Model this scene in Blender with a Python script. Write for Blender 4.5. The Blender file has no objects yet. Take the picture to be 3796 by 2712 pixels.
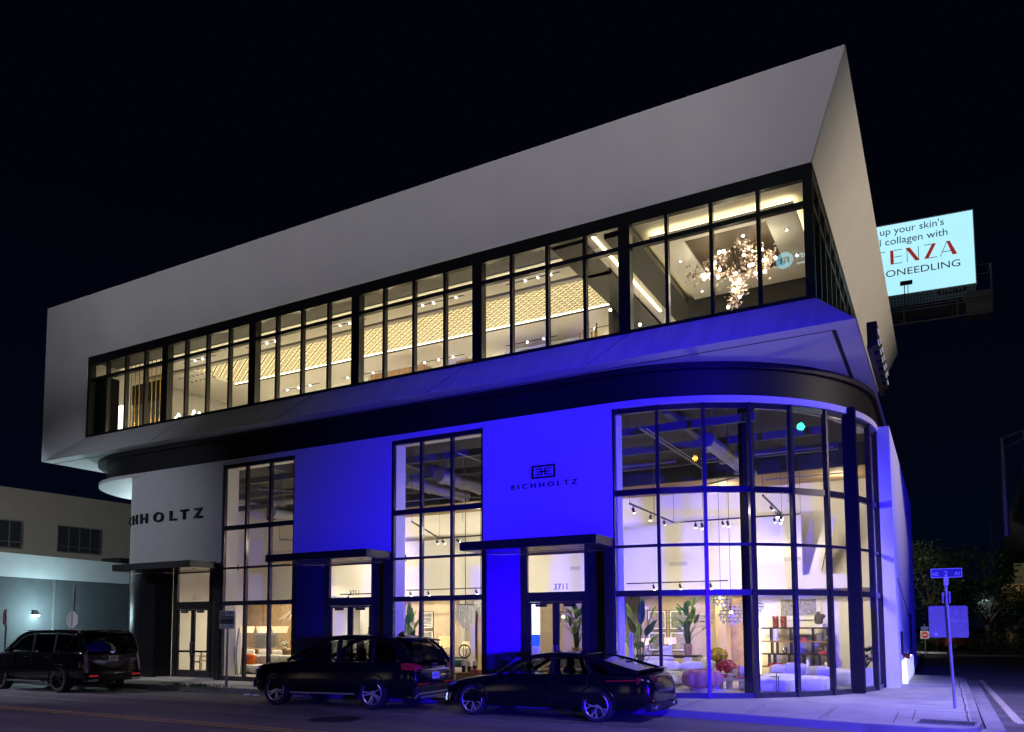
import bpy, math, random
from mathutils import Vector, Matrix
random.seed(7)
R = math.radians
PI = math.pi
S = bpy.context.scene
C = S.collection

# ------------------------------------------------------------------ camera
def setup_camera():
    yaw, pitch, roll = -5.01019119e-01, 7.48618508e-02, -4.51921526e-03
    fw = Vector((math.sin(yaw) * math.cos(pitch), math.cos(yaw) * math.cos(pitch), math.sin(pitch)))
    r0 = Vector((math.cos(yaw), -math.sin(yaw), 0))
    u0 = r0.cross(fw)
    rt = r0 * math.cos(roll) + u0 * math.sin(roll)
    up = u0 * math.cos(roll) - r0 * math.sin(roll)
    cam = bpy.data.cameras.new('camera')
    o = bpy.data.objects.new('camera', cam)
    C.objects.link(o)
    m = Matrix((rt, up, -fw)).transposed().to_4x4()
    m.translation = Vector((0, 0, 1.98))
    o.matrix_world = m
    cam.sensor_fit = 'HORIZONTAL'
    cam.sensor_width = 36
    cam.lens = 2913.71 / 3796 * 36
    cam.shift_x = 0
    cam.shift_y = (2100.16 - 1356) / 3796
    cam.clip_start = 0.1
    cam.clip_end = 2000
    S.camera = o
setup_camera()

# ------------------------------------------------------------------ render settings
S.view_settings.view_transform = 'Standard'
S.view_settings.look = 'None'
S.view_settings.exposure = 0
S.view_settings.gamma = 1
S.render.engine = 'CYCLES'
cy = S.cycles
cy.max_bounces = 7
cy.diffuse_bounces = 3
cy.glossy_bounces = 4
cy.transparent_max_bounces = 14
cy.transmission_bounces = 4
cy.sample_clamp_indirect = 4
cy.sample_clamp_direct = 30
cy.caustics_reflective = False
cy.caustics_refractive = False
cy.use_denoising = True
cy.use_light_tree = True

# ------------------------------------------------------------------ night sky
def setup_world():
    w = bpy.data.worlds.new('World')
    S.world = w
    w.use_nodes = True
    nt = w.node_tree
    nt.nodes.clear()
    out = nt.nodes.new('ShaderNodeOutputWorld')
    bg = nt.nodes.new('ShaderNodeBackground')
    tc = nt.nodes.new('ShaderNodeTexCoord')
    sp = nt.nodes.new('ShaderNodeSeparateXYZ')
    rmp = nt.nodes.new('ShaderNodeValToRGB')
    nt.links.new(tc.outputs['Generated'], sp.inputs[0])
    nt.links.new(sp.outputs['Z'], rmp.inputs[0])
    e = rmp.color_ramp.elements
    e[0].position = 0.0; e[0].color = (0.0007, 0.0020, 0.0075, 1)
    e[1].position = 0.45; e[1].color = (0.0006, 0.0007, 0.0030, 1)
    sky = nt.nodes.new('ShaderNodeTexSky')
    sky.sky_type = 'NISHITA'
    sky.sun_disc = False
    sky.sun_elevation = R(-8)
    sky.sun_rotation = R(120)
    mx = nt.nodes.new('ShaderNodeMix')
    mx.data_type = 'RGBA'
    mx.blend_type = 'ADD'
    mx.inputs['Factor'].default_value = 0.02
    nt.links.new(rmp.outputs[0], mx.inputs['A'])
    nt.links.new(sky.outputs[0], mx.inputs['B'])
    nt.links.new(mx.outputs['Result'], bg.inputs[0])
    bg.inputs[1].default_value = 1.0
    nt.links.new(bg.outputs[0], out.inputs[0])
setup_world()

# ------------------------------------------------------------------ lamps
def aim(o, target):
    d = Vector(target) - o.location
    o.rotation_euler = d.to_track_quat('-Z', 'Y').to_euler()

def spot(name, loc, target, power, color, angle, blend=0.5, radius=0.15):
    l = bpy.data.lights.new(name, 'SPOT')
    l.energy = power; l.color = color; l.spot_size = R(angle); l.spot_blend = blend; l.shadow_soft_size = radius
    o = bpy.data.objects.new(name, l); C.objects.link(o)
    o.location = loc; aim(o, target)
    return o

def point(name, loc, power, color, radius=0.1):
    l = bpy.data.lights.new(name, 'POINT')
    l.energy = power; l.color = color; l.shadow_soft_size = radius
    o = bpy.data.objects.new(name, l); C.objects.link(o)
    o.location = loc
    return o

BLUE = (0.012, 0.0, 1.0)
# the blue stage flood from across the street, street lamps out of view, and added fill spots
spot('blue_flood', (13.0, -7, 2.4), (-6.6, 19.1, 2.6), 112000, BLUE, 35, 1.0, 0.5)
spot('blue_flood', (13.0, 6, 3.0), (-1.2, 33, 4.5), 30000, BLUE, 30, 0.8, 0.4)  # second blue spot, added to carry the blue along the side wall
spot('corner_fill', (4.6, 12.0, 8.0), (-0.9, 15.4, 0.0), 8200, (0.34, 0.28, 1.0), 74, 0.95, 0.25)  # this spot and the next are added fill for the corner pavement
spot('corner_fill', (7.5, 20.0, 8.0), (0.6, 22.5, 0.0), 11000, (0.34, 0.30, 1.0), 62, 0.95, 0.25)
for i in range(10):
    x = -30.5 + i * 3.15
    k = i / 9
    spot('fascia_fill', (x + 1.5, -8, 9.0), (x, 18.5, 15.6), 1800 + 900 * max(0, k - 0.6) / 0.4, (0.93 + 0.07 * k, 0.91 + 0.01 * k, 1.0 - 0.12 * max(0, k - 0.5)), 25, 0.9, 0.4)  # added spots, cones kept to the fascia; no fixtures stand behind them
spot('street_lamp_cool', (-30, 3, 9), (-28, 19, 5.5), 1900, (0.78, 0.82, 1.0), 46, 0.9, 0.3)
spot('street_lamp_warm', (21, 26, 10), (-1.4, 29, 13.0), 11500, (1.0, 0.80, 0.58), 58, 0.9, 0.3)
for i, x in enumerate((-25, -17, -9, -1)):
    spot('road_fill', (x, 1.5, 9), (x - 1, 9.0, 0), 2500, (0.50, 0.36, 1.0), 52, 0.9, 0.3)  # added violet fill for the road surface
spot('left_fill', (-31, 12, 9), (-38, 22, 4.0), 3000, (0.72, 0.85, 1.0), 75, 0.9, 0.3)  # two added spots brighten the low building and the left pavement
spot('left_fill', (-30, 10, 9), (-24, 16.2, 0.0), 2600, (0.80, 0.80, 1.0), 52, 0.9, 0.3)
spot('office_fill', (-38, 8, 12), (-50, 27, 8.5), 4600, (1.0, 0.95, 0.85), 60, 0.9, 0.3)  # added spot that lifts the beige building out of the dark
spot('soffit_fill', (-34.0, 24.5, 5.6), (-30.6, 20.2, 8.7), 620, (0.72, 0.95, 1.0), 80, 0.9, 0.2)  # added spot giving the soffit's left end its cyan light
point('wall_lamp_light', (-36.9, 22.2, 2.6), 420, (0.62, 0.95, 1.0), 0.06)

# ------------------------------------------------------------------ mesh builder
class MB:
    def __init__(s):
        s.v = []; s.f = []
    def add(s, vs, fs):
        b = len(s.v)
        s.v += [tuple(p) for p in vs]
        s.f += [tuple(b + i for i in f) for f in fs]
        return s
    def box(s, x0, x1, y0, y1, z0, z1):
        vs = [(x0, y0, z0), (x1, y0, z0), (x1, y1, z0), (x0, y1, z0), (x0, y0, z1), (x1, y0, z1), (x1, y1, z1), (x0, y1, z1)]
        return s.add(vs, [(3, 2, 1, 0), (4, 5, 6, 7), (0, 1, 5, 4), (1, 2, 6, 5), (2, 3, 7, 6), (3, 0, 4, 7)])
    def bar(s, p, q, w, h=None, up=(0, 0, 1)):
        h = h or w
        p = Vector(p); q = Vector(q); d = (q - p).normalized()
        u = Vector(up)
        if abs(d.dot(u)) > 0.98: u = Vector((1, 0, 0))
        a = d.cross(u).normalized() * (w / 2); b = a.cross(d).normalized() * (h / 2)
        vs = [p - a - b, p + a - b, p + a + b, p - a + b, q - a - b, q + a - b, q + a + b, q - a + b]
        return s.add(vs, [(3, 2, 1, 0), (4, 5, 6, 7), (0, 1, 5, 4), (1, 2, 6, 5), (2, 3, 7, 6), (3, 0, 4, 7)])
    def tube(s, pts, r, n=8, caps=True):
        pts = [Vector(p) for p in pts]
        rs = r if isinstance(r, (list, tuple)) else [r] * len(pts)
        vs = []; fs = []
        ref = None
        for i, p in enumerate(pts):
            d = (pts[min(i + 1, len(pts) - 1)] - pts[max(i - 1, 0)]).normalized()
            if ref is None:
                ref = Vector((0, 0, 1)) if abs(d.z) < 0.9 else Vector((1, 0, 0))
            a = d.cross(ref).normalized(); b = a.cross(d).normalized(); ref = b
            for k in range(n):
                t = 2 * PI * k / n
                vs.append(p + (a * math.cos(t) + b * math.sin(t)) * rs[i])
        for i in range(len(pts) - 1):
            for k in range(n):
                fs.append((i * n + k, i * n + (k + 1) % n, (i + 1) * n + (k + 1) % n, (i + 1) * n + k))
        if caps:
            fs.append(tuple(range(n))[::-1]); fs.append(tuple((len(pts) - 1) * n + k for k in range(n)))
        return s.add(vs, fs)
    def lathe(s, prof, c=(0, 0, 0), n=20, axis='z'):
        vs = []; fs = []
        for (r, h) in prof:
            for k in range(n):
                t = 2 * PI * k / n
                a, b = r * math.cos(t), r * math.sin(t)
                if axis == 'z': p = (a, b, h)
                elif axis == 'y': p = (a, h, b)
                else: p = (h, a, b)
                vs.append((c[0] + p[0], c[1] + p[1], c[2] + p[2]))
        m = len(prof)
        for i in range(m - 1):
            for k in range(n):
                fs.append((i * n + k, i * n + (k + 1) % n, (i + 1) * n + (k + 1) % n, (i + 1) * n + k))
        fs.append(tuple(range(n))[::-1]); fs.append(tuple((m - 1) * n + k for k in range(n)))
        return s.add(vs, fs)
    def prism(s, poly, a, b, plane='xz'):
        """polygon in the plane, extruded along the third axis from a to b"""
        n = len(poly)
        def P(u, v, w):
            return {'xz': (u, w, v), 'xy': (u, v, w), 'yz': (w, u, v)}[plane]
        vs = [P(u, v, a) for u, v in poly] + [P(u, v, b) for u, v in poly]
        fs = [tuple(range(n)), tuple(range(2 * n - 1, n - 1, -1))]
        for i in range(n):
            j = (i + 1) % n
            fs.append((i, i + n, j + n, j))
        return s.add(vs, fs)
    def strip(s, path, z0, z1, th):
        """a wall of thickness th (to the left of the path) along a plan polyline"""
        n = len(path)
        vs = []
        for i, (x, y) in enumerate(path):
            a = Vector(path[max(i - 1, 0)]); b = Vector(path[min(i + 1, n - 1)])
            d = (b - a).normalized(); nx, ny = -d.y, d.x
            vs += [(x, y, z0), (x, y, z1), (x + nx * th, y + ny * th, z1), (x + nx * th, y + ny * th, z0)]
        fs = []
        for i in range(n - 1):
            a = i * 4; b = a + 4
            for k in range(4):
                fs.append((a + k, a + (k + 1) % 4, b + (k + 1) % 4, b + k))
        fs.append((0, 3, 2, 1)); e = (n - 1) * 4; fs.append((e, e + 1, e + 2, e + 3))
        return s.add(vs, fs)
    def ball(s, c, r, n=12, m=8):
        r = r if isinstance(r, (tuple, list)) else (r, r, r)
        vs = [(c[0], c[1], c[2] - r[2])]; fs = []
        for i in range(1, m):
            t = PI * i / m
            for k in range(n):
                a = 2 * PI * k / n
                vs.append((c[0] + r[0] * math.sin(t) * math.cos(a), c[1] + r[1] * math.sin(t) * math.sin(a), c[2] - r[2] * math.cos(t)))
        vs.append((c[0], c[1], c[2] + r[2]))
        for k in range(n):
            fs.append((0, 1 + (k + 1) % n, 1 + k))
            fs.append((len(vs) - 1, 1 + (m - 2) * n + k, 1 + (m - 2) * n + (k + 1) % n))
        for i in range(m - 2):
            for k in range(n):
                a = 1 + i * n
                fs.append((a + k, a + (k + 1) % n, a + n + (k + 1) % n, a + n + k))
        return s.add(vs, fs)
    def pill(s, x0, x1, y0, y1, z0, z1, e=0.5, n=20, m=10):
        """a soft cushion: a superellipsoid filling the box"""
        c = ((x0 + x1) / 2, (y0 + y1) / 2, (z0 + z1) / 2); r = ((x1 - x0) / 2, (y1 - y0) / 2, (z1 - z0) / 2)
        def sg(v): return math.copysign(abs(v) ** e, v)
        vs = [(c[0], c[1], z0)]; fs = []
        for i in range(1, m):
            t = PI * i / m
            for k in range(n):
                a = 2 * PI * k / n
                vs.append((c[0] + r[0] * sg(math.sin(t)) * sg(math.cos(a)), c[1] + r[1] * sg(math.sin(t)) * sg(math.sin(a)), c[2] - r[2] * sg(math.cos(t))))
        vs.append((c[0], c[1], z1))
        for k in range(n):
            fs.append((0, 1 + (k + 1) % n, 1 + k))
            fs.append((len(vs) - 1, 1 + (m - 2) * n + k, 1 + (m - 2) * n + (k + 1) % n))
        for i in range(m - 2):
            for k in range(n):
                a = 1 + i * n
                fs.append((a + k, a + (k + 1) % n, a + n + (k + 1) % n, a + n + k))
        return s.add(vs, fs)
    def grid(s, rows):
        nr, nc = len(rows), len(rows[0])
        vs = [p for r in rows for p in r]
        fs = [(i * nc + j, i * nc + j + 1, (i + 1) * nc + j + 1, (i + 1) * nc + j) for i in range(nr - 1) for j in range(nc - 1)]
        return s.add(vs, fs)
    def quad(s, a, b, c, d):
        return s.add([a, b, c, d], [(0, 1, 2, 3)])
    def build(s, name, mat, parent=None, smooth=False, bevel=0, subsurf=0, solid=0):
        me = bpy.data.meshes.new(name)
        me.from_pydata(s.v, [], s.f)
        me.update()
        if mat: me.materials.append(mat)
        o = bpy.data.objects.new(name, me)
        C.objects.link(o)
        if parent: o.parent = parent
        if smooth:
            for p in me.polygons: p.use_smooth = True
            if smooth is not True: sharpen(me, smooth)
        if solid:
            m = o.modifiers.new('solid', 'SOLIDIFY'); m.thickness = solid; m.offset = 0
        if bevel:
            m = o.modifiers.new('bevel', 'BEVEL'); m.width = bevel; m.segments = 2; m.limit_method = 'ANGLE'; m.angle_limit = R(40)
        if subsurf:
            m = o.modifiers.new('sub', 'SUBSURF'); m.levels = subsurf; m.render_levels = subsurf
        return o

def sharpen(me, ang):
    me.set_sharp_from_angle(angle=R(ang))

def tag(o, label, cat, group=None):
    o['label'] = label; o['category'] = cat
    if group: o['group'] = group
    return o
def struct(o):
    o['kind'] = 'structure'; return o
def thing(name, label, cat, loc=(0, 0, 0), rotz=0, group=None):
    o = bpy.data.objects.new(name, None); C.objects.link(o)
    o.location = loc; o.rotation_euler = (0, 0, rotz); o.empty_display_size = 0.1
    return tag(o, label, cat, group)
def sub(name, parent):
    """an empty that carries a part's own pieces"""
    o = bpy.data.objects.new(name, None); C.objects.link(o); o.parent = parent; o.empty_display_size = 0.1
    return o
def copy_thing(o, loc=None, rotz=None, label=None, parent=None):
    c = o.copy(); C.objects.link(c)
    if parent: c.parent = parent
    if loc is not None: c.location = loc
    if rotz is not None: c.rotation_euler = (0, 0, rotz)
    if label: c['label'] = label
    for ch in list(o.children): copy_thing(ch, parent=c)
    return c

# ------------------------------------------------------------------ materials
MATS = {}
def mat(name, col, rough=0.5, metal=0.0, emit=None, es=1.0, bump=0.0, scale=8.0, var=0.06, spec=0.5, coat=0.0, trans=0.0):
    if name in MATS: return MATS[name]
    m = bpy.data.materials.new(name); m.use_nodes = True
    nt = m.node_tree; b = nt.nodes['Principled BSDF']
    b.inputs['Roughness'].default_value = rough
    b.inputs['Metallic'].default_value = metal
    b.inputs['Specular IOR Level'].default_value = spec
    b.inputs['Coat Weight'].default_value = coat
    b.inputs['Coat Roughness'].default_value = 0.03
    if trans: b.inputs['Transmission Weight'].default_value = trans
    tc = nt.nodes.new('ShaderNodeTexCoord')
    nz = nt.nodes.new('ShaderNodeTexNoise'); nz.inputs['Scale'].default_value = scale; nz.inputs['Detail'].default_value = 5
    nt.links.new(tc.outputs['Object'], nz.inputs['Vector'])
    rmp = nt.nodes.new('ShaderNodeValToRGB')
    rmp.color_ramp.elements[0].position = 0.3; rmp.color_ramp.elements[1].position = 0.7
    c0 = tuple(max(0, c * (1 - var)) for c in col); c1 = tuple(min(1, c * (1 + var)) for c in col)
    rmp.color_ramp.elements[0].color = (*c0, 1); rmp.color_ramp.elements[1].color = (*c1, 1)
    nt.links.new(nz.outputs['Fac'], rmp.inputs[0])
    nt.links.new(rmp.outputs[0], b.inputs['Base Color'])
    if bump:
        bp = nt.nodes.new('ShaderNodeBump'); bp.inputs['Strength'].default_value = bump; bp.inputs['Distance'].default_value = 0.02
        nz2 = nt.nodes.new('ShaderNodeTexNoise'); nz2.inputs['Scale'].default_value = scale * 6; nz2.inputs['Detail'].default_value = 4
        nt.links.new(tc.outputs['Object'], nz2.inputs['Vector'])
        nt.links.new(nz2.outputs['Fac'], bp.inputs['Height'])
        nt.links.new(bp.outputs[0], b.inputs['Normal'])
    if emit:
        b.inputs['Emission Color'].default_value = (*emit, 1); b.inputs['Emission Strength'].default_value = es
    MATS[name] = m
    return m

def glass_mat(name, tint=(1, 1, 1), ior=1.45, rough=0.0, refl=1.0):
    if name in MATS: return MATS[name]
    m = bpy.data.materials.new(name); m.use_nodes = True
    nt = m.node_tree; nt.nodes.clear()
    out = nt.nodes.new('ShaderNodeOutputMaterial')
    tr = nt.nodes.new('ShaderNodeBsdfTransparent'); tr.inputs[0].default_value = (*tint, 1)
    gl = nt.nodes.new('ShaderNodeBsdfGlossy'); gl.inputs['Roughness'].default_value = rough
    gl.inputs['Color'].default_value = (refl, refl, refl, 1)
    fr = nt.nodes.new('ShaderNodeFresnel'); fr.inputs['IOR'].default_value = ior
    geo = nt.nodes.new('ShaderNodeNewGeometry')
    # the fresnel of an outside surface, whichever way the pane faces
    mx0 = nt.nodes.new('ShaderNodeMath'); mx0.operation = 'MULTIPLY_ADD'
    mx0.inputs[1].default_value = (1 / ior - ior); mx0.inputs[2].default_value = ior
    nt.links.new(geo.outputs['Backfacing'], mx0.inputs[0])
    nt.links.new(mx0.outputs[0], fr.inputs['IOR'])
    mx = nt.nodes.new('ShaderNodeMixShader')
    nt.links.new(fr.outputs[0], mx.inputs[0]); nt.links.new(tr.outputs[0], mx.inputs[1]); nt.links.new(gl.outputs[0], mx.inputs[2])
    nt.links.new(mx.outputs[0], out.inputs[0])
    MATS[name] = m
    return m

def M_(n): return MATS[n]
mat('white_stucco', (0.78, 0.78, 0.77), 0.75, bump=0.10, scale=1.5, var=0.02)
mat('white_panel', (0.76, 0.76, 0.76), 0.6, bump=0.03, scale=1.0, var=0.03)
mat('interior_white', (0.80, 0.77, 0.70), 0.7, var=0.015, scale=1)
mat('ceiling_white', (0.78, 0.74, 0.66), 0.8, var=0.02, scale=1)
mat('black_metal', (0.012, 0.012, 0.015), 0.42, var=0.2, spec=0.5)
mat('frame_black', (0.008, 0.008, 0.010), 0.35, var=0.15, spec=0.4)
mat('frame_front', (0.024, 0.024, 0.026), 0.27, var=0.15, spec=0.6)
mat('dark_cladding', (0.010, 0.010, 0.013), 0.30, var=0.25, scale=0.8, spec=0.35)
mat('band_black', (0.012, 0.011, 0.012), 0.45, var=0.3, scale=0.7, spec=0.4)
mat('dark_ceiling', (0.035, 0.037, 0.04), 0.8, var=0.3, scale=1.0)
mat('duct_metal', (0.22, 0.22, 0.21), 0.45, metal=0.3, var=0.12)
mat('grey_column', (0.02, 0.02, 0.02), 0.8, var=0.1, spec=0.1)
mat('asphalt', (0.13, 0.12, 0.12), 0.72, bump=0.25, scale=3, var=0.22)
mat('concrete', (0.42, 0.41, 0.40), 0.8, bump=0.2, scale=2.0, var=0.10)
mat('kerb_concrete', (0.30, 0.29, 0.28), 0.85, bump=0.25, scale=3.0, var=0.2)
mat('gold', (0.75, 0.50, 0.14), 0.25, metal=1.0)
mat('chrome', (0.75, 0.75, 0.78), 0.12, metal=1.0)
mat('brushed_metal', (0.55, 0.55, 0.57), 0.3, metal=0.9)
mat('galvanised', (0.36, 0.36, 0.38), 0.4, metal=0.7, var=0.15)
mat('rubber', (0.012, 0.012, 0.013), 0.75)
glass_mat('shop_glass', (0.93, 0.95, 0.95), 1.38)
glass_mat('upper_glass', (0.90, 0.92, 0.92), 1.40)

# ================================================================== the showroom building
Y0 = 19.1; ZS = 8.71; ZL = 7.83; FL = 0.15
BX0, BX1, BY, BZ = -31.89, -1.44, 18.47, 15.10      # upper box, outer edges
BAYC = (-7.68, 25.28)                                # centre of the rounded corner
def arc(c, r, a0, a1, n):
    """plan arc; angle 0 faces the street (-Y), 90 faces +X"""
    return [(c[0] + r * math.sin(R(a0 + (a1 - a0) * i / n)), c[1] - r * math.cos(R(a0 + (a1 - a0) * i / n))) for i in range(n + 1)]

bld = thing('showroom_building', 'white two-storey showroom with rounded glass corner and overhanging upper box', 'building', (-15, 19.1, 0))
bld.location = (0, 0, 0)
ST = M_('white_stucco')

# --- ground-floor white walls (thick, their jambs show inside the glass)
TH = 0.62
wallL_arc = arc((-26.21, 21.6), 2.5, -95, 0, 16)
m = MB()
m.strip(wallL_arc + [(-25.0, Y0), (-22.04, Y0)], 4.22, ZL, TH)
m.build('wall', ST, bld, smooth=30)
for x0, x1 in ((-18.65, -14.67), (-11.40, -7.46)):
    MB().box(x0, x1, Y0, Y0 + TH, 4.22, ZL).build('wall', ST, bld, bevel=0.008)
for x0, x1 in ((-22.04, -18.65), (-14.67, -11.40)):
    MB().box(x0 + 0.002, x1 - 0.002, Y0, Y0 + TH, 7.66, ZL - 0.002).build('wall', ST, bld, bevel=0.008)
# lip over the rounded corner and the interior header behind it
MB().strip(arc(BAYC, 6.18, 2.1, 90, 40) + [(-1.5, 25.9)], 7.66, ZL - 0.002, 0.12).build('lip', ST, bld, smooth=30)
MB().strip(arc(BAYC, 6.04, 2.1, 90, 40), 7.66, 7.80, 0.5).build('header', M_('interior_white'), bld, smooth=30)
# eyebrow slab that sails past the left end
EYC = (-27.85, 23.1)
def left_path(r, right=-25.9):
    return arc(EYC, r, -150, 0, 40) + [(right, EYC[1] - r)]
m = MB()
pth = arc(EYC, 4.003, -150, 0, 44) + [(-22.0, 23.1 - 4.003)]
poly = [p for p in pth] + [(-22.0, Y0 + 0.4), (-26.2, Y0 + 0.55), (-28.3, 21.6), (-28.6, 26.5)]
m.prism([(x, y) for x, y in arc(EYC, 4.003, -150, -1, 44) + [(-26.3, 19.095), (-26.3, 20.6), (-28.1, 23), (-28.3, 26.5)]], 7.70, ZL - 0.004, 'xy')
m.build('eyebrow', M_('white_panel'), bld, smooth=30)
# under the eyebrow, and jamb walls behind the dark entrance panels
# --- dark recessed band between the two volumes
front = [(-26.0, Y0 + 0.12)]
m = MB()
m.strip(arc((-27.40, 23.1), 3.98, -150, 0, 44) + arc(BAYC, 6.06, 0, 90, 44) + [(-1.62, 43.0)], ZL - 0.02, ZS + 0.05, 0.3)
m.build('band', M_('band_black'), bld, smooth=30)
m = MB()
m.strip(arc((-27.81, 23.1), 4.08, -150, 0, 44) + arc(BAYC, 6.19, 0, 90, 44) + [(-1.49, 43.0)], ZS - 0.16, ZS + 0.04, 0.4)
m.build('band_rim', M_('band_black'), bld, smooth=30)

# --- right side wall
m = MB(); m.box(-1.52, -1.18, 25.22, 42.0, 0.0, 7.78)
sw = m.build('side_wall', ST, bld, bevel=0.01)
m = MB(); m.bar((-1.17, 26.2, 3.35), (-1.17, 34.0, 2.3), 0.012, 0.05)
m.build('control_joint', mat('joint_grey', (0.18, 0.18, 0.18), 0.8), sw)
MB().box(-1.175, -1.12, 26.9, 27.2, 1.05, 1.75).build('meter_slot', M_('black_metal'), sw)
MB().box(-1.175, -1.14, 34.5, 35.6, 0.15, 2.4).build('side_door', M_('frame_black'), sw)
hy = sub('hose_connection', sw)
m = MB(); m.tube([(-1.18, 28.1, 0.98), (-0.98, 28.1, 0.98)], 0.07, 10); m.tube([(-1.05, 28.0, 0.98), (-1.05, 28.35, 0.93)], 0.055, 10)
m.tube([(-1.05, 28.1, 0.98), (-1.05, 27.85, 0.93)], 0.055, 10)
m.build('valve', mat('red_brass', (0.30, 0.06, 0.03), 0.4, metal=0.4), hy)
# LED fins at the foot of the side wall
LEDM = mat('led_white', (0.9, 0.9, 0.9), 0.5, emit=(0.95, 1.0, 0.92), es=7)
for i in range(6):
    y = 27.3 + i * 1.05
    fin = MB().box(-1.176, -1.02, y, y + 0.10, 0.15, 0.86).build('light_fin', M_('white_panel'), bld)
    MB().box(-1.16, -1.09, y - 0.035, y - 0.003, 0.17, 0.84).build('led_strip', LEDM, fin)

# --- storefront glazing
FB = M_('frame_front'); GL = M_('shop_glass')
ZT = ((0.15, 0.30), (2.72, 2.87), (3.98, 4.05), (5.34, 5.50), (7.52, 7.655))
def storefront(x0, x1, n, parent):
    w = sub('storefront_window', parent)
    m = MB(); ya, yb = Y0 + 0.03, Y0 + 0.16
    for z0, z1 in ZT: m.box(x0 + 0.1, x1 - 0.1, ya + 0.004, yb - 0.004, z0, z1)
    xs = [x0 + (x1 - x0) * i / n for i in range(n + 1)]
    for i, x in enumerate(xs):
        a, b = x - 0.045, x + 0.045
        if i == 0: a, b = x + 0.001, x + 0.085
        if i == n: a, b = x - 0.07, x - 0.001
        m.box(a, b, ya, yb, 0.15, 7.655)
    m.build('frame', FB, w, bevel=0.006)
    MB().box(x0 + 0.002, x0 + 0.03, Y0 + 0.17, Y0 + 0.70, 0.17, 7.60).build('reveal', M_('interior_white'), w)
    MB().box(x0 + 0.032, x1 - 0.005, Y0 + 0.17, Y0 + 0.70, 7.60, 7.652).build('head_reveal', M_('interior_white'), w)
    MB().quad((x0 + 0.05, Y0 + 0.095, 0.2), (x1 - 0.05, Y0 + 0.095, 0.2), (x1 - 0.05, Y0 + 0.095, 7.6), (x0 + 0.05, Y0 + 0.095, 7.6)).build('glass', GL, w)
storefront(-22.04, -18.65, 3, bld)
storefront(-14.67, -11.40, 3, bld)
# rounded glass corner: eight flat facets
bay = sub('corner_window', bld)
MB().box(-7.44, -7.41, Y0 + 0.22, Y0 + 0.62, 0.17, 7.60).build('reveal', M_('interior_white'), bay)
A = [2.05 + 11.0 * i for i in range(9)]
RG = 6.06
bp = [(BAYC[0] + RG * math.sin(R(a)), BAYC[1] - RG * math.cos(R(a))) for a in A]
m = MB()
for i in range(8):
    for z0, z1 in ((0.15, 0.28),) + ZT[1:]:
        p, q = bp[i], bp[i + 1]
        m.bar((p[0], p[1], (z0 + z1) / 2), (q[0], q[1], (z0 + z1) / 2), 0.11, z1 - z0)
m.build('transom', FB, bay)
for i in range(9):
    a = R(A[i]); p = bp[i]
    o = Vector((math.sin(a), -math.cos(a))) * 0.03
    m = MB(); m.bar((p[0] + o.x, p[1] + o.y, 0.15), (p[0] + o.x, p[1] + o.y, 7.655), 0.085, 0.15, up=(math.sin(a), -math.cos(a), 0))
    m.build('mullion', FB, bay, bevel=0.008)
m = MB()
for i in range(8):
    p, q = bp[i], bp[i + 1]
    m.quad((p[0], p[1], 0.2), (q[0], q[1], 0.2), (q[0], q[1], 7.6), (p[0], p[1], 7.6))
m.build('glass', GL, bay)

# --- entrances: canopy, angled cladding, doors
DC = M_('dark_cladding')
CANSOF = mat('canopy_soffit', (0.16, 0.155, 0.15), 0.16, metal=0.55, var=0.05)
def text_mesh(s, size, depth=0.0, spacing=1.0, bold=0.0):
    cu = bpy.data.curves.new('t', 'FONT'); cu.body = s; cu.size = size; cu.extrude = depth; cu.space_character = spacing; cu.offset = bold
    cu.resolution_u = 6
    to = bpy.data.objects.new('t', cu); C.objects.link(to)
    dg = bpy.context.evaluated_depsgraph_get()
    me = bpy.data.meshes.new_from_object(to.evaluated_get(dg))
    bpy.data.objects.remove(to); bpy.data.curves.remove(cu)
    me.materials.clear()
    return me
def text(name, s, x, y, z, height, m_, parent=None, depth=0.015, width=None, spacing=1.0, rot=0.0, bold=0.0, mirror=False, slant=0.0):
    """upright lettering, lower-left corner at (x, y, z); rot turns it about the vertical"""
    me = text_mesh(s, 1.0, 0.0, spacing, bold)
    xs = [v.co.x for v in me.vertices]; ys = [v.co.y for v in me.vertices]
    x0, x1, y0, y1 = min(xs), max(xs), min(ys), max(ys)
    sy = height / (y1 - y0); sx = width / (x1 - x0) if width else sy
    import bmesh
    bm = bmesh.new(); bm.from_mesh(me)
    for v in bm.verts:
        u = (v.co.x - x0) * sx
        if mirror: u = (x1 - x0) * sx - u
        v.co = Vector((u, 0, (v.co.y - y0) * sy + u * slant))
    if depth:
        r = bmesh.ops.extrude_face_region(bm, geom=bm.faces[:])
        for g in r['geom']:
            if isinstance(g, bmesh.types.BMVert): g.co.y -= depth
    bmesh.ops.recalc_face_normals(bm, faces=bm.faces[:])
    bm.to_mesh(me); bm.free()
    me.name = name; me.materials.append(m_)
    o = bpy.data.objects.new(name, me); C.objects.link(o)
    o.location = (x, y, z); o.rotation_euler = (0, 0, rot)
    if parent: o.parent = parent
    return o

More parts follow.
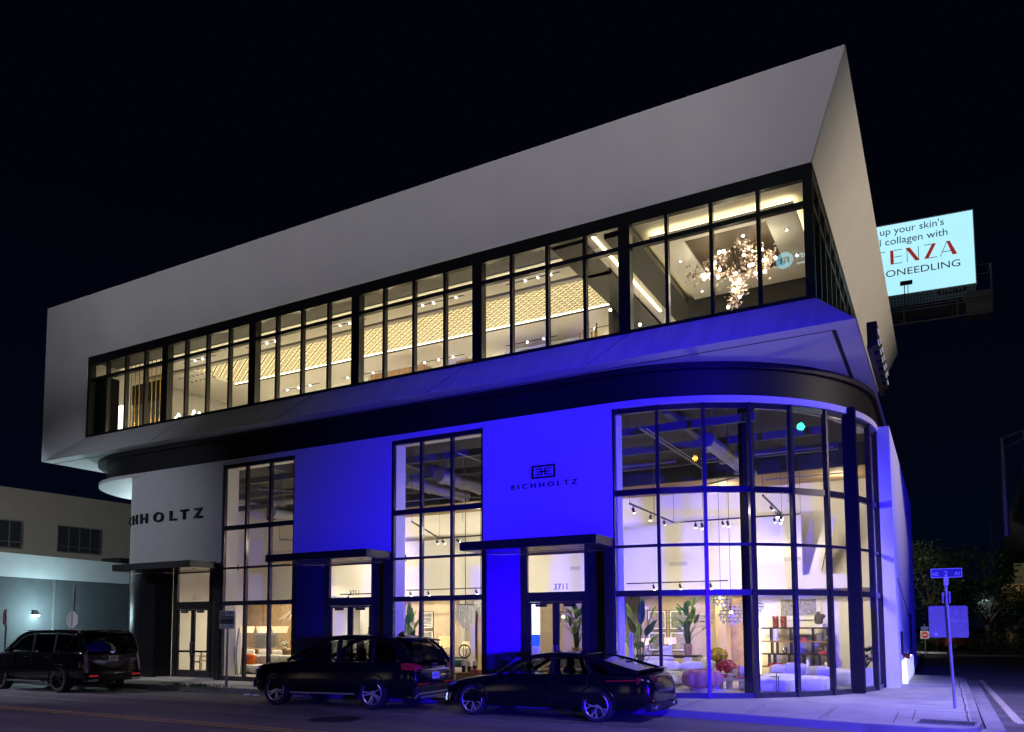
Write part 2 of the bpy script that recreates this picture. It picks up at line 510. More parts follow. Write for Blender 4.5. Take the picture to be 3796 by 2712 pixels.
def entrance(x0, x1, dx0, dx1, ncol, parent, openleft=False):
    yb = Y0 + 0.62
    e = sub('entrance', parent)
    # canopy
    cn = MB().box(x0 - 0.06, x1 + (0.0 if not openleft else -0.2), 17.95, Y0 - 0.004, 4.02, 4.245).build('canopy', M_('black_metal'), e, bevel=0.01)
    m = MB(); m.box(x0 - 0.02, x1 - 0.06, 18.0, Y0 - 0.01, 4.008, 4.019); 
    m.build('soffit', CANSOF, cn)
    m = MB(); n = 2
    for k in range(1, 3):
        x = x0 + (x1 - x0) * k / 3; m.box(x - 0.008, x + 0.008, 18.02, Y0 - 0.02, 4.003, 4.0065)
    for k in range(3):
        x = x0 + (x1 - x0) * (k + 0.5) / 3; m.box(x - 0.08, x + 0.08, 18.5, 18.56, 3.999, 4.0065)
    m.build('soffit_joint', M_('black_metal'), cn)
    # recess ceiling, angled panel on the left, flat panel on the right
    MB().box(x0 + 0.02, x1 - 0.02, Y0 + 0.001, yb + 0.2, 4.0, 4.215).build('recess_ceiling', CANSOF, e)
    if openleft:
        m = MB(); m.strip(arc((-26.21, 21.6), 2.42, -38, 0, 12) + [(-25.6, 19.2), (dx0 - 0.28, yb)], 0.15, 3.995, 0.08)
    else:
        m = MB(); m.strip([(x0 + 0.06, Y0 + 0.03), (dx0 - 0.22, yb - 0.02)], 0.15, 3.995, 0.06)
        m.box(x0 + 0.003, x0 + 0.09, Y0 + 0.002, Y0 + 0.35, 0.15, 3.995)
    m.build('cladding_panel', DC, e)
    m = MB(); m.box(dx1 + 0.12, x1 - 0.25, yb - 0.005, yb + 0.06, 0.15, 3.995); m.build('cladding_panel', mat('cladding_brown', (0.022, 0.020, 0.018), 0.4, var=0.3, scale=1), e)
    m = MB(); m.box(x1 - 0.26, x1 - 0.003, Y0 + 0.002, yb + 0.06, 0.15, 3.995); m.build('side_post', FB, e, bevel=0.01)
    # door set
    ds = sub('door_set', e)
    m = MB()
    m.box(dx0 - 0.22, dx0, yb - 0.03, yb + 0.08, 0.15, 3.995); m.box(dx1, dx1 + 0.12, yb - 0.03, yb + 0.08, 0.15, 3.995)
    m.box(dx0, dx1, yb - 0.026, yb + 0.076, 2.64, 2.91); m.box(dx0, dx1, yb - 0.026, yb + 0.076, 3.96, 3.995)
    m.build('frame', FB, ds, bevel=0.006)
    MB().quad((dx0, yb + 0.03, 2.88), (dx1, yb + 0.03, 2.88), (dx1, yb + 0.03, 3.98), (dx0, yb + 0.03, 3.98)).build('transom_glass', GL, ds)
    mid = (dx0 + dx1) / 2
    for s_, (a, b) in enumerate(((dx0 + 0.004, mid - 0.004), (mid + 0.004, dx1 - 0.004))):
        m = MB()
        m.box(a, a + 0.10, yb, yb + 0.05, 0.17, 2.635); m.box(b - 0.10, b, yb, yb + 0.05, 0.17, 2.635)
        m.box(a + 0.1, b - 0.1, yb + 0.002, yb + 0.048, 0.17, 0.42); m.box(a + 0.1, b - 0.1, yb + 0.002, yb + 0.048, 2.58, 2.635)
        m.box(a + 0.1, b - 0.1, yb + 0.002, yb + 0.048, 1.06, 1.13)
        d = m.build('door', FB, ds)
        MB().quad((a + 0.08, yb + 0.025, 0.4), (b - 0.08, yb + 0.025, 0.4), (b - 0.08, yb + 0.025, 2.6), (a + 0.08, yb + 0.025, 2.6)).build('glass', GL, d)
        hx = b - 0.05 if s_ == 0 else a + 0.05
        m = MB(); m.tube([(hx, yb - 0.06, 0.95), (hx, yb - 0.06, 1.45)], 0.014, 8)
        m.tube([(hx, yb - 0.06, 1.0), (hx, yb, 1.0)], 0.010, 6); m.tube([(hx, yb - 0.06, 1.4), (hx, yb, 1.4)], 0.010, 6)
        m.build('handle', M_('brushed_metal'), d)
        cx = (a + b) / 2
        MB().box(cx - 0.18, cx + 0.18, yb - 0.04, yb - 0.001, 2.50, 2.575).build('closer', M_('black_metal'), d)
    num = text('house_number', '3711', mid - 0.06, yb + 0.02, 2.97, 0.17, ncol, ds, depth=0.004, bold=0.012)
    return e
NUM_D = mat('number_grey', (0.10, 0.09, 0.12), 0.5)
NUM_V = mat('number_violet', (0.12, 0.08, 0.40), 0.5)
NUM_W = mat('number_white', (0.7, 0.7, 0.7), 0.5)
entrance(-26.3, -22.04, -25.02, -23.30, NUM_W, bld, True)
entrance(-18.65, -14.67, -17.62, -15.88, NUM_D, bld)
entrance(-11.40, -7.46, -10.30, -8.54, NUM_V, bld)
# narrow glazed slot round the left corner
sl = sub('corner_slot_window', bld)
sa = arc((-26.21, 21.6), 2.44, -92, -40, 6)
m = MB()
for p in (sa[0], sa[3], sa[-1]): m.bar((p[0], p[1], 0.15), (p[0], p[1], 4.2), 0.07)
for z in (0.2, 2.75, 4.15):
    for i in range(6): m.bar((*sa[i], z), (*sa[i + 1], z), 0.06, 0.09)
m.build('frame', M_('brushed_metal'), sl)
m = MB()
for i in range(6): m.quad((*sa[i], 0.2), (*sa[i + 1], 0.2), (*sa[i + 1], 4.15), (*sa[i], 4.15))
m.build('glass', GL, sl)

# --- lettering
LET = mat('letter_black', (0.008, 0.008, 0.012), 0.5)
sg = sub('wall_lettering', bld)
H = 0.36; zb = 5.87
for ch, x in (('H', -26.39), ('O', -25.64), ('L', -24.74), ('T', -24.18), ('Z', -23.45)):
    w = {'H': 0.40, 'O': 0.54, 'L': 0.38, 'T': 0.44, 'Z': 0.45}[ch]
    text('letter', ch, x, Y0 - 0.012, zb - (0.01 if ch == 'O' else 0), H + (0.02 if ch == 'O' else 0), LET, sg, depth=0.05, width=w, bold=0.02)
for ch, a, w in (('H', -18.5, 0.40), ('C', -36, 0.46), ('I', -44, 0.09), ('E', -55, 0.36)):
    c = (-26.21, 21.6); r = 2.5 + 0.015
    text('letter', ch, c[0] + r * math.sin(R(a)), c[1] - r * math.cos(R(a)), zb, H, LET, sg, depth=0.05, width=w, rot=R(a + 4.5), bold=0.02)
lg = sub('wall_logo', bld)
m = MB(); x0, x1, z0, z1, t = -9.81, -9.10, 6.01, 6.37, 0.045
m.box(x0, x1, Y0 - 0.04, Y0 - 0.005, z0, z0 + t); m.box(x0, x1, Y0 - 0.04, Y0 - 0.005, z1 - t, z1)
m.box(x0, x0 + t, Y0 - 0.039, Y0 - 0.006, z0 + t, z1 - t); m.box(x1 - t, x1, Y0 - 0.039, Y0 - 0.006, z0 + t, z1 - t)
m.build('logo_frame', LET, lg)
m = MB(); cx = (x0 + x1) / 2; zc = (z0 + z1) / 2
for s_ in (-1, 1):
    for dz in (-0.08, 0, 0.08):
        a, b = sorted((cx + s_ * 0.055, cx + s_ * (0.235 if dz else 0.20)))
        m.box(a, b, Y0 - 0.04, Y0 - 0.005, zc + dz - 0.014, zc + dz + 0.014)
    a, b = sorted((cx + s_ * 0.04, cx + s_ * 0.07)); m.box(a, b, Y0 - 0.042, Y0 - 0.005, zc - 0.094, zc + 0.094)
m.box(cx - 0.05, cx + 0.05, Y0 - 0.041, Y0 - 0.005, zc - 0.015, zc + 0.015)
m.build('logo_mark', LET, lg)
text('logo_name', 'EICHHOLTZ', -10.45, Y0 - 0.006, 5.76, 0.135, LET, lg, depth=0.03, width=2.0, spacing=1.6, bold=0.004)

# --- upper box
UX0, UX1, UY, UZ0, UZ1 = -30.45, -2.36, 19.35, 9.70, 13.06   # window opening
SX1 = BX1 - 0.90                                             # side window plane
BYE = 43.7
def strip_mat():
    """white stucco with rain streaks running down the sill slope"""
    m = mat('streaked_stucco', (0.70, 0.70, 0.70), 0.75, bump=0.08, scale=1.5, var=0.02)
    nt = m.node_tree; b = nt.nodes['Principled BSDF']
    tc = nt.nodes.new('ShaderNodeTexCoord'); mp = nt.nodes.new('ShaderNodeMapping'); mp.inputs['Scale'].default_value = (1.6, 0.12, 0.12)
    nz = nt.nodes.new('ShaderNodeTexNoise'); nz.inputs['Scale'].default_value = 3.0; nz.inputs['Detail'].default_value = 6
    r = nt.nodes.new('ShaderNodeValToRGB'); r.color_ramp.elements[0].position = 0.42; r.color_ramp.elements[0].color = (0.66, 0.66, 0.66, 1)
    r.color_ramp.elements[1].position = 0.60; r.color_ramp.elements[1].color = (0.74, 0.74, 0.74, 1)
    nt.links.new(tc.outputs['Object'], mp.inputs[0]); nt.links.new(mp.outputs[0], nz.inputs['Vector']); nt.links.new(nz.outputs['Fac'], r.inputs[0])
    nt.links.new(r.outputs[0], b.inputs['Base Color'])
    return m
ub = sub('upper_box', bld)
# front and side hood faces (lean outwards going up), splayed jamb on the left
RX = 0.03   # small return round the window frames
m = MB()
m.quad((BX0, BY, BZ), (BX1, BY, BZ), (UX1, UY, UZ1), (UX0, UY, UZ1)).build('front_fascia', M_('white_panel'), ub)
m = MB()
m.add([(BX1, BY, BZ), (BX1, 41.8, BZ), (SX1, 40.9, UZ1), (SX1, UY, UZ1)], [(0, 1, 2, 3)]); m.add([(BX1, 41.8, BZ), (SX1 - 0.6, 41.8, BZ), (SX1 - 0.6, 40.9, UZ1), (SX1, 40.9, UZ1)], [(0, 1, 2, 3)])
m.build('side_fascia', M_('white_panel'), ub)
MB().quad((BX0, BY, ZS), (BX0, BY, BZ), (UX0, UY, UZ1), (UX0, UY, UZ0)).build('left_jamb', M_('white_panel'), ub)
MB().add([(BX0, BY, ZS), (BX1, BY, ZS), (UX1, UY, UZ0), (UX0, UY, UZ0)], [(0, 1, 2, 3)]).build('front_sill', strip_mat(), ub)
MB().add([(BX1, BY, ZS), (BX1, BYE, ZS), (SX1, BYE, UZ0), (SX1, UY, UZ0)], [(0, 1, 2, 3)]).build('side_sill', M_('white_panel'), ub)
# soffit, roof, left end, back
MB().quad((BX0, BY, ZS), (BX0, 34, ZS), (BX1, 34, ZS), (BX1, BY, ZS)).build('soffit', M_('white_panel'), ub)
MB().box(-9, BX1 - 0.005, 34.0, BYE, ZS, ZS + 0.3).build('soffit_slab', M_('white_panel'), ub)
MB().quad((BX0, BY, BZ), (BX0, 41.8, BZ), (BX1, 41.8, BZ), (BX1, BY, BZ)).build('roof', M_('white_panel'), ub)
MB().quad((BX0, BY, ZS), (BX0, 34, ZS), (BX0, 34, BZ), (BX0, BY, BZ)).build('end_wall', M_('white_panel'), ub)
m = MB(); m.box(BX0 + 0.004, -1.95, 18.95, 18.972, ZS - 0.012, ZS - 0.003); m.box(-1.99, -1.90, 18.97, 34, ZS - 0.012, ZS - 0.003)  # groove strips; the wide side strip also stands for the groove's shadow
m.build('soffit_groove', mat('groove_dark', (0.02, 0.02, 0.022), 0.8), ub)
m = MB()
for x in (-25.3, -19.0, -13.0, -7.9):
    m.bar((x, BY + 0.003, ZS + 0.012), (x + 0.9, UY - 0.002, UZ0 + 0.004), 0.012, 0.012)
m.build('sill_joint', mat('joint_grey', (0.18, 0.18, 0.18), 0.8), ub)
# upper windows: six bays of four lights
GU = M_('upper_glass'); FB = M_('frame_black')
WM = [-30.36, -25.66, -21.02, -16.36, -11.75, -7.14, -2.46]
ya, yb = UY + 0.01, UY + 0.17
for i in range(6):
    a, b = WM[i], WM[i + 1]
    w = sub('upper_window', ub); m = MB()
    ha = 0.06 if i == 0 else 0.165
    hb = 0.10 if i == 5 else 0.165
    m.box(a - ha + 0.002, a + (0.165 if i else 0.09), ya, yb + 0.1, UZ0, UZ1)
    if i == 5: m.box(b - 0.11, b + 0.09, ya, yb + 0.1, UZ0, UZ1)
    aa, bb = a + (0.165 if i else 0.09), b - (0.167 if i < 5 else 0.11)
    for z0, z1 in ((UZ0, 9.80), (12.03, 12.15), (12.70, UZ1)): m.box(aa, bb, ya + 0.004, yb, z0, z1)
    for k in range(1, 4):
        x = a + (b - a) * k / 4; m.box(x - 0.045, x + 0.045, ya + 0.002, yb + 0.002, 9.80, 12.70)
    m.build('frame', FB, w)
    MB().quad((aa, ya + 0.08, 9.78), (bb, ya + 0.08, 9.78), (bb, ya + 0.08, 12.75), (aa, ya + 0.08, 12.75)).build('glass', GU, w)
sw_ = sub('side_windows', ub); m = MB()
for k in range(20):
    y = 19.45 + k * 1.12
    m.box(SX1 - 0.16, SX1 - 0.01, y - 0.05, y + 0.05, UZ0, UZ1)
for z0, z1 in ((UZ0, 9.80), (12.03, 12.15), (12.70, UZ1)): m.box(SX1 - 0.15, SX1 - 0.02, 19.5, 40.7, z0, z1)
m.build('frame', FB, sw_)
MB().quad((SX1 - 0.09, 19.4, 9.75), (SX1 - 0.09, 40.7, 9.75), (SX1 - 0.09, 40.7, 12.8), (SX1 - 0.09, 19.4, 12.8)).build('glass', GU, sw_)
# letters standing on the side of the upper box
sgl = sub('side_sign', bld)
SL = mat('sign_steel', (0.30, 0.30, 0.32), 0.3, metal=0.8)
m = MB(); m.box(-1.40, -1.28, 20.9, 25.6, 8.78, 8.86)
m.build('rail', M_('black_metal'), sgl)
for k, (y, h) in enumerate(((21.0, 0.62), (21.75, 0.5), (22.45, 0.62), (23.2, 0.5), (23.95, 0.62), (24.7, 0.55))):
    m = MB(); m.box(-1.40, -1.16, y, y + 0.52, 8.87, 8.87 + h)
    l = m.build('letter', M_('black_metal'), sgl, bevel=0.03)
    m = MB()
    for a in range(4):
        for b in range(2): m.ball((-1.155, y + 0.08 + a * 0.12, 9.0 + b * 0.28), 0.022, 6, 4)
    m.build('bulb', mat('bulb_dim', (0.6, 0.6, 0.6), 0.3, emit=(0.9, 0.95, 1.0), es=0.25), l)

# ================================================================== inside: rooms
IW = M_('interior_white')
mat('beige_wall', (0.42, 0.33, 0.23), 0.85, bump=0.05, scale=3, var=0.10)
mat('tan_wall', (0.50, 0.36, 0.19), 0.85, var=0.05, scale=2)
mat('wood_wall', (0.30, 0.20, 0.11), 0.6, var=0.25, scale=4)
mat('wood', (0.24, 0.13, 0.06), 0.45, var=0.25, scale=7)
mat('pale_wood', (0.52, 0.38, 0.22), 0.5, var=0.15, scale=6)
mat('stone_floor', (0.60, 0.57, 0.52), 0.25, var=0.08, scale=1.2)
mat('boucle', (0.80, 0.77, 0.70), 0.95, bump=0.5, scale=14, var=0.05)
mat('cream_fabric', (0.78, 0.72, 0.62), 0.9, bump=0.3, scale=10, var=0.05)
mat('pink_boucle', (0.44, 0.20, 0.17), 0.95, bump=0.6, scale=16, var=0.12)
mat('black_wood', (0.02, 0.018, 0.016), 0.4, var=0.2)
mat('dark_bronze', (0.05, 0.04, 0.035), 0.4, metal=0.5, var=0.2)
mat('leaf_green', (0.05, 0.15, 0.03), 0.4, var=0.45, scale=3)
mat('leaf_spotlit', (0.22, 0.40, 0.04), 0.4, var=0.35, scale=3)  # green raised so the colour carries the spot light on the leaves
mat('stem_green', (0.06, 0.10, 0.03), 0.6, var=0.3)
mat('basket_weave', (0.36, 0.22, 0.10), 0.8, bump=0.6, scale=20, var=0.3)
mat('white_ceramic', (0.80, 0.79, 0.76), 0.25, var=0.03)
mat('lamp_shade_linen', (0.80, 0.66, 0.42), 0.8, emit=(1.0, 0.74, 0.40), es=0.75)
mat('lamp_shade_gold', (0.80, 0.58, 0.28), 0.8, emit=(1.0, 0.66, 0.26), es=0.9)
mat('stone_grey', (0.20, 0.20, 0.19), 0.7, bump=0.3, scale=6, var=0.2)
mat('picture_white', (0.80, 0.79, 0.76), 0.6)
mat('lamp_white', (0.9, 0.9, 0.9), 0.4, emit=(1.0, 0.93, 0.78), es=10)
mat('globe_white', (0.9, 0.9, 0.9), 0.4, emit=(1.0, 0.90, 0.68), es=5)
mat('floor_lamp_glow', (0.9, 0.8, 0.6), 0.6, emit=(1.0, 0.82, 0.45), es=3.0)
glass_mat('clear_glass', (0.92, 0.92, 0.94), 1.5)
mat('crystal', (0.50, 0.47, 0.46), 0.15, metal=0.35, var=0.5, scale=18, emit=(1.0, 0.92, 0.85), es=0.28)  # faint emission put in to make the glass look brighter
mat('vent_grey', (0.30, 0.30, 0.30), 0.6)

room = [(-28.4, 30.5), (-28.4, 21.6)] + arc((-26.21, 21.6), 2.3, -88, 0, 8) + [(-7.5, 19.3)] + arc(BAYC, 5.92, 2, 90, 16) + [(-1.75, 30.5)]
room = room[::-1]
MB().prism(room, 0.02, 0.168, 'xy').build('interior_floor', M_('stone_floor'), bld)
MB().prism(room, 7.832, 7.96, 'xy').build('interior_ceiling', M_('dark_ceiling'), bld)
def wallpart(x0, x1, y0, y1, z0, z1, m_='interior_white', name='interior_wall'):
    return MB().box(x0, x1, y0, y1, z0, z1).build(name, M_(m_), bld)
wallpart(-28.4, -4.05, 27.5, 27.65, 3.16, 5.62, name='mezzanine_parapet')
wallpart(-28.4, -1.76, 27.66, 30.5, 3.14, 3.30, 'ceiling_white', 'mezzanine_slab')
wallpart(-28.4, -1.76, 30.5, 30.6, 0.17, 7.83)
wallpart(-28.38, -1.76, 27.45, 30.5, 7.2, 7.30, 'tan_wall', 'mezzanine_ceiling')
wallpart(-28.4, -1.76, 27.3, 27.44, 7.1, 7.83, 'dark_ceiling', 'bulkhead')
wallpart(-28.5, -28.4, 21.7, 30.5, 0.17, 7.83)
wallpart(-1.75, -1.65, 25.4, 30.5, 0.17, 7.83)
wallpart(-9.92, -6.9, 28.2, 28.3, 0.17, 3.13, 'beige_wall')
wallpart(-6.9, -6.55, 27.2, 28.3, 0.17, 3.13, 'tan_wall')
wallpart(-6.54, -6.1, 27.9, 28.2, 0.17, 3.13, 'wood_wall')
wallpart(-6.1, -1.76, 28.2, 28.3, 0.17, 3.13)
wallpart(-20.6, -17.4, 27.9, 28.0, 0.17, 3.13, 'beige_wall')
wallpart(-17.35, -17.1, 27.2, 28.0, 0.17, 3.13)
wallpart(-17.1, -12.9, 28.2, 28.3, 0.17, 3.13, 'tan_wall')
wallpart(-12.85, -10.0, 25.6, 25.7, 0.17, 3.13, 'beige_wall')
wallpart(-28.39, -21.0, 26.2, 26.3, 0.17, 3.13, 'wood_wall')
wallpart(-20.98, -20.65, 23.0, 28.0, 0.17, 3.13)
wallpart(-20.3, -18.2, 24.5, 24.6, 0.17, 3.13)
# staircase to the mezzanine, behind a white stringer
st = sub('staircase', bld)
m = MB()
for k in range(11):
    m.box(-3.42, -2.1, 28.35 + k * 0.19, 28.55 + k * 0.19, 3.3 + k * 0.17, 3.47 + k * 0.17)
m.build('steps', M_('ceiling_white'), st)
MB().prism([(-4.02, 3.3), (-3.50, 3.3), (-3.0, 5.5), (-3.15, 5.62), (-3.3, 5.62)], 27.8, 27.9, 'xz').build('stringer', IW, st)
m = MB(); m.bar((-3.48, 27.75, 3.75), (-3.16, 27.75, 5.2), 0.025); m.build('handrail', M_('black_metal'), st)
wallpart(-4.04, -1.76, 27.5, 27.6, 3.16, 3.62)
# columns just inside the glass
for x, y in ((-2.05, 22.85), (-4.42, 21.05)):
    MB().box(x - 0.17, x + 0.17, y - 0.17, y + 0.17, 0.169, 7.83).build('column', M_('grey_column'), bld, bevel=0.01)

# ceiling services
m = MB()
for y in (20.7, 23.1, 25.4): m.box(-28.3, -2.6 - (y < 22) * 1.5, y - 0.06, y + 0.06, 7.28, 7.5)
m.build('ceiling_beam', mat('beam_grey', (0.10, 0.10, 0.10), 0.7), bld)
m = MB()
for x in (-25.0, -20.5, -16.1, -11.5, -6.2): m.box(x - 0.1, x + 0.1, 19.8, 27.3, 7.52, 7.83)
m.build('ceiling_joist', M_('beam_grey'), bld)
for x0, y0, x1, y1, r, z in ((-15.3, 20.6, -15.3, 24.4, 0.21, 6.75), (-14.05, 20.8, -14.05, 24.4, 0.21, 6.8), (-5.25, 20.2, -5.25, 25.6, 0.19, 6.8), (-21.2, 20.6, -21.2, 26.0, 0.2, 6.1), (-23.0, 22.5, -19.0, 22.5, 0.16, 6.9)):
    d = sub('air_duct', bld)
    MB().tube([(x0, y0, z), (x1, y1, z)], r, 16).build('pipe', M_('duct_metal'), d, smooth=40)
    m = MB(); g = MB()
    n = 3
    for k in range(n):
        t = (k + 0.35) / n
        px, py = x0 + (x1 - x0) * t, y0 + (y1 - y0) * t
        m.bar((px - r * 0.9, py - 0.13, z - 0.02), (px - r * 0.9, py + 0.13, z - 0.02), 0.16, 0.30)
        g.bar((px - r * 0.98 - 0.07, py - 0.10, z - 0.02), (px - r * 0.98 - 0.07, py + 0.10, z - 0.02), 0.03, 0.22)
        m.bar((px, py, z + r), (px, py, 7.83), 0.015)
    m.build('register', M_('duct_metal'), d); g.build('register_grille', M_('black_metal'), d)
m = MB()
for pts, r in (([(-6.95, 19.8, 7.25), (-6.95, 26.5, 7.25)], 0.03), ([(-6.75, 19.8, 7.2), (-6.75, 24.0, 7.2), (-6.4, 24.5, 7.2), (-3.2, 24.5, 7.2)], 0.02), ([(-8.8, 22.9, 6.9), (-6.9, 22.9, 6.9)], 0.025),
               ([(-17.5, 22.0, 6.3), (-14.2, 22.0, 6.3), (-12.6, 23.3, 6.3)], 0.025), ([(-12.7, 19.8, 7.2), (-12.7, 25, 7.2)], 0.02), ([(-21.8, 20.5, 7.0), (-18.8, 24.5, 7.0)], 0.03), ([(-22, 24, 6.9), (-18.7, 21, 6.9)], 0.025),
               ([(-9.2, 23.6, 6.2), (-6.4, 23.6, 6.2), (-4.4, 22.2, 6.2)], 0.025), ([(-4.6, 24.6, 6.4), (-2.2, 24.6, 6.4)], 0.02), ([(-4.9, 22.2, 6.7), (-2.4, 22.2, 6.7)], 0.025)):
    m.tube(pts, r, 6)
m.build('ceiling_pipe', M_('duct_metal'), bld)
m = MB()
for x, y in ((-16.6, 21.5), (-15.9, 22.6), (-13.4, 21.2), (-12.2, 22.8), (-8.3, 21.5), (-7.8, 23.5), (-5.9, 22.1), (-3.6, 22.3), (-21.1, 21.6), (-19.4, 22.6)):
    m.tube([(x, y, 5.3), (x, y, 7.83)], 0.008, 5)
m.build('hanger_wire', M_('duct_metal'), bld)
for x, y, w in ((-8.26, 27.49, 0.74), (-12.28, 27.49, 0.5), (-4.35, 27.49, 0.62), (-16.15, 27.49, 0.5)):
    v = MB().box(x - w / 2, x + w / 2, y - 0.02, y, 4.08, 4.25).build('wall_vent', M_('picture_white'), bld)
    m = MB()
    for k in range(6): m.box(x - w / 2 + 0.03, x + w / 2 - 0.03, y - 0.026, y - 0.021, 4.10 + k * 0.023, 4.112 + k * 0.023)
    m.build('louvre', M_('vent_grey'), v)

# ------------------------------------------------------------------ track lighting (each head carries its own lamp)
WARM = (1.0, 0.85, 0.62)
def pw(x): return 0.62 if x > -10 else 0.72 if x > -18.4 else 2.3
BULB = mat('spot_bulb', (0.9, 0.9, 0.9), 0.4, emit=(1.0, 0.94, 0.82), es=25)
def track(name, label, pts, heads, hang=7.83, power=0, gr='track lights over the showroom floor', ang=95):
    t = thing(name, label, 'track light', pts[0], 0, gr)
    o = Vector(pts[0])
    m = MB()
    for a, b in zip(pts, pts[1:]): m.bar(Vector(a) - o, Vector(b) - o, 0.045, 0.04)
    m.build('rail', M_('black_metal'), t)
    m = MB()  # added spot that brightens the lower piers
    for a in pts:
        if hang: m.tube([Vector(a) - o, Vector((a[0], a[1], hang)) - o], 0.006, 5)
    if hang: m.build('hanger', M_('black_metal'), t)
    for (x, y, z, tx, ty, tz) in heads:
        d = (Vector((tx, ty, tz)) - Vector((x, y, z))).normalized()
        p = Vector((x, y, z - 0.12)); q = p + d * 0.13
        m = MB(); m.tube([p - d * 0.04 - o, q - o], 0.04, 10); m.bar(Vector((x, y, z)) - o, p - o, 0.018)
        h = m.build('lamp_head', M_('black_metal'), t)
        MB().ball(q + d * 0.012 - o, 0.036, 8, 6).build('bulb', BULB, h)
        if power:
            spot('track_or_fill_spot', q + d * 0.06, (tx, ty, tz), power * pw(x), WARM, ang, 0.7, 0.05)
Z5 = 5.25
track('track_light', 'black ceiling track with bright spots turning the corner behind the rounded glass, upper rail', [(-7.3, 19.95, Z5), (-7.45, 24.4, Z5), (-3.6, 24.4, Z5)],
      [(-7.33, 20.3, Z5, -8.5, 27, 2.5), (-7.38, 21.9, Z5, -9.5, 27, 2.0), (-7.42, 23.3, Z5, -8.0, 27.4, 3.8), (-6.75, 24.4, Z5, -7.4, 27.5, 4.0), (-6.55, 24.4, Z5, -7.0, 27.5, 1.0), (-5.9, 24.4, Z5, -6, 27.5, 4.2), (-5.75, 24.4, Z5, -5.2, 28, 1.6), (-4.35, 24.4, Z5, -4.6, 27.5, 4.2), (-4.2, 24.4, Z5, -3.8, 28, 2.0)], power=345)  # added spot meant to brighten the lamp poles, no fixture
track('track_light', 'black ceiling track crossing the rounded corner diagonally with a cluster of bright spots', [(-3.9, 20.4, Z5), (-4.1, 24.2, Z5)],
      [(-3.98, 21.9, Z5, -3.6, 27.5, 4.4), (-4.02, 22.9, Z5, -3.0, 23, 0.5), (-4.06, 23.6, Z5, -2.3, 27.6, 1.5), (-4.08, 23.9, Z5, -4.0, 27.5, 3.6)], power=300)
track('track_light', 'black ceiling track with twin spots behind the second tall shop window', [(-14.5, 19.95, Z5), (-16.4, 24.3, Z5), (-12.2, 24.3, Z5)],
      [(-15.2, 21.4, Z5, -17.5, 27, 2), (-16.5, 24.3, Z5, -17.5, 27.5, 4.2), (-16.25, 24.3, Z5, -16, 27.5, 3.6), (-15.6, 24.3, Z5, -15.2, 27.5, 4.2), (-13.4, 24.3, Z5, -13.2, 28, 1.8), (-12.6, 24.3, Z5, -12, 27.5, 4)], power=375)
track('track_light', 'black ceiling track with a bright spot behind the first tall shop window', [(-21.8, 21.6, Z5), (-19.2, 24.8, Z5), (-23.8, 24.6, Z5)],
      [(-21.2, 22.2, Z5, -23.5, 26.2, 1.8), (-19.5, 24.4, Z5, -20, 27.5, 4.2), (-22.0, 24.7, Z5, -22, 27.5, 4.4), (-23.5, 24.6, Z5, -24.5, 26.2, 1.5)], power=390)
track('track_light', 'thin black rail with three short spots above the gallery wall of the corner room', [(-9.9, 26.6, 3.46), (-6.3, 26.6, 3.46)],
      [(-8.9, 26.6, 3.46, -8.9, 28.2, 1.9), (-7.95, 26.6, 3.46, -7.9, 28.2, 1.8), (-6.9, 26.6, 3.46, -6.6, 27.5, 1.5)], hang=0, power=90)
track('track_light', 'thin black rail with three short spots above the lamps of the second shop window', [(-19.6, 26.6, 3.47), (-15.9, 26.6, 3.47)],
      [(-19.4, 26.6, 3.47, -19.4, 28, 2.0), (-18.5, 26.6, 3.47, -18.4, 28, 1.8), (-16.2, 26.6, 3.47, -16, 28.2, 1.8)], hang=0, power=90)
track('track_light', 'short black rail with a single spot above the middle entrance', [(-20.2, 23.2, 3.2), (-18.3, 23.2, 3.2)],
      [(-19.8, 23.2, 3.2, -19.6, 24.5, 1.6), (-18.6, 23.2, 3.2, -18.6, 24.5, 1.6)], hang=0, power=82)
# added fill spots without fixtures, under the gallery and over the sitting groups
for x, y, z, p in ((-8.4, 24.6, 4.9, 190), (-5.2, 23.2, 4.9, 150), (-3.0, 24.6, 4.7, 110), (-12.0, 22.6, 3.8, 90), (-14.6, 23.0, 4.9, 170), (-17.6, 24.4, 4.9, 150), (-21.4, 22.8, 4.9, 150), (-24.3, 23.2, 4.9, 190), (-26.6, 24.0, 3.8, 60), (-19.2, 22.0, 3.6, 60)):
    spot('track_or_fill_spot', (x, y, z), (x, y + 0.6, 0), p * 1.5 * pw(x), WARM, 150, 0.9, 0.08)
for x, y, p in ((-19.6, 20.5, 70), (-12.4, 20.5, 55), (-5.2, 20.7, 40), (-23.4, 20.6, 30)):
    point('jamb_fill', (x, y, 5.0), p, (1.0, 0.88, 0.70), 0.03)  # added points that brighten the window jambs, no fixtures
for x, y, z, tx, ty, tz, p in ((-7.2, 20.6, 5.0, -7.7, 21.7, 2.0, 60), (-7.0, 23.4, 4.9, -7.2, 25, 2.2, 55), (-5.5, 21.4, 4.9, -5.8, 22.6, 0.6, 90), (-16.2, 21.4, 4.9, -16.7, 22.8, 1.8, 60), (-10.2, 21.3, 3.7, -10.0, 22.4, 1.8, 30), (-3.6, 21.6, 4.8, -3.5, 22.6, 0.4, 60), (-13.6, 21.2, 4.9, -13.6, 22.2, 0.6, 60)):
    spot('accent_fill', (x, y, z), (tx, ty, tz), p, (1.0, 0.90, 0.72), 60, 0.7, 0.04)  # added spots that brighten plants, flowers and seats, no fixtures
for x in (-24, -18, -12, -7, -3): point('mezzanine_lamp', (x, 29.2, 6.9), 45, (1.0, 0.88, 0.70), 0.03)

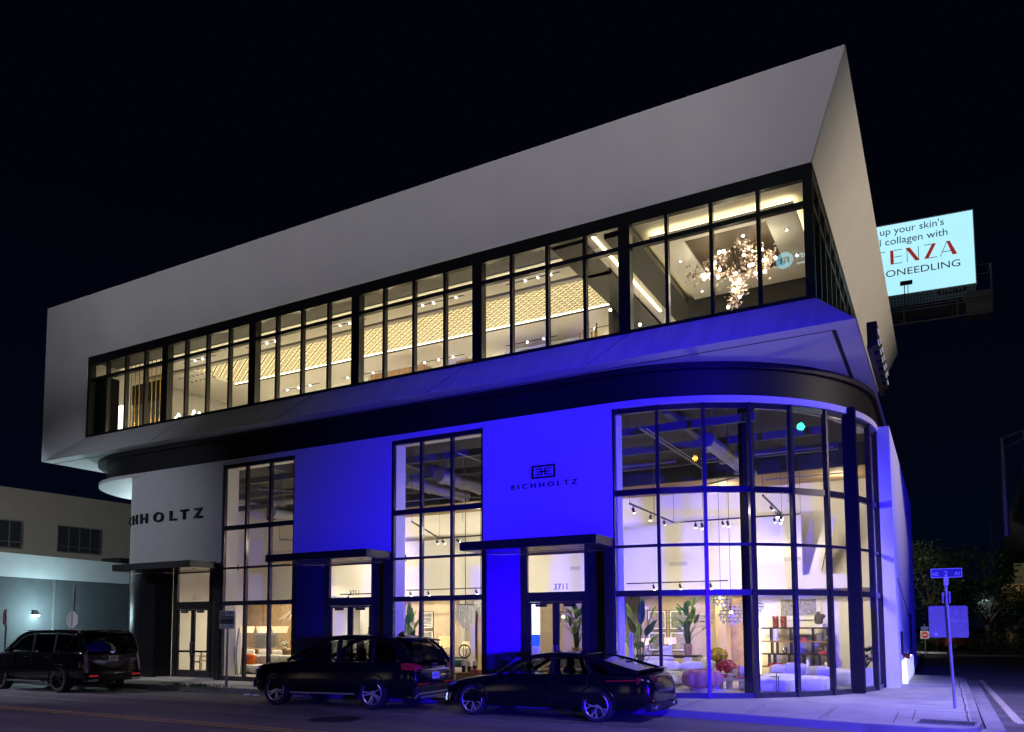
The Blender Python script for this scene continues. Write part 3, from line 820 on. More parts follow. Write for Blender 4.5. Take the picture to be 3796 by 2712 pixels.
# ------------------------------------------------------------------ furniture builders
def leaf(m, base, tip, width, droop=0.0, fold=0.25, n=7):
    """one broad leaf from base to tip, folded along its midrib"""
    base = Vector(base); tip = Vector(tip)
    d = tip - base; L = d.length
    side = d.cross(Vector((0, 0, 1)))
    if side.length < 1e-4: side = Vector((1, 0, 0))
    side.normalize(); nrm = side.cross(d).normalized()
    rows = []
    for i in range(n + 1):
        t = i / n
        w = width * (math.sin(PI * min(1, t ** 0.75)) ** 0.8) / 2 + 0.002
        c = base + d * t + Vector((0, 0, -droop * t * t * L))
        wob = 0.012 * math.sin(9 * t + base.x * 7)
        rows.append([c - side * w + nrm * (fold * w + wob), c, c + side * w + nrm * (fold * w - wob)])
    m.grid([[tuple(p) for p in r] for r in rows])

def banana_plant(loc, h, label, nleaf, spread, group, pot='pot', leaf_l=0.85, leaf_w=0.24, potmat='white_ceramic', potr=0.17, poth=0.32, seed=1, dense=False):
    rnd = random.Random(seed)
    t = thing('banana_plant', label, 'potted plant', loc, 0, group)
    m = MB(); m.lathe([(potr * 0.75, 0), (potr * 0.95, poth * 0.5), (potr, poth), (potr * 0.9, poth), (potr * 0.88, poth - 0.03)], n=18)
    m.build(pot, M_(potmat), t, smooth=35)
    sm = MB(); l1 = MB(); l2 = MB()
    for i in range(nleaf):
        a = 2 * PI * (i * 0.381966) + rnd.uniform(-0.3, 0.3)
        k = (i + 0.6) / nleaf
        lh = poth + (h - poth) * (0.25 + 0.52 * k) * rnd.uniform(0.92, 1.05)
        out = spread * (0.15 + 0.3 * (1 - k)) * rnd.uniform(0.7, 1.2)
        b = Vector((math.cos(a) * out, math.sin(a) * out, lh))
        sm.tube([(math.cos(a) * 0.04, math.sin(a) * 0.04, poth - 0.03), (math.cos(a) * out * 0.4, math.sin(a) * out * 0.4, poth + (lh - poth) * 0.6), b], [0.016, 0.012, 0.007], 6)
        ll = leaf_l * rnd.uniform(0.7, 1.1)
        up = 0.35 + 0.62 * k if not dense else rnd.uniform(0.0, 0.95)
        tip = b + Vector((math.cos(a) * ll * (1.05 - up), math.sin(a) * ll * (1.05 - up), ll * up * min(1, (h - lh) / (ll * up + 1e-4) if ll * up > h - lh else 1)))
        leaf(l1 if rnd.random() < 0.62 else l2, b, tip, leaf_w * rnd.uniform(0.7, 1.15), droop=0.25 * (1 - k))
    sm.build('stems', M_('stem_green'), t, smooth=True)
    o = l1.build('foliage', M_('leaf_green'), t, smooth=True)
    if l2.v: l2.build('spotlit_foliage', M_('leaf_spotlit'), t, smooth=True)
    return t

def flower_bowl(loc, r, label, col, name, vase_h=0.2, vase_mat='white_ceramic', n=70, group='flower arrangements'):
    rnd = random.Random(hash(name) % 100 + int(r * 100))
    t = thing(name, label, 'flowers', loc, 0, group)
    MB().lathe([(0.05, 0), (0.085, vase_h * 0.5), (0.06, vase_h), (0.05, vase_h)], n=14).build('vase', M_(vase_mat), t, smooth=35)
    m = MB(); g = MB()
    for i in range(n):
        z = rnd.uniform(-0.55, 1); a = rnd.uniform(0, 2 * PI); q = math.sqrt(max(0, 1 - z * z)) 
        p = Vector((q * math.cos(a) * r, q * math.sin(a) * r, vase_h + r * 0.62 + z * r * 0.72))
        s_ = r * rnd.uniform(0.13, 0.22)
        for k in range(5):
            b = 2 * PI * k / 5 + rnd.random()
            n_ = (p - Vector((0, 0, vase_h + r * 0.5))).normalized()
            u = n_.cross(Vector((0.3, 0.2, 1))).normalized(); v = n_.cross(u)
            e = (u * math.cos(b) + v * math.sin(b)) * s_
            f = (u * math.cos(b + 1.2) + v * math.sin(b + 1.2)) * s_
            m.add([p, p + e + n_ * s_ * 0.5, p + (e + f) * 0.7 + n_ * s_ * 0.3, p + f + n_ * s_ * 0.5], [(0, 1, 2, 3)])
        if i % 5 == 0: leaf(g, (0, 0, vase_h), p * 0.96 + Vector((0, 0, -0.02)), s_)
    g.build('leaves', M_('leaf_green'), t)
    m.build('petals', col, t)
    return t

def table_lamp(loc, label, shade_r, shade_h, h, shade='lamp_shade_linen', base='boucle', group='table lamps', power=6, taper=0.92):
    t = thing('table_lamp', label, 'lamp', loc, 0, group)
    bh = h - shade_h * 0.85
    m = MB(); prof = [(0.09, 0), (0.09, 0.02)]
    for k in range(9):
        z = 0.03 + (bh - 0.06) * k / 8; prof.append((0.035 + 0.035 * (k % 2), z))
    prof += [(0.012, bh - 0.02), (0.012, bh + 0.05)]
    m.lathe(prof, n=14); m.build('base', M_(base), t, smooth=50)
    m = MB(); m.lathe([(shade_r, h - shade_h), (shade_r * taper, h)], n=24); me = m.f; m.f = [f for f in m.f if len(f) == 4]
    m.build('shade', M_(shade), t, smooth=50)
    point('lamp_bulb', (loc[0], loc[1], loc[2] + h - shade_h * 0.5), power, (1.0, 0.75, 0.42), 0.04)
    return t

def tier_chandelier(loc, label, radii, group, tier_h=0.105, drop=4.0):
    t = thing('tiered_chandelier', label, 'chandelier', loc, 0, group)
    m = MB(); g = MB(); z = 0
    for r in radii:
        n = max(10, int(r * 46))
        for k in range(n):
            a = 2 * PI * k / n
            m.bar((r * math.cos(a), r * math.sin(a), z - tier_h * 0.95), (r * math.cos(a), r * math.sin(a), z), 0.044, 0.02, up=(math.cos(a), math.sin(a), 0))
        ring = [(r * math.cos(2 * PI * k / 24), r * math.sin(2 * PI * k / 24), z) for k in range(25)]
        g.tube(ring, 0.009, 5); z -= tier_h
    m.build('crystal_rods', M_('crystal'), t)
    g.tube([(0, 0, -0.1), (0, 0, drop)], 0.008, 5)
    g.build('frame', M_('dark_bronze'), t)
    MB().ball((0, 0, -tier_h * 1.5), 0.06, 10, 8).build('bulb', M_('globe_white'), t)
    return t

def framed_picture(name, label, x0, x1, z0, z1, y, art, group, mat_w=0.08, frame='black_wood'):
    t = thing(name, label, 'picture', ((x0 + x1) / 2, y, (z0 + z1) / 2), 0, group)
    w, h = (x1 - x0) / 2, (z1 - z0) / 2
    m = MB(); f = 0.025
    m.box(-w, w, -0.03, 0, -h, -h + f); m.box(-w, w, -0.03, 0, h - f, h); m.box(-w, -w + f, -0.029, -0.001, -h + f, h - f); m.box(w - f, w, -0.029, -0.001, -h + f, h - f)
    m.build('frame', M_(frame), t)
    MB().box(-w + f, w - f, -0.015, -0.003, -h + f, h - f).build('mount', M_('picture_white'), t)
    MB().box(-w + mat_w, w - mat_w, -0.020, -0.016, -h + mat_w, h - mat_w).build('print', art, t)
    return t

def art_mat(name, cols, scale=(3, 1, 3), dist=3.0):
    m = bpy.data.materials.new(name); m.use_nodes = True
    nt = m.node_tree; b = nt.nodes['Principled BSDF']; b.inputs['Roughness'].default_value = 0.7
    tc = nt.nodes.new('ShaderNodeTexCoord'); mp = nt.nodes.new('ShaderNodeMapping'); mp.inputs['Scale'].default_value = scale
    nz = nt.nodes.new('ShaderNodeTexNoise'); nz.inputs['Scale'].default_value = 2.2; nz.inputs['Distortion'].default_value = dist; nz.inputs['Detail'].default_value = 4
    r = nt.nodes.new('ShaderNodeValToRGB'); el = r.color_ramp.elements
    for i, c in enumerate(cols):
        p = 0.36 + 0.28 * i / (len(cols) - 1)
        e = el[i] if i < 2 else el.new(p)
        e.position = p; e.color = (*c, 1)
    nt.links.new(tc.outputs['Object'], mp.inputs[0]); nt.links.new(mp.outputs[0], nz.inputs['Vector']); nt.links.new(nz.outputs['Fac'], r.inputs[0]); nt.links.new(r.outputs[0], b.inputs['Base Color'])
    return m

# ------------------------------------------------------------------ corner room
t = thing('pouf', 'round rust pink pouf lobed like a pumpkin in the corner window', 'pouf', (-5.95, 21.85, 0.168))
m = MB(); rows = []
for i in range(13):
    ph = PI * (0.06 + 0.88 * i / 12)
    row = []
    for k in range(73):
        a = 2 * PI * k / 72
        lobe = 0.80 + 0.20 * abs(math.sin(a * 5.5))**0.55
        r = 0.58 * (math.sin(ph) ** 0.55) * (lobe if 1 else 1)
        row.append((r * math.cos(a), r * math.sin(a), 0.33 - 0.26 * math.copysign(abs(math.cos(ph)) ** 0.8, math.cos(ph))))
    rows.append(row)
m.grid(rows); m.build('cushion', M_('pink_boucle'), t, smooth=True)
MB().lathe([(0.34, 0), (0.36, 0.05), (0.34, 0.09)], n=24).build('plinth', M_('pale_wood'), t)

t = thing('sofa', 'cream curved sofa with rounded backrest behind the pink pouf', 'sofa', (-7.5, 23.3, 0.168), 0, 'cream sofas in the shop')
m = MB(); m.pill(-0.9, 0.6, -0.85, 0.5, 0.04, 0.42, 0.35, 28, 12); m.build('chaise', M_('boucle'), t, smooth=True)
m = MB(); m.pill(0.4, 1.5, -0.1, 0.8, 0.04, 0.40, 0.35, 28, 12); m.build('seat', M_('boucle'), t, smooth=True)
for a, b, c, d, z in ((-1.0, 0.0, 0.4, 0.9, 0.72), (-0.1, 0.28, 0.35, 0.8, 0.70), (0.25, 1.55, 0.55, 1.0, 0.70)):
    m = MB(); m.pill(a, b, c, d, 0.25, z, 0.55, 24, 12); m.build('back_cushion', M_('boucle'), t, smooth=True)
t = thing('sofa', 'long cream sofa with rolled bolsters standing behind the curved sofa', 'sofa', (-7.8, 25.1, 0.168), 0, 'cream sofas in the shop')
m = MB(); m.pill(-1.2, 1.3, -0.4, 0.4, 0.05, 0.5, 0.3, 24, 10); m.build('seat', M_('cream_fabric'), t, smooth=True)
for k in range(2):
    m = MB(); m.pill(-0.95, 0.05, -0.2, 0.15, 0.52 + k * 0.13, 0.66 + k * 0.13, 0.5); m.build('bolster', M_('cream_fabric'), t, smooth=True)
for k in range(3):
    m = MB(); m.pill(0.35 + k * 0.28, 0.72 + k * 0.28, -0.15, 0.2, 0.5, 0.78, 0.55); m.build('cushion', mat('olive_cushion', (0.45, 0.40, 0.26), 0.9) if k == 1 else M_('cream_fabric'), t, smooth=True)
banana_plant((-7.72, 21.75, 0.168), 2.65, 'tall banana plant with bright yellow green leaves beside the corner wall', 13, 0.9, 'large leafy shop plants', seed=3, leaf_w=0.30, leaf_l=0.95)
banana_plant((-7.25, 25.0, 1.0), 1.95, 'bushy broad-leaved plant in a woven basket on the dark console', 24, 0.9, 'large leafy shop plants', pot='basket', potmat='basket_weave', potr=0.14, poth=0.38, leaf_l=0.62, leaf_w=0.2, seed=11, dense=True)
t = thing('console_table', 'long black console table carrying two drum lamps and a basket plant', 'console table', (-8.2, 25.75, 0.168))
MB().box(-1.0, 1.15, -0.25, 0.25, 0.72, 0.82).build('top', M_('black_wood'), t, bevel=0.01)
for x in (-0.85, 1.0):
    for y in (-0.18, 0.18): MB().box(x - 0.03, x + 0.03, y - 0.03, y + 0.03, 0, 0.72).build('leg', M_('black_wood'), t)
table_lamp((-8.02, 25.6, 0.99), 'drum lamp with pale linen shade at the right end of the black console', 0.21, 0.2, 0.57)
table_lamp((-8.85, 25.6, 0.99), 'drum lamp with pale linen shade half hidden behind the tall banana plant', 0.19, 0.19, 0.54)
MB_ = MB().box(-0.22, 0.22, -0.02, 0.02, 0, 0.30)
o = MB_.build('art_board', M_('picture_white'), None); o.location = (-8.12, 25.38, 0.99); tag(o, 'blank white board standing in front of the drum lamp', 'board')
ART1 = art_mat('art_reeds', ((0.5, 0.45, 0.36), (0.10, 0.09, 0.08), (0.55, 0.5, 0.42), (0.22, 0.06, 0.05)), (26, 1, 2.0), 0.4)
ART2 = art_mat('art_reeds_dark', ((0.35, 0.33, 0.28), (0.08, 0.09, 0.08), (0.42, 0.40, 0.34)), (22, 1, 1.6), 0.4)
for i, (x0, x1, z0, z1, a, l) in enumerate(((-9.68, -8.95, 1.80, 2.53, ART1, 'upper left print of reeds, one of four white-mounted frames on the beige wall'), (-8.85, -8.12, 1.80, 2.53, ART2, 'upper right print of dark reeds, one of four white-mounted frames on the beige wall'),
                                     (-9.68, -8.95, 1.02, 1.74, ART2, 'lower left print of reeds behind the left drum lamp'), (-8.85, -8.12, 1.02, 1.74, ART1, 'lower right print of reeds behind the right drum lamp'))):
    framed_picture('framed_print', l, x0, x1, z0, z1, 28.19, a, 'reed prints on the beige wall')
t = thing('exit_sign', 'small white emergency light box high on the beige wall above the prints', 'emergency light', (-9.76, 28.19, 2.62))
MB().box(-0.14, 0.14, -0.06, 0, -0.045, 0.045).build('housing', M_('picture_white'), t, bevel=0.01)
for x in (-0.09, 0.09): MB().ball((x, -0.07, 0), 0.03, 8, 6).build('lens', M_('clear_glass'), t)
t = thing('surfboard', 'white surfboard leaning on the wall left of the corner window', 'surfboard', (-7.35, 20.05, 0.168), R(-80))
poly = [(0.19 * math.sin(PI * min(1, (k / 14) ** 1.0)) ** 0.7, 1.62 * k / 14) for k in range(15)]
m = MB(); m.prism([(-x, z) for x, z in poly] + [(x, z) for x, z in poly[::-1][1:-1]], -0.03, 0.03, 'xz')
m.build('board', M_('boucle'), t, bevel=0.01); MB().box(-0.008, 0.008, -0.033, -0.031, 0.05, 1.55).build('stringer', M_('black_wood'), t)
t = thing('coffee_table', 'low pale stone coffee table with round legs beside the pouf', 'coffee table', (-5.2, 22.5, 0.168))
MB().box(-0.65, 0.40, -0.3, 0.45, 0.25, 0.33).build('top', M_('white_ceramic'), t, bevel=0.01)
for x, y in ((-0.5, -0.15), (-0.12, -0.18), (0.22, -0.15), (0.25, 0.3), (-0.5, 0.3)):
    MB().lathe([(0.09, 0), (0.09, 0.25)], (x, y, 0), 14).build('leg', M_('white_ceramic'), t, smooth=40)
MB().box(-0.7, 0.45, -0.35, 0.5, 0.0, 0.02).build('base', M_('white_ceramic'), t)
for i, (x, y, w, h) in enumerate(((-5.52, 22.35, 0.15, 0.10), (-5.0, 22.3, 0.18, 0.07))):
    t = thing('book_stack', ('short stack of pink books at the left end of the stone coffee table', 'flat red book at the right end of the stone coffee table')[i], 'books', (x, y, 0.50), 0, 'books on the stone table')
    for k in range(1 + (i == 0) * 2): MB().box(-w, w, -0.11, 0.11, k * 0.034, k * 0.034 + 0.03).build('book', mat('book_pink', (0.55, 0.07, 0.14), 0.6), t)
for i, (x, h) in enumerate(((-5.22, 0.24), (-5.08, 0.35), (-4.95, 0.30))):
    t = thing('candle_holder', ('shortest of three white cylinder candle holders on the stone table', 'tallest of three white cylinder candle holders on the stone table', 'rightmost of three white cylinder candle holders on the stone table')[i], 'candle holder', (x, 22.55, 0.50), 0, 'white candle holders')
    MB().lathe([(0.055, 0), (0.055, h * 0.4)], n=16).build('base', M_('brushed_metal'), t, smooth=40)
    MB().lathe([(0.06, h * 0.4), (0.06, h), (0.045, h), (0.045, h - 0.03)], n=16).build('cup', M_('white_ceramic'), t, smooth=40)
t = thing('bowl', 'shallow white bowl on the stone coffee table', 'bowl', (-5.35, 22.42, 0.5))
MB().lathe([(0.06, 0), (0.17, 0.07), (0.18, 0.11), (0.16, 0.10), (0.02, 0.03)], n=20).build('dish', M_('white_ceramic'), t, smooth=40)
flower_bowl((-5.92, 23.5, 0.66), 0.27, 'big bunch of yellow blossom in a grey vase behind the pouf', mat('petal_yellow', (0.75, 0.60, 0.06), 0.6, var=0.3), 'yellow_flowers', 0.25, 'stone_grey', 110)
flower_bowl((-5.52, 22.85, 0.50), 0.27, 'big bunch of pink red roses on the stone coffee table', mat('petal_pink', (0.55, 0.06, 0.11), 0.6, var=0.5, scale=14), 'pink_flowers', 0.10, 'black_wood', 110)
t = thing('side_table', 'small white pedestal carrying the vase of yellow blossom', 'side table', (-5.92, 23.5, 0.168))
MB().lathe([(0.16, 0), (0.16, 0.03), (0.05, 0.06), (0.05, 0.44), (0.22, 0.46), (0.22, 0.49)], n=18).build('pedestal', M_('white_ceramic'), t, smooth=40)
tier_chandelier((-5.92, 24.0, 2.95), 'glass-rod tiered chandelier, highest and leftmost of the three in the corner', (0.30, 0.33, 0.30, 0.24), 'tiered glass chandeliers in the corner', drop=4.85)
tier_chandelier((-5.50, 23.5, 2.50), 'glass-rod tiered chandelier, lowest of the three in the corner', (0.25, 0.31, 0.36, 0.31, 0.24), 'tiered glass chandeliers in the corner', drop=5.3)
tier_chandelier((-5.22, 25.0, 2.80), 'glass-rod tiered chandelier, rightmost of the three, in front of the white wall', (0.22, 0.30, 0.36, 0.36, 0.28, 0.2), 'tiered glass chandeliers in the corner', tier_h=0.09, drop=5.0)
# shelf unit with its things
t = thing('shelf_unit', 'dark open shelf unit with staggered posts against the white corner wall', 'shelf', (-4.34, 27.75, 0.168))
for z in (1.69, 1.24, 0.82, 0.40): MB().box(-1.11, 1.11, -0.18, 0.18, z - 0.025, z + 0.025).build('shelf_board', M_('wood') if z in (1.24, 0.40) else M_('dark_bronze'), t)
for x, z0, z1, w in ((-0.82, 1.265, 1.665, 0.025), (-0.18, 0.845, 1.665, 0.03), (0.02, 1.265, 1.665, 0.02), (0.52, 1.265, 1.665, 0.025), (0.98, 0.425, 1.665, 0.035), (-0.8, 0.845, 1.215, 0.025), (-0.63, 0.845, 1.215, 0.02), (0.5, 0.425, 1.215, 0.03), (-0.9, 0.425, 0.795, 0.02), (-0.72, 0, 0.795, 0.03), (-0.25, 0.425, 0.795, 0.02), (0.2, 0, 0.795, 0.03), (0.7, 0.425, 0.795, 0.02), (0.9, 0, 0.375, 0.03)):
    MB().box(x - w, x + w, -0.15, 0.15, z0, z1).build('post', M_('black_wood'), t)
for i, x in enumerate((-5.0, -4.74)):
    t = thing('ribbed_vase', ('left one of two ribbed red brown vases on top of the shelf unit', 'right one of two ribbed red brown vases on top of the shelf unit')[i], 'vase', (x, 27.72, 1.884), 0, 'ribbed vases')
    pr = [(0.09, 0)]
    for k in range(5): pr += [(0.085, 0.02 + k * 0.07), (0.115, 0.05 + k * 0.07)]
    MB().lathe(pr + [(0.09, 0.38), (0.07, 0.36)], n=18).build('body', mat('red_ceramic', (0.22, 0.06, 0.04), 0.4), t, smooth=50)
t = thing('bust', 'dark torso sculpture on a white plinth at the right end of the shelf top', 'sculpture', (-3.62, 27.7, 1.884))
MB().box(-0.13, 0.13, -0.1, 0.1, 0, 0.10).build('plinth', M_('white_ceramic'), t)
m = MB(); m.pill(-0.14, 0.13, -0.1, 0.1, 0.10, 0.36, 0.6); m.pill(-0.13, 0.21, -0.09, 0.09, 0.28, 0.44, 0.7); m.pill(-0.07, 0.05, -0.06, 0.06, 0.40, 0.52, 0.7)
m.build('torso', mat('dark_stone', (0.05, 0.045, 0.045), 0.6, bump=0.2), t, smooth=True)
for i, (x, z, w, h, c, lb) in enumerate(((-4.1, 1.434, 0.1, 0.12, 'book_pink', 'small red box on the second shelf board'), (-3.45, 1.014, 0.2, 0.09, 'book_pink', 'flat stack of red books on the third shelf board'), (-5.05, 0.594, 0.24, 0.10, 'book_red', 'stack of dark red books on the lowest shelf board'))):
    t = thing('shelf_books', lb, 'books', (x, 27.7, z), 0, 'books on the shelf unit')
    for k in range(3): MB().box(-w + k * 0.015, w - k * 0.02, -0.1, 0.1, k * h / 3, (k + 0.9) * h / 3).build('book', mat('book_red', (0.35, 0.05, 0.06), 0.6) if c == 'book_red' or k == 1 else M_(c), t)
for i, (x, z, r, h, lb, mm) in enumerate(((-5.0, 1.434, 0.05, 0.34, 'slim white candle stand on the second shelf board', 'white_ceramic'), (-3.62, 1.434, 0.13, 0.26, 'left dark marbled bowl on the second shelf board', 'stone_grey'), (-3.38, 1.434, 0.11, 0.26, 'right dark marbled bowl on the second shelf board', 'stone_grey'),
                                       (-4.72, 1.014, 0.09, 0.2, 'silver ball vase on the third shelf board', 'chrome'), (-3.42, 1.10, 0.09, 0.18, 'round glass bowl on the third shelf board', 'chrome'), (-3.2, 1.014, 0.045, 0.3, 'tall dark bottle on the third shelf board', 'dark_bronze'), (-4.0, 0.594, 0.07, 0.24, 'white jug on the lowest shelf board', 'white_ceramic'), (-3.4, 0.594, 0.1, 0.16, 'white cone lamp on the lowest shelf board', 'white_ceramic'))):
    t = thing('shelf_vase', lb, 'vase', (x, 27.7, z), 0, 'vases on the shelf unit')
    MB().lathe([(r * 0.6, 0), (r, h * 0.45), (r * 0.75, h * 0.85), (r * 0.85, h), (r * 0.7, h * 0.97)], n=16).build('body', M_(mm), t, smooth=50)
framed_picture('wide_painting', 'large abstract dark-brush painting in a wide white frame above the shelf', -5.05, -3.60, 2.13, 2.98, 28.19, art_mat('art_brush', ((0.5, 0.5, 0.48), (0.03, 0.03, 0.04), (0.45, 0.44, 0.45), (0.10, 0.05, 0.06)), (1.6, 1, 2.6), 3.5), None, 0.15, 'picture_white')
t = thing('floor_lamp', 'glowing paper column lamp left of the shelf unit', 'lamp', (-5.62, 27.75, 0.168))
MB().lathe([(0.1, 0.15), (0.12, 0.6), (0.12, 1.2), (0.1, 1.7)], n=18).build('shade', M_('floor_lamp_glow'), t, smooth=50)
MB().lathe([(0.14, 0), (0.14, 0.03), (0.03, 0.05), (0.03, 0.15)], n=16).build('base', M_('black_metal'), t)
point('lamp_bulb', (-5.5, 27.5, 1.2), 30, (1.0, 0.78, 0.42), 0.15)
t = thing('sofa', 'white lobed modular sofa with round cushions at the curve of the window', 'sofa', (-3.7, 22.6, 0.168), 0, 'cream sofas in the shop')
for x0, x1, y0, y1, z in ((-0.95, 0.30, -1.0, -0.05, 0.40), (0.05, 0.95, -0.40, 0.65, 0.42), (-0.9, 0.2, -0.15, 0.9, 0.44)):
    m = MB(); m.pill(x0, x1, y0, y1, 0.03, z, 0.38, 28, 12); m.build('seat', M_('boucle'), t, smooth=True)
for x0, x1, y0, y1, z in ((-0.75, -0.2, 0.7, 1.2, 0.68), (-0.35, 0.05, 0.75, 1.15, 0.74), (-0.1, 0.3, 0.75, 1.15, 0.72), (0.2, 0.95, 0.55, 1.1, 0.66)):
    m = MB(); m.pill(x0, x1, y0, y1, 0.25, z, 0.7, 22, 12); m.build('back_cushion', M_('boucle'), t, smooth=True)
t = thing('side_table', 'tiny black two-tier side table perched by the white lobed sofa', 'side table', (-3.9, 21.5, 0.168))
for z, r in ((0.55, 0.14), (0.44, 0.13)): MB().lathe([(r, z), (r, z + 0.012)], (0.03 if z > 0.5 else -0.03, 0, 0), 18).build('top', M_('black_metal'), t)
m = MB(); m.tube([(0, 0, 0.0), (0, 0, 0.55)], 0.012, 6); m.tube([(0.05, 0, 0), (0.05, 0, 0.44)], 0.012, 6); m.lathe([(0.1, 0), (0.1, 0.012)], n=16); m.build('stand', M_('black_metal'), t)
t = thing('armchair', 'round cream tub chair half hidden by the right-hand column', 'armchair', (-2.62, 23.9, 0.168))
m = MB(); m.pill(-0.36, 0.36, -0.36, 0.36, 0.06, 0.56, 0.5, 26, 12); m.build('tub', M_('boucle'), t, smooth=True)
for x in (-0.2, 0.2): MB().box(x - 0.015, x + 0.015, -0.2, -0.17, 0, 0.1).build('leg', M_('chrome'), t)
t = thing('monstera_plant', 'dark green monstera in a white box planter at the right end of the window', 'potted plant', (-1.98, 24.25, 0.168), 0, 'large leafy shop plants')
MB().box(-0.2, 0.2, -0.2, 0.2, 0, 0.58).build('planter', M_('white_ceramic'), t, bevel=0.015)
m = MB(); rnd = random.Random(5); g = MB()
for i in range(26):
    a = rnd.uniform(0, 2 * PI); h = rnd.uniform(0.72, 1.1); r = rnd.uniform(0.05, 0.2)
    b = Vector((r * math.cos(a), r * math.sin(a), h))
    g.tube([(0, 0, 0.56), b], [0.008, 0.005], 5)
    for k in range(5):
        aa = a + (k - 2) * 0.4; leaf(m, b, b + Vector((math.cos(aa) * 0.17, math.sin(aa) * 0.17, 0.16 - 0.04 * abs(k - 2))), 0.05, 0.2)
g.build('stems', M_('stem_green'), t); m.build('foliage', mat('leaf_dark', (0.012, 0.035, 0.012), 0.4, var=0.4), t)

# ------------------------------------------------------------------ second shop window
banana_plant((-16.75, 22.9, 0.168), 2.75, 'tall banana plant with lime leaves behind the second shop window', 15, 0.75, 'large leafy shop plants', seed=8, leaf_l=0.7, leaf_w=0.24)
STRIPE = art_mat('art_stripes', ((0.7, 0.69, 0.66), (0.04, 0.04, 0.04), (0.6, 0.6, 0.58)), (0.4, 1, 6), 0.1)
framed_picture('framed_print', 'upper black and white striped print beside the lime banana plant', -19.86, -19.1, 1.86, 2.60, 27.89, STRIPE, 'striped prints')
framed_picture('framed_print', 'lower black and white striped print beside the lime banana plant', -19.86, -19.1, 1.05, 1.80, 27.89, STRIPE, 'striped prints')
def rod_chandelier(loc, label, r, h, n, seed, drop):
    rnd = random.Random(seed)
    t = thing('rod_chandelier', label, 'chandelier', loc, 0, 'hanging glass strip chandeliers')
    ms = [MB(), MB()]
    for i in range(n):
        q = r * math.sqrt(rnd.random()); a = rnd.uniform(0, 2 * PI)
        z1 = rnd.uniform(-0.12, 0.02); z0 = z1 - h * (0.62 + 0.38 * (1 - q / r)) * rnd.uniform(0.7, 1)
        k = rnd.randint(2, 3)
        for j in range(k):
            ms[rnd.randint(0, 1)].bar((q * math.cos(a), q * math.sin(a), z0 + (z1 - z0) * j / k), (q * math.cos(a), q * math.sin(a), z0 + (z1 - z0) * (j + 0.92) / k), 0.05, 0.05)
    ms[0].build('glass_strips', M_('crystal'), t); ms[1].build('smoked_strips', mat('crystal_pale', (0.72, 0.70, 0.68), 0.2, emit=(1, 0.92, 0.85), es=0.18), t)  # pale strips get a weak emission put in as well
    m = MB(); m.tube([(0, 0, -0.1), (0, 0, drop)], 0.012, 6); m.lathe([(r * 0.9, -0.02), (r * 0.9, 0.0)], n=20); m.build('rod', M_('dark_bronze'), t)
rod_chandelier((-14.43, 23.0, 2.72), 'large chandelier of smoked glass strips in the second shop window', 0.34, 0.86, 80, 4, 5.1)
rod_chandelier((-15.02, 25.0, 3.02), 'second glass strip chandelier further back, at the edge of the second shop window', 0.26, 0.62, 50, 6, 4.8)
table_lamp((-16.93, 25.5, 0.72), 'baluster lamp with a tall gold pleated shade in the second shop window', 0.25, 0.42, 0.86, 'lamp_shade_gold', 'white_ceramic', power=8, taper=0.96)
table_lamp((-16.42, 26.2, 0.70), 'small cream lamp further back beside the gold pleated lamp', 0.17, 0.24, 0.66, 'lamp_shade_linen', 'boucle', power=6, taper=0.75)
table_lamp((-18.9, 26.3, 0.80), 'cream lamp with ribbed base in front of the striped prints', 0.18, 0.26, 0.7, 'lamp_shade_linen', 'boucle', power=5)
t = thing('console_table', 'glass console table under the torso and lamps of the second shop window', 'console table', (-17.2, 24.9, 0.168))
MB().box(-1.1, 0.6, -0.25, 0.75, 0.70, 0.75).build('top', M_('white_ceramic'), t, bevel=0.01)
for x in (-1.0, 0.5):
    for y in (-0.15, 0.6): MB().box(x - 0.04, x + 0.04, y - 0.04, y + 0.04, 0, 0.70).build('leg', M_('white_ceramic'), t)
t = thing('bust', 'weathered grey stone torso on the console of the second shop window', 'sculpture', (-17.0, 24.6, 0.92))
m = MB(); m.pill(-0.16, 0.16, -0.12, 0.12, 0, 0.34, 0.65); m.pill(-0.22, 0.20, -0.12, 0.12, 0.24, 0.44, 0.7); m.ball((-0.03, 0, 0.47), (0.10, 0.09, 0.09)); m.build('torso', M_('stone_grey'), t, smooth=True)
for i, x in enumerate((-16.62, -16.47)):
    t = thing('candlestick', ('taller black candlestick beside the stone torso', 'shorter black candlestick beside the stone torso')[i], 'candlestick', (x, 24.6, 0.92), 0, 'black candlesticks')
    h = 0.48 - 0.14 * i; MB().lathe([(0.06, 0), (0.05, 0.02), (0.015, 0.05), (0.02, h * 0.5), (0.012, h * 0.7), (0.03, h)], n=12).build('stick', M_('black_metal'), t, smooth=40)
t = thing('ring_sculpture', 'bronze sculpture of crossed rings in the second shop window', 'sculpture', (-14.15, 22.5, 0.88))
for k, (ax, r) in enumerate((((1, 0), 0.23), ((0.6, 0.8), 0.2), ((-0.7, 0.7), 0.21))):
    ring = [(ax[0] * r * math.cos(2 * PI * j / 28), ax[1] * r * math.cos(2 * PI * j / 28), 0.25 + r * math.sin(2 * PI * j / 28)) for j in range(29)]
    MB().tube(ring, 0.014, 6).build('ring', M_('dark_bronze'), t, smooth=True)
MB().lathe([(0.12, 0), (0.12, 0.02)], n=16).build('base', M_('dark_bronze'), t)
t = thing('side_table', 'white round table under the ring sculpture', 'side table', (-14.1, 22.5, 0.168))
MB().lathe([(0.25, 0), (0.08, 0.04), (0.08, 0.66), (0.36, 0.68), (0.36, 0.71)], n=20).build('pedestal', M_('white_ceramic'), t, smooth=40)
t = thing('bench', 'teal upholstered bench on a walnut base in the second shop window', 'bench', (-14.9, 23.2, 0.168))
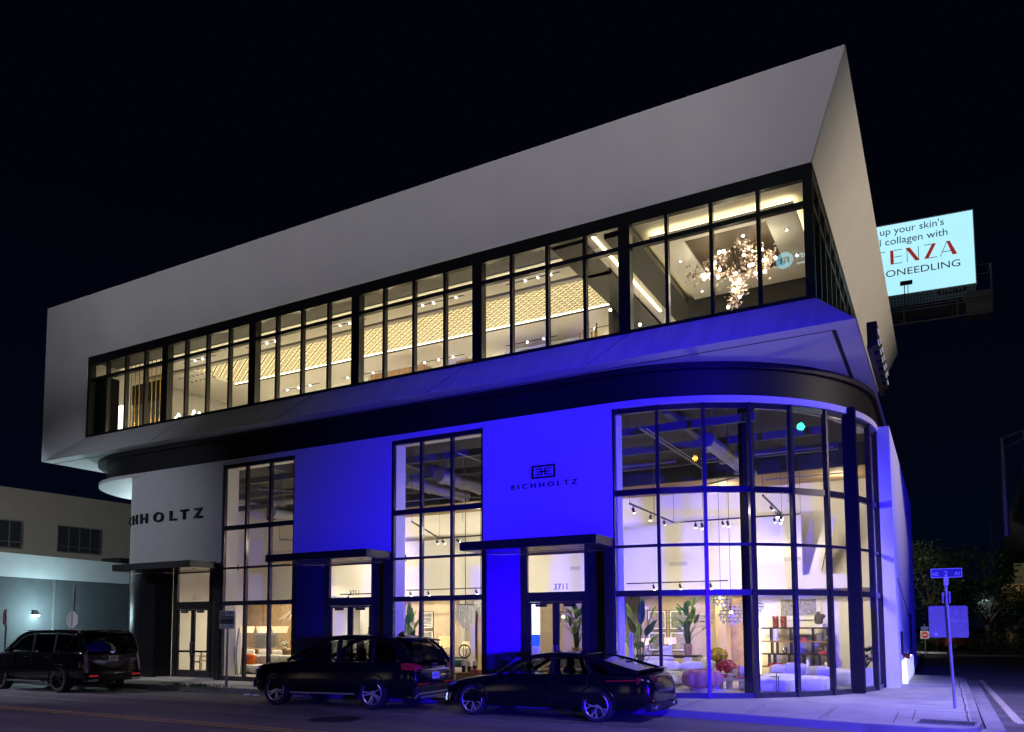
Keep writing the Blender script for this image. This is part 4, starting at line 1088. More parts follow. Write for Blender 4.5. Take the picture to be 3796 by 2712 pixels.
MB().box(-0.7, 0.45, -0.3, 0.3, 0.12, 0.42).build('base', M_('wood'), t)
m = MB(); m.pill(-0.65, 0.4, -0.3, 0.3, 0.40, 0.62, 0.4); m.build('cushion', mat('teal_velvet', (0.02, 0.09, 0.10), 0.7), t, smooth=True)
m = MB(); m.pill(-0.6, 0.3, -0.25, 0.2, 0.56, 0.74, 0.6); m.build('pillow', M_('teal_velvet'), t, smooth=True)
t = thing('sofa', 'cream blocky sofa and footstool at the front of the second shop window', 'sofa', (-15.0, 21.9, 0.168), 0, 'cream sofas in the shop')
m = MB(); m.pill(-1.1, 0.2, -0.5, 0.5, 0.03, 0.5, 0.25, 24, 10); m.build('seat', M_('cream_fabric'), t, smooth=True)
m = MB(); m.pill(-1.2, -0.1, 0.35, 0.75, 0.1, 0.78, 0.35, 24, 10); m.build('back', M_('cream_fabric'), t, smooth=True)
m = MB(); m.pill(0.3, 1.0, -0.5, 0.3, 0.03, 0.46, 0.25, 24, 10); m.build('footstool', M_('cream_fabric'), t, smooth=True)
t = thing('coffee_table', 'low walnut coffee table with candles and books in the second shop window', 'coffee table', (-13.3, 21.7, 0.168))
MB().box(-0.55, 0.7, -0.35, 0.35, 0.26, 0.32).build('top', M_('wood'), t); MB().box(-0.5, 0.65, -0.3, 0.3, 0.05, 0.255).build('drawer_block', M_('wood'), t)
for i, (x, h) in enumerate(((-13.72, 0.34), (-13.5, 0.30), (-13.3, 0.36))):
    t = thing('candle_holder', ('black banded candle holder nearest the ring sculpture on the walnut table', 'shortest black banded candle holder on the walnut table', 'tallest black banded candle holder on the walnut table')[i], 'candle holder', (x, 21.75, 0.49), 0, 'black banded candle holders')
    MB().lathe([(0.06, 0), (0.06, h * 0.62)], n=14).build('base', M_('black_metal'), t, smooth=40)
    MB().lathe([(0.062, h * 0.62), (0.062, h)], n=14).build('cup', M_('white_ceramic'), t, smooth=40)
t = thing('book_stack', 'low stack of pink and brown books on the walnut table', 'books', (-13.1, 21.5, 0.49), 0, None)
for k in range(3): MB().box(-0.2 + k * 0.02, 0.22 - k * 0.02, -0.12, 0.12, k * 0.035, k * 0.035 + 0.03).build('book', M_('book_pink') if k != 1 else M_('wood'), t)
flower_bowl((-12.95, 22.0, 0.49), 0.2, 'dried brown and cream flower bunch on the walnut table', mat('petal_brown', (0.40, 0.26, 0.18), 0.8, var=0.5, scale=20), 'dried_flowers', 0.16, 'white_ceramic', 60)
t = thing('wall_lamp', 'bright wall lamp glowing at the right edge of the second shop window', 'lamp', (-13.1, 23.6, 1.42))
MB().lathe([(0.05, -0.16), (0.09, 0), (0.06, 0.18)], n=16).build('shade', M_('lamp_white'), t, smooth=50)
MB().lathe([(0.12, -1.25), (0.12, -1.22), (0.012, -1.2), (0.012, -0.15)], n=12).build('stand', M_('gold'), t)
point('lamp_bulb', (-13.1, 23.4, 1.5), 25, (1.0, 0.75, 0.35), 0.1)
framed_picture('framed_print', 'botanical print in a pale wood frame on the yellow lit wall', -16.6, -15.9, 1.55, 2.45, 28.19, art_mat('art_botanic', ((0.7, 0.62, 0.45), (0.72, 0.64, 0.46), (0.12, 0.09, 0.05)), (5, 1, 5), 2), None, 0.07, 'pale_wood')

# ------------------------------------------------------------------ first shop window and entrances
t = thing('surfboard', 'tall white surfboard with black stripe and edge in the first shop window', 'surfboard', (-22.05, 19.98, 0.168), R(-58))
poly = [(0.27 * math.sin(PI * min(1, (k / 16))) ** 0.75, 1.75 * k / 16) for k in range(17)]
out = [(-x, z) for x, z in poly] + [(x, z) for x, z in poly[::-1][1:-1]]
MB().prism(out, -0.03, 0.03, 'xz').build('board', M_('picture_white'), t, bevel=0.01)
m = MB(); m.tube([(-x - 0.002, -0.02, z) for x, z in poly], 0.018, 6); m.build('rail_edge', M_('black_wood'), t)
MB().box(-0.012, 0.012, -0.034, -0.031, 0.03, 1.70).build('stringer', M_('black_wood'), t)
t = thing('sofa', 'long cream sofa with deep cushions in the first shop window', 'sofa', (-23.2, 22.3, 0.168), 0, 'cream sofas in the shop')
m = MB(); m.pill(-1.5, 1.6, -0.55, 0.5, 0.05, 0.36, 0.22, 24, 10); m.build('seat', M_('cream_fabric'), t, smooth=True)
for k in range(3): m = MB(); m.pill(-1.5 + k * 1.0, -0.45 + k * 1.02, 0.15, 0.6, 0.28, 0.72, 0.3, 24, 10); m.build('back_cushion', M_('cream_fabric'), t, smooth=True)
MB().box(-1.45, 1.55, -0.5, 0.45, 0, 0.04).build('plinth', M_('black_wood'), t)
for nm, x, c, lb in (('cushion', -24.18, mat('cushion_pink', (0.62, 0.05, 0.16), 0.8), 'pink cushion leaning on the cream sofa of the first window'), ('cushion', -23.78, mat('cushion_orange', (0.75, 0.13, 0.01), 0.8), 'orange cushion leaning on the cream sofa of the first window')):
    m = MB(); m.pill(-0.24, 0.24, -0.09, 0.09, 0, 0.44, 0.45, 20, 10); o = m.build(nm, c, None, smooth=True); o.location = (x, 22.05, 0.5); o.rotation_euler = (R(-14), R(8), 0); tag(o, lb, 'cushion', 'bright sofa cushions')
t = thing('side_table', 'grey green square side table beside the surfboard', 'side table', (-23.75, 21.35, 0.168))
MB().box(-0.22, 0.22, -0.2, 0.2, 0, 0.38).build('block', mat('grey_green', (0.12, 0.16, 0.14), 0.5), t, bevel=0.01); MB().lathe([(0.07, 0.385), (0.07, 0.45)], n=14).build('candle', M_('white_ceramic'), t)
t = thing('kitchen_counter', 'pale wood kitchen counter with shelves behind the first shop window', 'counter', (-25.3, 25.3, 0.168))
MB().box(-2.6, 1.5, -0.3, 0.35, 0.80, 0.88).build('top', M_('pale_wood'), t); MB().box(-2.5, 1.4, 0.0, 0.3, 0, 0.795).build('cabinet', M_('pale_wood'), t)
t = thing('wall_oven', 'grey built-in oven pair in the wooden kitchen wall', 'oven', (-27.0, 26.19, 1.02))
MB().box(-0.75, 0.62, -0.12, 0, 0, 0.78).build('housing', M_('stone_grey'), t)
for x in (-0.38, 0.28): MB().box(x - 0.29, x + 0.29, -0.14, -0.121, 0.03, 0.60).build('door', mat('oven_glass', (0.12, 0.12, 0.11), 0.2), t)
for i, x in enumerate((-27.0, -26.2, -25.4, -24.6)):
    t = thing('dining_chair', ('cream dining chair at the counter under the oven', 'second cream dining chair from the oven', 'third cream dining chair from the oven', 'cream dining chair at the right end of the counter')[i], 'chair', (x, 24.6, 0.168), 0, 'cream dining chairs at the counter')
    m = MB(); m.pill(-0.26, 0.26, -0.26, 0.26, 0.42, 0.54, 0.4, 18, 8); m.build('seat', M_('cream_fabric'), t, smooth=True)
    m = MB(); m.pill(-0.27, 0.27, -0.30, -0.18, 0.5, 0.86, 0.45, 18, 8); m.build('backrest', M_('cream_fabric'), t, smooth=True)
    for a in (-0.2, 0.2):
        for b in (-0.2, 0.2): MB().box(a - 0.015, a + 0.015, b - 0.015, b + 0.015, 0, 0.44).build('leg', M_('black_metal'), t)
for i, (x, w) in enumerate(((-26.85, 0.32), (-25.9, 0.30), (-24.9, 0.36))):
    t = thing('pendant_lamp', ('leftmost of three cream pendant lamps over the kitchen counter', 'middle one of three cream pendant lamps over the kitchen counter', 'rightmost of three cream pendant lamps over the kitchen counter')[i], 'pendant lamp', (x, 24.8, 1.72), 0, 'pendant lamps over the counter')
    MB().lathe([(w * 0.8, 0), (w, 0.28)], n=22).build('shade', M_('lamp_shade_linen'), t, smooth=50); MB().tube([(0, 0, 0.25), (0, 0, 1.4)], 0.008, 5).build('cord', M_('black_metal'), t)
flower_bowl((-24.3, 25.2, 1.05), 0.26, 'red flower bunch on the kitchen counter', mat('petal_red', (0.35, 0.04, 0.02), 0.6, var=0.4), 'red_flowers', 0.12, 'black_wood', 60)
flower_bowl((-23.85, 25.2, 1.05), 0.25, 'dark foliage bunch on the kitchen counter beside red flowers', mat('petal_dark', (0.05, 0.05, 0.03), 0.6, var=0.6), 'dark_foliage', 0.12, 'black_wood', 60)
flower_bowl((-24.75, 24.95, 1.05), 0.18, 'white flower bunch on the kitchen counter', mat('petal_white', (0.75, 0.74, 0.68), 0.6, var=0.1), 'white_flowers', 0.10, 'white_ceramic', 50)
t = thing('pendant_lamp', 'spider-armed cream pendant hanging in the first shop window', 'pendant lamp', (-23.0, 23.6, 2.55))
m = MB()
for k in range(6): m.tube([(0, 0, 0.1), (0.55 * math.cos(k * PI / 3), 0.55 * math.sin(k * PI / 3), -0.28)], 0.02, 6)
m.tube([(0, 0, -0.3), (0, 0, 5.2)], 0.014, 6); m.build('arms', M_('cream_fabric'), t)
t = thing('dining_chair', 'pale wooden armchair behind the left-hand glass door', 'chair', (-26.3, 21.9, 0.168))
m = MB()
for a in (-0.27, 0.27):
    for b in (-0.25, 0.25): m.box(a - 0.025, a + 0.025, b - 0.025, b + 0.025, 0, 0.66 if b < 0 else 0.85)
for z in (0.42, 0.6, 0.8): m.box(-0.27, 0.27, 0.23, 0.27, z, z + 0.06)
for a in (-0.27, 0.27): m.box(a - 0.024, a + 0.024, -0.27, 0.26, 0.63, 0.67)
m.build('frame', M_('pale_wood'), t); MB().box(-0.25, 0.25, -0.25, 0.25, 0.40, 0.46).build('seat', M_('cream_fabric'), t)
t = thing('dining_table', 'glass dining table on a wooden block behind the left-hand door', 'table', (-25.2, 21.9, 0.168))
MB().box(-0.5, 0.6, -0.4, 0.4, 0.70, 0.72).build('top', M_('clear_glass'), t); MB().box(-0.25, 0.3, -0.25, 0.25, 0, 0.695).build('base', M_('pale_wood'), t)
flower_bowl((-25.9, 22.9, 1.2), 0.22, 'peach coral bunch on a dark pedestal behind the left-hand door', mat('petal_peach', (0.62, 0.32, 0.18), 0.7, var=0.3), 'peach_flowers', 0.1, 'white_ceramic', 60)
t = thing('pedestal', 'tall dark pedestal carrying the peach coral bunch', 'pedestal', (-25.9, 22.9, 0.168)); MB().box(-0.16, 0.16, -0.16, 0.16, 0, 1.03).build('column', M_('black_wood'), t)
for i, x in enumerate((-25.05, -24.85)):
    t = thing('glass_vase', ('left small vase on the glass dining table', 'right small vase on the glass dining table')[i], 'vase', (x, 21.85, 0.89), 0, 'small vases on the dining table')
    MB().lathe([(0.04, 0), (0.05, 0.1), (0.03, 0.16), (0.055, 0.22)], n=14).build('body', M_('gold'), t, smooth=40)
t = thing('shelf_unit', 'white wall shelf with gold vases behind the middle door', 'shelf', (-17.6, 22.3, 0.168))
MB().box(-0.9, 0.9, -0.2, 0.2, 1.40, 1.45).build('shelf_board', M_('picture_white'), t)
for x in (-0.85, 0.0, 0.85): MB().box(x - 0.03, x + 0.03, -0.18, 0.18, 0, 1.395).build('post', M_('black_wood'), t)
for i, (x, h) in enumerate(((-17.98, 0.34), (-17.75, 0.27))):
    t = thing('gold_vase', ('taller gold vase on the white shelf behind the middle door', 'shorter gold vase on the white shelf behind the middle door')[i], 'vase', (x, 22.25, 1.62), 0, 'gold vases')
    MB().lathe([(0.06, 0), (0.085, h * 0.3), (0.06, h * 0.7), (0.09, h), (0.08, h * 0.97)], n=14).build('body', M_('gold'), t, smooth=40)
t = thing('globe_lamp', 'glowing white globe lamp at the middle door', 'lamp', (-17.25, 21.6, 0.168))
MB().ball((0, 0, 1.42), 0.13).build('globe', M_('globe_white'), t, smooth=True); MB().lathe([(0.14, 0), (0.14, 0.03), (0.015, 0.05), (0.015, 1.3)], n=12).build('stand', M_('gold'), t)
MB().ball((-0.12, -0.05, 1.22), 0.09).build('globe', M_('globe_white'), t, smooth=True)
t = thing('light_panel', 'tall glowing white screen with a blue picture at its foot behind the right-hand door', 'screen', (-11.75, 23.0, 0.168))
MB().box(-0.17, 0.17, -0.03, 0.03, 1.52, 2.65).build('lit_panel', mat('panel_white', (0.8, 0.8, 0.8), 0.5, emit=(0.85, 0.95, 1.0), es=1.6), t)
MB().box(-0.17, 0.17, -0.03, 0.03, 1.14, 1.515).build('blue_panel', mat('panel_blue', (0.02, 0.08, 0.5), 0.5, emit=(0.02, 0.10, 0.75), es=0.9), t)
MB().box(-0.15, 0.15, -0.1, 0.1, 0, 1.135).build('stand', M_('picture_white'), t)
banana_plant((-10.0, 22.4, 1.05), 1.75, 'leafy rubber plant on a stand behind the right-hand door', 24, 0.75, 'large leafy shop plants', potmat='basket_weave', potr=0.15, poth=0.25, seed=21, leaf_l=0.5, leaf_w=0.17, dense=True)
t = thing('plant_stand', 'white block stand under the leafy rubber plant', 'plant stand', (-10.0, 22.4, 0.168)); MB().box(-0.3, 0.3, -0.2, 0.2, 0, 0.88).build('block', M_('picture_white'), t)
t = thing('cage_pendant', 'square black wire cage pendant behind the right-hand door', 'pendant lamp', (-11.0, 23.6, 2.1)); m = MB()
for a in (-0.2, 0.2):
    for b in (-0.2, 0.2): m.bar((a, b, 0), (a, b, 0.32), 0.014)
for z in (0, 0.32):
    for a in (-0.2, 0.2): m.bar((-0.2, a, z), (0.2, a, z), 0.014); m.bar((a, -0.2, z), (a, 0.2, z), 0.014)
m.bar((0, 0, 0.32), (0, 0, 1.0), 0.012); m.build('wire_frame', M_('black_metal'), t); MB().ball((0, 0, 0.16), 0.05).build('bulb', M_('globe_white'), t)

# ================================================================== inside: upper floor
UC = M_('ceiling_white')
def up(name, x0, x1, y0, y1, z0, z1, m_):
    return MB().box(x0, x1, y0, y1, z0, z1).build(name, m_, ub)
UR = SX1 - 0.35
up('upper_floor', -31.5, UR, 19.6, 33.9, 9.40, 9.62, mat('upper_floor_stone', (0.5, 0.47, 0.42), 0.4))
up('upper_back_wall', -31.5, UR, 33.0, 33.2, 9.62, 14.0, M_('interior_white'))
up('upper_end_wall', -31.5, -31.3, 19.5, 33.0, 9.62, 14.0, M_('interior_white'))
# ceiling: dark edge, cove, plain field, slot, raised tray with the luminous lattice
LW = -27.7
up('ceiling_edge', -30.4, -9.6, 19.56, 20.6, 12.92, 13.1, mat('ceiling_grey', (0.26, 0.26, 0.25), 0.8))
up('ceiling_cove', -30.4, -8.4, 20.62, 20.64, 12.90, 13.1, M_('ceiling_white'))
COVE = mat('cove_led', (0.9, 0.85, 0.6), 0.5, emit=(1.0, 0.80, 0.42), es=1.6)
up('cove_strip', -30.3, -9.2, 20.64, 20.85, 12.905, 12.92, mat('cove_soft', (0.9, 0.85, 0.6), 0.5, emit=(1.0, 0.83, 0.48), es=0.55))
up('ceiling_field', -30.4, -8.55, 20.86, 21.90, 12.90, 13.1, UC)
up('ceiling_slot', -30.4, -8.6, 21.90, 22.0, 13.0, 13.1, M_('black_metal'))
up('ceiling_step', -30.4, -8.6, 22.0, 22.22, 12.86, 13.1, mat('ceiling_step_grey', (0.40, 0.37, 0.30), 0.8))
up('ceiling_field', -30.4, LW, 22.22, 33, 12.90, 13.1, UC)
up('ceiling_field', LW, -8.6, 24.66, 33, 12.90, 13.1, UC)
up('ceiling_cove', LW, -9.0, 24.60, 24.655, 12.88, 13.1, M_('black_metal'))
for k, x in enumerate((-27.2, -23.6, -19.5, -15.4, -11.9)):
    s_ = up('ceiling_track_slot', x, x + 1.9, 21.38, 21.44, 12.89, 12.899, M_('black_metal'))
    for j in range(4): MB().ball((x + 0.25 + j * 0.45, 21.41, 12.875), 0.03, 8, 6).build('spot_lamp', BULB, s_)
    s_ = up('ceiling_track_slot', x + 0.8, x + 3.0, 26.2, 26.26, 12.89, 12.899, M_('black_metal'))
    for j in range(3): MB().ball((x + 1.05 + j * 0.7, 26.23, 12.875), 0.03, 8, 6).build('spot_lamp', BULB, s_)
def lattice():
    m = bpy.data.materials.new('luminous_lattice'); m.use_nodes = True
    nt = m.node_tree; b = nt.nodes['Principled BSDF']; N = nt.nodes.new; Lk = nt.links.new
    tc = N('ShaderNodeTexCoord'); sp = N('ShaderNodeSeparateXYZ'); Lk(tc.outputs['Object'], sp.inputs[0])
    def mt(op, a, b_=None, c=None):
        n = N('ShaderNodeMath'); n.operation = op
        for i, v in enumerate((a, b_, c)):
            if v is None: continue
            if isinstance(v, (int, float)): n.inputs[i].default_value = v
            else: Lk(v, n.inputs[i])
        return n.outputs[0]
    xs = mt('MULTIPLY', sp.outputs['X'], 1.684); ys = mt('MULTIPLY', sp.outputs['Y'], 2.604)
    u = mt('ADD', xs, ys); v = mt('SUBTRACT', xs, ys)
    fu = mt('ABSOLUTE', mt('SUBTRACT', mt('FRACT', mt('ADD', u, 100)), 0.5)); fv = mt('ABSOLUTE', mt('SUBTRACT', mt('FRACT', mt('ADD', v, 100)), 0.5))
    d = mt('SQRT', mt('ADD', mt('MULTIPLY', fu, fu), mt('MULTIPLY', fv, fv)))
    bars = mt('GREATER_THAN', mt('MAXIMUM', fu, fv), 0.43)
    ring = mt('LESS_THAN', mt('ABSOLUTE', mt('SUBTRACT', d, 0.17)), 0.05)
    dot = mt('LESS_THAN', d, 0.06)
    petal = mt('LESS_THAN', mt('ABSOLUTE', mt('SUBTRACT', mt('ABSOLUTE', mt('SUBTRACT', fu, fv)), 0.0)), 0.03)
    petal = mt('MULTIPLY', petal, mt('MULTIPLY', mt('GREATER_THAN', d, 0.17), mt('LESS_THAN', d, 0.42)))
    ring2 = mt('LESS_THAN', mt('ABSOLUTE', mt('SUBTRACT', mt('MAXIMUM', fu, fv), 0.30)), 0.03)
    ring2 = mt('MULTIPLY', ring2, mt('LESS_THAN', mt('MINIMUM', fu, fv), 0.14))
    k = mt('MAXIMUM', mt('MAXIMUM', bars, ring), mt('MAXIMUM', mt('MAXIMUM', dot, petal), ring2))
    mx = N('ShaderNodeMix'); mx.data_type = 'RGBA'; Lk(k, mx.inputs['Factor']); mx.inputs['A'].default_value = (0.9, 0.8, 0.5, 1); mx.inputs['B'].default_value = (0.03, 0.02, 0.01, 1)
    Lk(mx.outputs['Result'], b.inputs['Base Color'])
    b.inputs['Emission Color'].default_value = (1.0, 0.80, 0.42, 1)
    es = mt('MULTIPLY', mt('SUBTRACT', 1.0, k), 0.85)
    Lk(es, b.inputs['Emission Strength']); b.inputs['Roughness'].default_value = 0.6
    return m
lp = MB().box(LW + 0.02, -9.0, 22.26, 24.58, 12.98, 13.05).build('luminous_ceiling', lattice(), ub)
# strip lights round the luminous panel
m = MB(); m.box(LW + 0.02, -9.0, 22.225, 22.255, 12.93, 12.975); m.box(LW + 0.02, -9.0, 24.583, 24.598, 12.93, 12.975); m.box(-8.998, -8.96, 22.26, 24.58, 12.93, 12.975)
m.build('edge_light', mat('edge_led', (0.9, 0.9, 0.8), 0.5, emit=(1.0, 0.90, 0.62), es=4.0), ub)
for i in range(9):
    x = -27.0 + i * 2.2
    point('upper_lamp', (x, 23.4, 11.0), 62, (1.0, 0.83, 0.52), 0.15)
    point('upper_lamp', (x, 28.0, 11.2), 75, (1.0, 0.85, 0.58), 0.15)
# tall cabinets and room dividers seen over the sill
WD = M_('wood')
CW = M_('interior_white')
for x0, x1, y, z, mm, nm, lb, g in ((-19.7, -17.1, 24.3, 12.02, 'pale_walnut', 'tall_cabinet', 'pair of tall pale walnut cabinets on the upper floor behind the middle windows', None), (-15.85, -14.75, 24.6, 12.0, 'wood', 'tall_cabinet', 'dark walnut slatted cabinet on the upper floor left of the kitchen hood', None),
                            (-16.9, -15.9, 25.4, 12.45, 'interior_white', 'room_divider', 'white divider between the walnut cabinets on the upper floor', None), (-23.3, -20.4, 25.0, 12.2, 'interior_white', 'room_divider', 'broad white divider left of the walnut cabinets on the upper floor', None),
                            (-26.6, -24.3, 25.5, 12.3, 'ceiling_white', 'room_divider', 'cream divider near the hanging pendants on the upper floor', None), (-14.7, -11.2, 26.3, 12.7, 'interior_white', 'room_divider', 'white kitchen wall under the luminous ceiling', None)):
    if mm == 'pale_walnut': mat('pale_walnut', (0.34, 0.22, 0.11), 0.5, var=0.25, scale=6)
    t = thing(nm, lb, 'cabinet' if 'cab' in nm else 'wall', ((x0 + x1) / 2, y, 9.622))
    w = (x1 - x0) / 2
    MB().box(-w, w, 0, 0.6, 0, z - 9.622).build('carcass', M_(mm), t)
    if 'cab' in nm:
        for k in range(4): MB().box(-w + 2 * w * k / 4 + 0.012, -w + 2 * w * (k + 1) / 4 - 0.012, -0.025, -0.002, 0.1, z - 9.64).build('door', M_(mm), t)
t = thing('kitchen_hood', 'steel hood over a lit marble kitchen niche on the upper floor', 'hood', (-12.9, 25.6, 11.35))
MB().box(-0.9, 0.7, -0.3, 0.3, 0.35, 0.75).build('chimney', M_('stone_grey'), t); MB().prism([(-1.0, 0.0), (0.9, 0.0), (0.7, 0.34), (-0.9, 0.34)], -0.35, 0.35, 'xz').build('canopy', M_('chrome'), t)
point('upper_lamp', (-13.6, 25.2, 11.9), 20, (1.0, 0.9, 0.6), 0.05)
# left end: vertical rods and small glowing pendants
t = thing('rod_screen', 'screen of slim hanging brass rods at the left end of the upper floor', 'screen', (-28.55, 20.5, 9.622))
for k in range(9): MB().tube([(-0.95 + k * 0.26, 0, 0), (-0.95 + k * 0.26, 0, 3.2)], 0.022, 6).build('rod', M_('gold'), t)
t = thing('dark_feature_wall', 'brown wall with a diamond lattice at the left end of the upper floor', 'wall', (-29.0, 21.3, 9.622))
MB().box(-1.3, 1.2, 0, 0.1, 1.9, 2.75).build('panel', mat('brown_panel', (0.045, 0.03, 0.022), 0.6), t)
MB().box(-1.25, 1.15, 0.02, 0.08, 0, 1.895).build('lower_panel', M_('stone_grey'), t)
m = MB()
for k in range(7):
    x = -1.25 + k * 0.3; m.bar((x, -0.01, 1.92), (x + 0.45, -0.01, 2.72), 0.012); m.bar((x + 0.45, -0.01, 1.92), (x, -0.01, 2.72), 0.012)
m.build('lattice', M_('stone_grey'), t)
t = thing('light_column', 'bright white light column at the left end of the upper floor', 'lamp', (-29.8, 20.45, 9.622)); MB().box(-0.12, 0.12, -0.03, 0.03, 0, 1.6).build('tube', mat('tube_white', (0.9, 0.9, 0.9), 0.4, emit=(1, 0.93, 0.75), es=3.0), t); MB().box(-0.08, 0.08, -0.06, 0.06, -0.0, 0.03).build('base', M_('black_metal'), t)
t = thing('dark_cabinet', 'tall black cabinet behind the leftmost upper window panes', 'cabinet', (-30.15, 19.75, 9.622)); MB().box(-0.45, 0.5, 0, 0.5, 0, 2.6).build('carcass', M_('grey_column'), t); MB().box(-0.42, 0.0, -0.02, -0.002, 0.05, 2.5).build('door', M_('dark_cladding'), t)
k = 0
PEND = mat('pendant_glow', (0.9, 0.9, 0.9), 0.4, emit=(1.0, 0.95, 0.80), es=9)
t = thing('pendant_cluster', 'cluster of small glowing conical pendants low in the second upper window', 'pendant lamp', (-27.3, 21.3, 12.9))
rnd = random.Random(2)
for i in range(15):
    x = -1.0 + (i % 5) * 0.48 + rnd.uniform(-0.06, 0.06); y = (i // 5) * 0.32 + rnd.uniform(-0.05, 0.05)
    c = MB(); c.lathe([(0.02, 0.07), (0.07, -0.03)], (x, y, -2.2), 8); p = c.build('shade', PEND, t)
    MB().tube([(x, y, -2.13), (x, y, 0)], 0.003, 4).build('cord', M_('brushed_metal'), p)
m = MB()
for i in range(22):
    x = -27.0 + (i % 8) * 0.28 + (i // 8) * 0.1; y = 22.2 + (i // 8) * 0.55
    m.lathe([(0.075, 12.885), (0.075, 12.899)], (x - 2.2, y, 0), 10)
m.build('ceiling_rosette', mat('rosette_tan', (0.22, 0.17, 0.10), 0.6), ub)
# gold bamboo stems beside the dark partition
t = thing('bamboo_sculpture', 'cluster of gilded bamboo stems in front of the dark partition upstairs', 'sculpture', (-10.05, 23.6, 9.622))
for i in range(7): MB().tube([(-0.28 + i * 0.1, (i % 3) * 0.06, 0), (-0.24 + i * 0.1, (i % 3) * 0.06, 2.1 + 0.35 * ((i * 5) % 4) / 3)], 0.032, 8).build('stem', M_('gold'), t, smooth=True)
up('partition', -9.7, -9.55, 24.7, 27.0, 9.62, 12.86, M_('black_wood'))
# right-hand room: dark beams, coffered tray, cove, blossom chandelier
DB = mat('dark_beam', (0.030, 0.028, 0.026), 0.6)
up('dark_beam', -9.55, -8.6, 20.0, 33, 12.86, 13.0, DB)
up('dark_beam', -7.95, -7.15, 20.0, 33, 12.80, 13.0, DB)
up('ceiling_field', -8.58, -7.97, 19.6, 33, 12.95, 13.1, UC)
up('ceiling_field', -7.14, UR + 0.05, 19.56, 33, 13.04, 13.12, UC)
m = MB()
for x0, x1, y0, y1 in ((-6.85, -6.03, 20.65, 25.3), (-3.77, -2.98 , 20.65, 25.3), (-6.02, -3.78, 20.65, 21.2), (-6.02, -3.78, 24.2, 25.3)): m.box(x0, x1, y0, y1, 12.80, 12.90)
m.build('coffer_tray', M_('ceiling_white'), ub)
up('coffer_panel', -6.015, -3.785, 21.205, 24.195, 12.84, 12.9, mat('coffer_brown', (0.10, 0.07, 0.045), 0.5, var=0.2, scale=2))
m = MB(); m.box(-6.8, -3.05, 20.68, 20.74, 12.905, 12.93); m.box(-6.82, -6.76, 20.75, 25.2, 12.905, 12.93); m.box(-3.08, -3.02, 20.75, 25.2, 12.905, 12.93); m.box(-8.3, -8.24, 19.9, 26, 12.92, 12.94)
m.build('cove_led_strip', mat('cove_warm', (0.9, 0.85, 0.6), 0.5, emit=(1.0, 0.84, 0.46), es=10), ub)
up('dark_fascia', -7.1, UR, 25.4, 25.6, 12.0, 12.95, DB)
up('lit_shelf', -5.6, -3.0, 25.35, 25.39, 11.62, 11.85, mat('shelf_glow', (0.8, 0.7, 0.5), 0.5, emit=(1.0, 0.8, 0.45), es=0.8))
up('inner_wall', -7.1, UR, 26.5, 26.6, 9.62, 12.0, mat('grey_wall', (0.30, 0.30, 0.29), 0.7))
m = MB()
for x, y in ((-6.45, 22.3), (-6.45, 24.7), (-3.35, 21.9), (-3.35, 23.6)): m.box(x - 0.05, x + 0.05, y - 0.05, y + 0.05, 12.785, 12.799)
dl = m.build('downlight', M_('black_metal'), ub)
for x, y in ((-6.45, 22.3), (-6.45, 24.7), (-3.35, 21.9), (-3.35, 23.6)): MB().ball((x, y, 12.78), 0.028, 8, 6).build('lamp', BULB, dl)
for x, y, z in ((-8.3, 21.3, 11.3), (-8.2, 22.6, 10.9), (-7.5, 21.6, 10.8), (-7.3, 23.2, 11.2)):
    t = thing('small_pendant', 'tiny glowing pendant on a thin cord beside the blossom chandelier', 'pendant lamp', (x, y, z), 0, 'tiny pendants by the dark beam')
    MB().ball((0, 0, 0), 0.045, 8, 6).build('bulb', M_('lamp_white'), t); MB().tube([(0, 0, 0.04), (0, 0, 1.6)], 0.004, 4).build('cord', M_('black_metal'), t)
t = thing('blossom_chandelier', 'huge blossom chandelier of metal flowers and round bulbs in the right-hand upper room', 'chandelier', (-4.85, 22.1, 12.0))
rnd = random.Random(12); m = MB(); bl = MB(); tw = MB()
cl = [(-1.05, 0.15), (-0.75, 0.30), (-0.45, 0.0), (-0.15, 0.1), (0.1, -0.15), (0.45, -0.05), (0.75, 0.15), (1.0, 0.35), (0.6, 0.55), (-0.2, 0.45), (0.15, -0.5), (-0.05, -0.75), (0.3, 0.25), (-0.5, 0.35), (0.85, -0.1), (0.2, -0.35), (0.0, -0.55), (0.25, 0.7)]
for (cx, cz) in cl:
    c = Vector((cx, rnd.uniform(-0.35, 0.35), cz)); rr = rnd.uniform(0.20, 0.32)
    tw.tube([(0, 0, 0.75), (c.x * 0.5, c.y * 0.5, 0.3 + c.z * 0.5), c], 0.008, 4)
    for i in range(60):
        p = c + Vector((rnd.gauss(0, 1), rnd.gauss(0, 1), rnd.gauss(0, 1))) * rr * 0.45
        a = Vector((rnd.uniform(-1, 1), rnd.uniform(-1, 1), rnd.uniform(-1, 1))).normalized(); b = a.cross(Vector((0.3, 0.7, 0.2))).normalized(); s_ = rnd.uniform(0.035, 0.065)
        m.add([p - a * s_, p + b * s_ * 0.6, p + a * s_, p - b * s_ * 0.6], [(0, 1, 2, 3)])
    for i in range(2):
        bl.ball(c + Vector((rnd.uniform(-0.2, 0.2), rnd.uniform(-0.25, 0.1), rnd.uniform(-0.2, 0.2))), 0.047, 8, 6)
m.build('blossoms', mat('blossom_metal', (0.62, 0.48, 0.40), 0.3, metal=0.5, var=0.3, scale=20), t)
bl.build('bulbs', mat('blossom_bulb', (0.9, 0.9, 0.9), 0.4, emit=(1.0, 0.88, 0.62), es=14), t); tw.build('branches', M_('dark_bronze'), t)
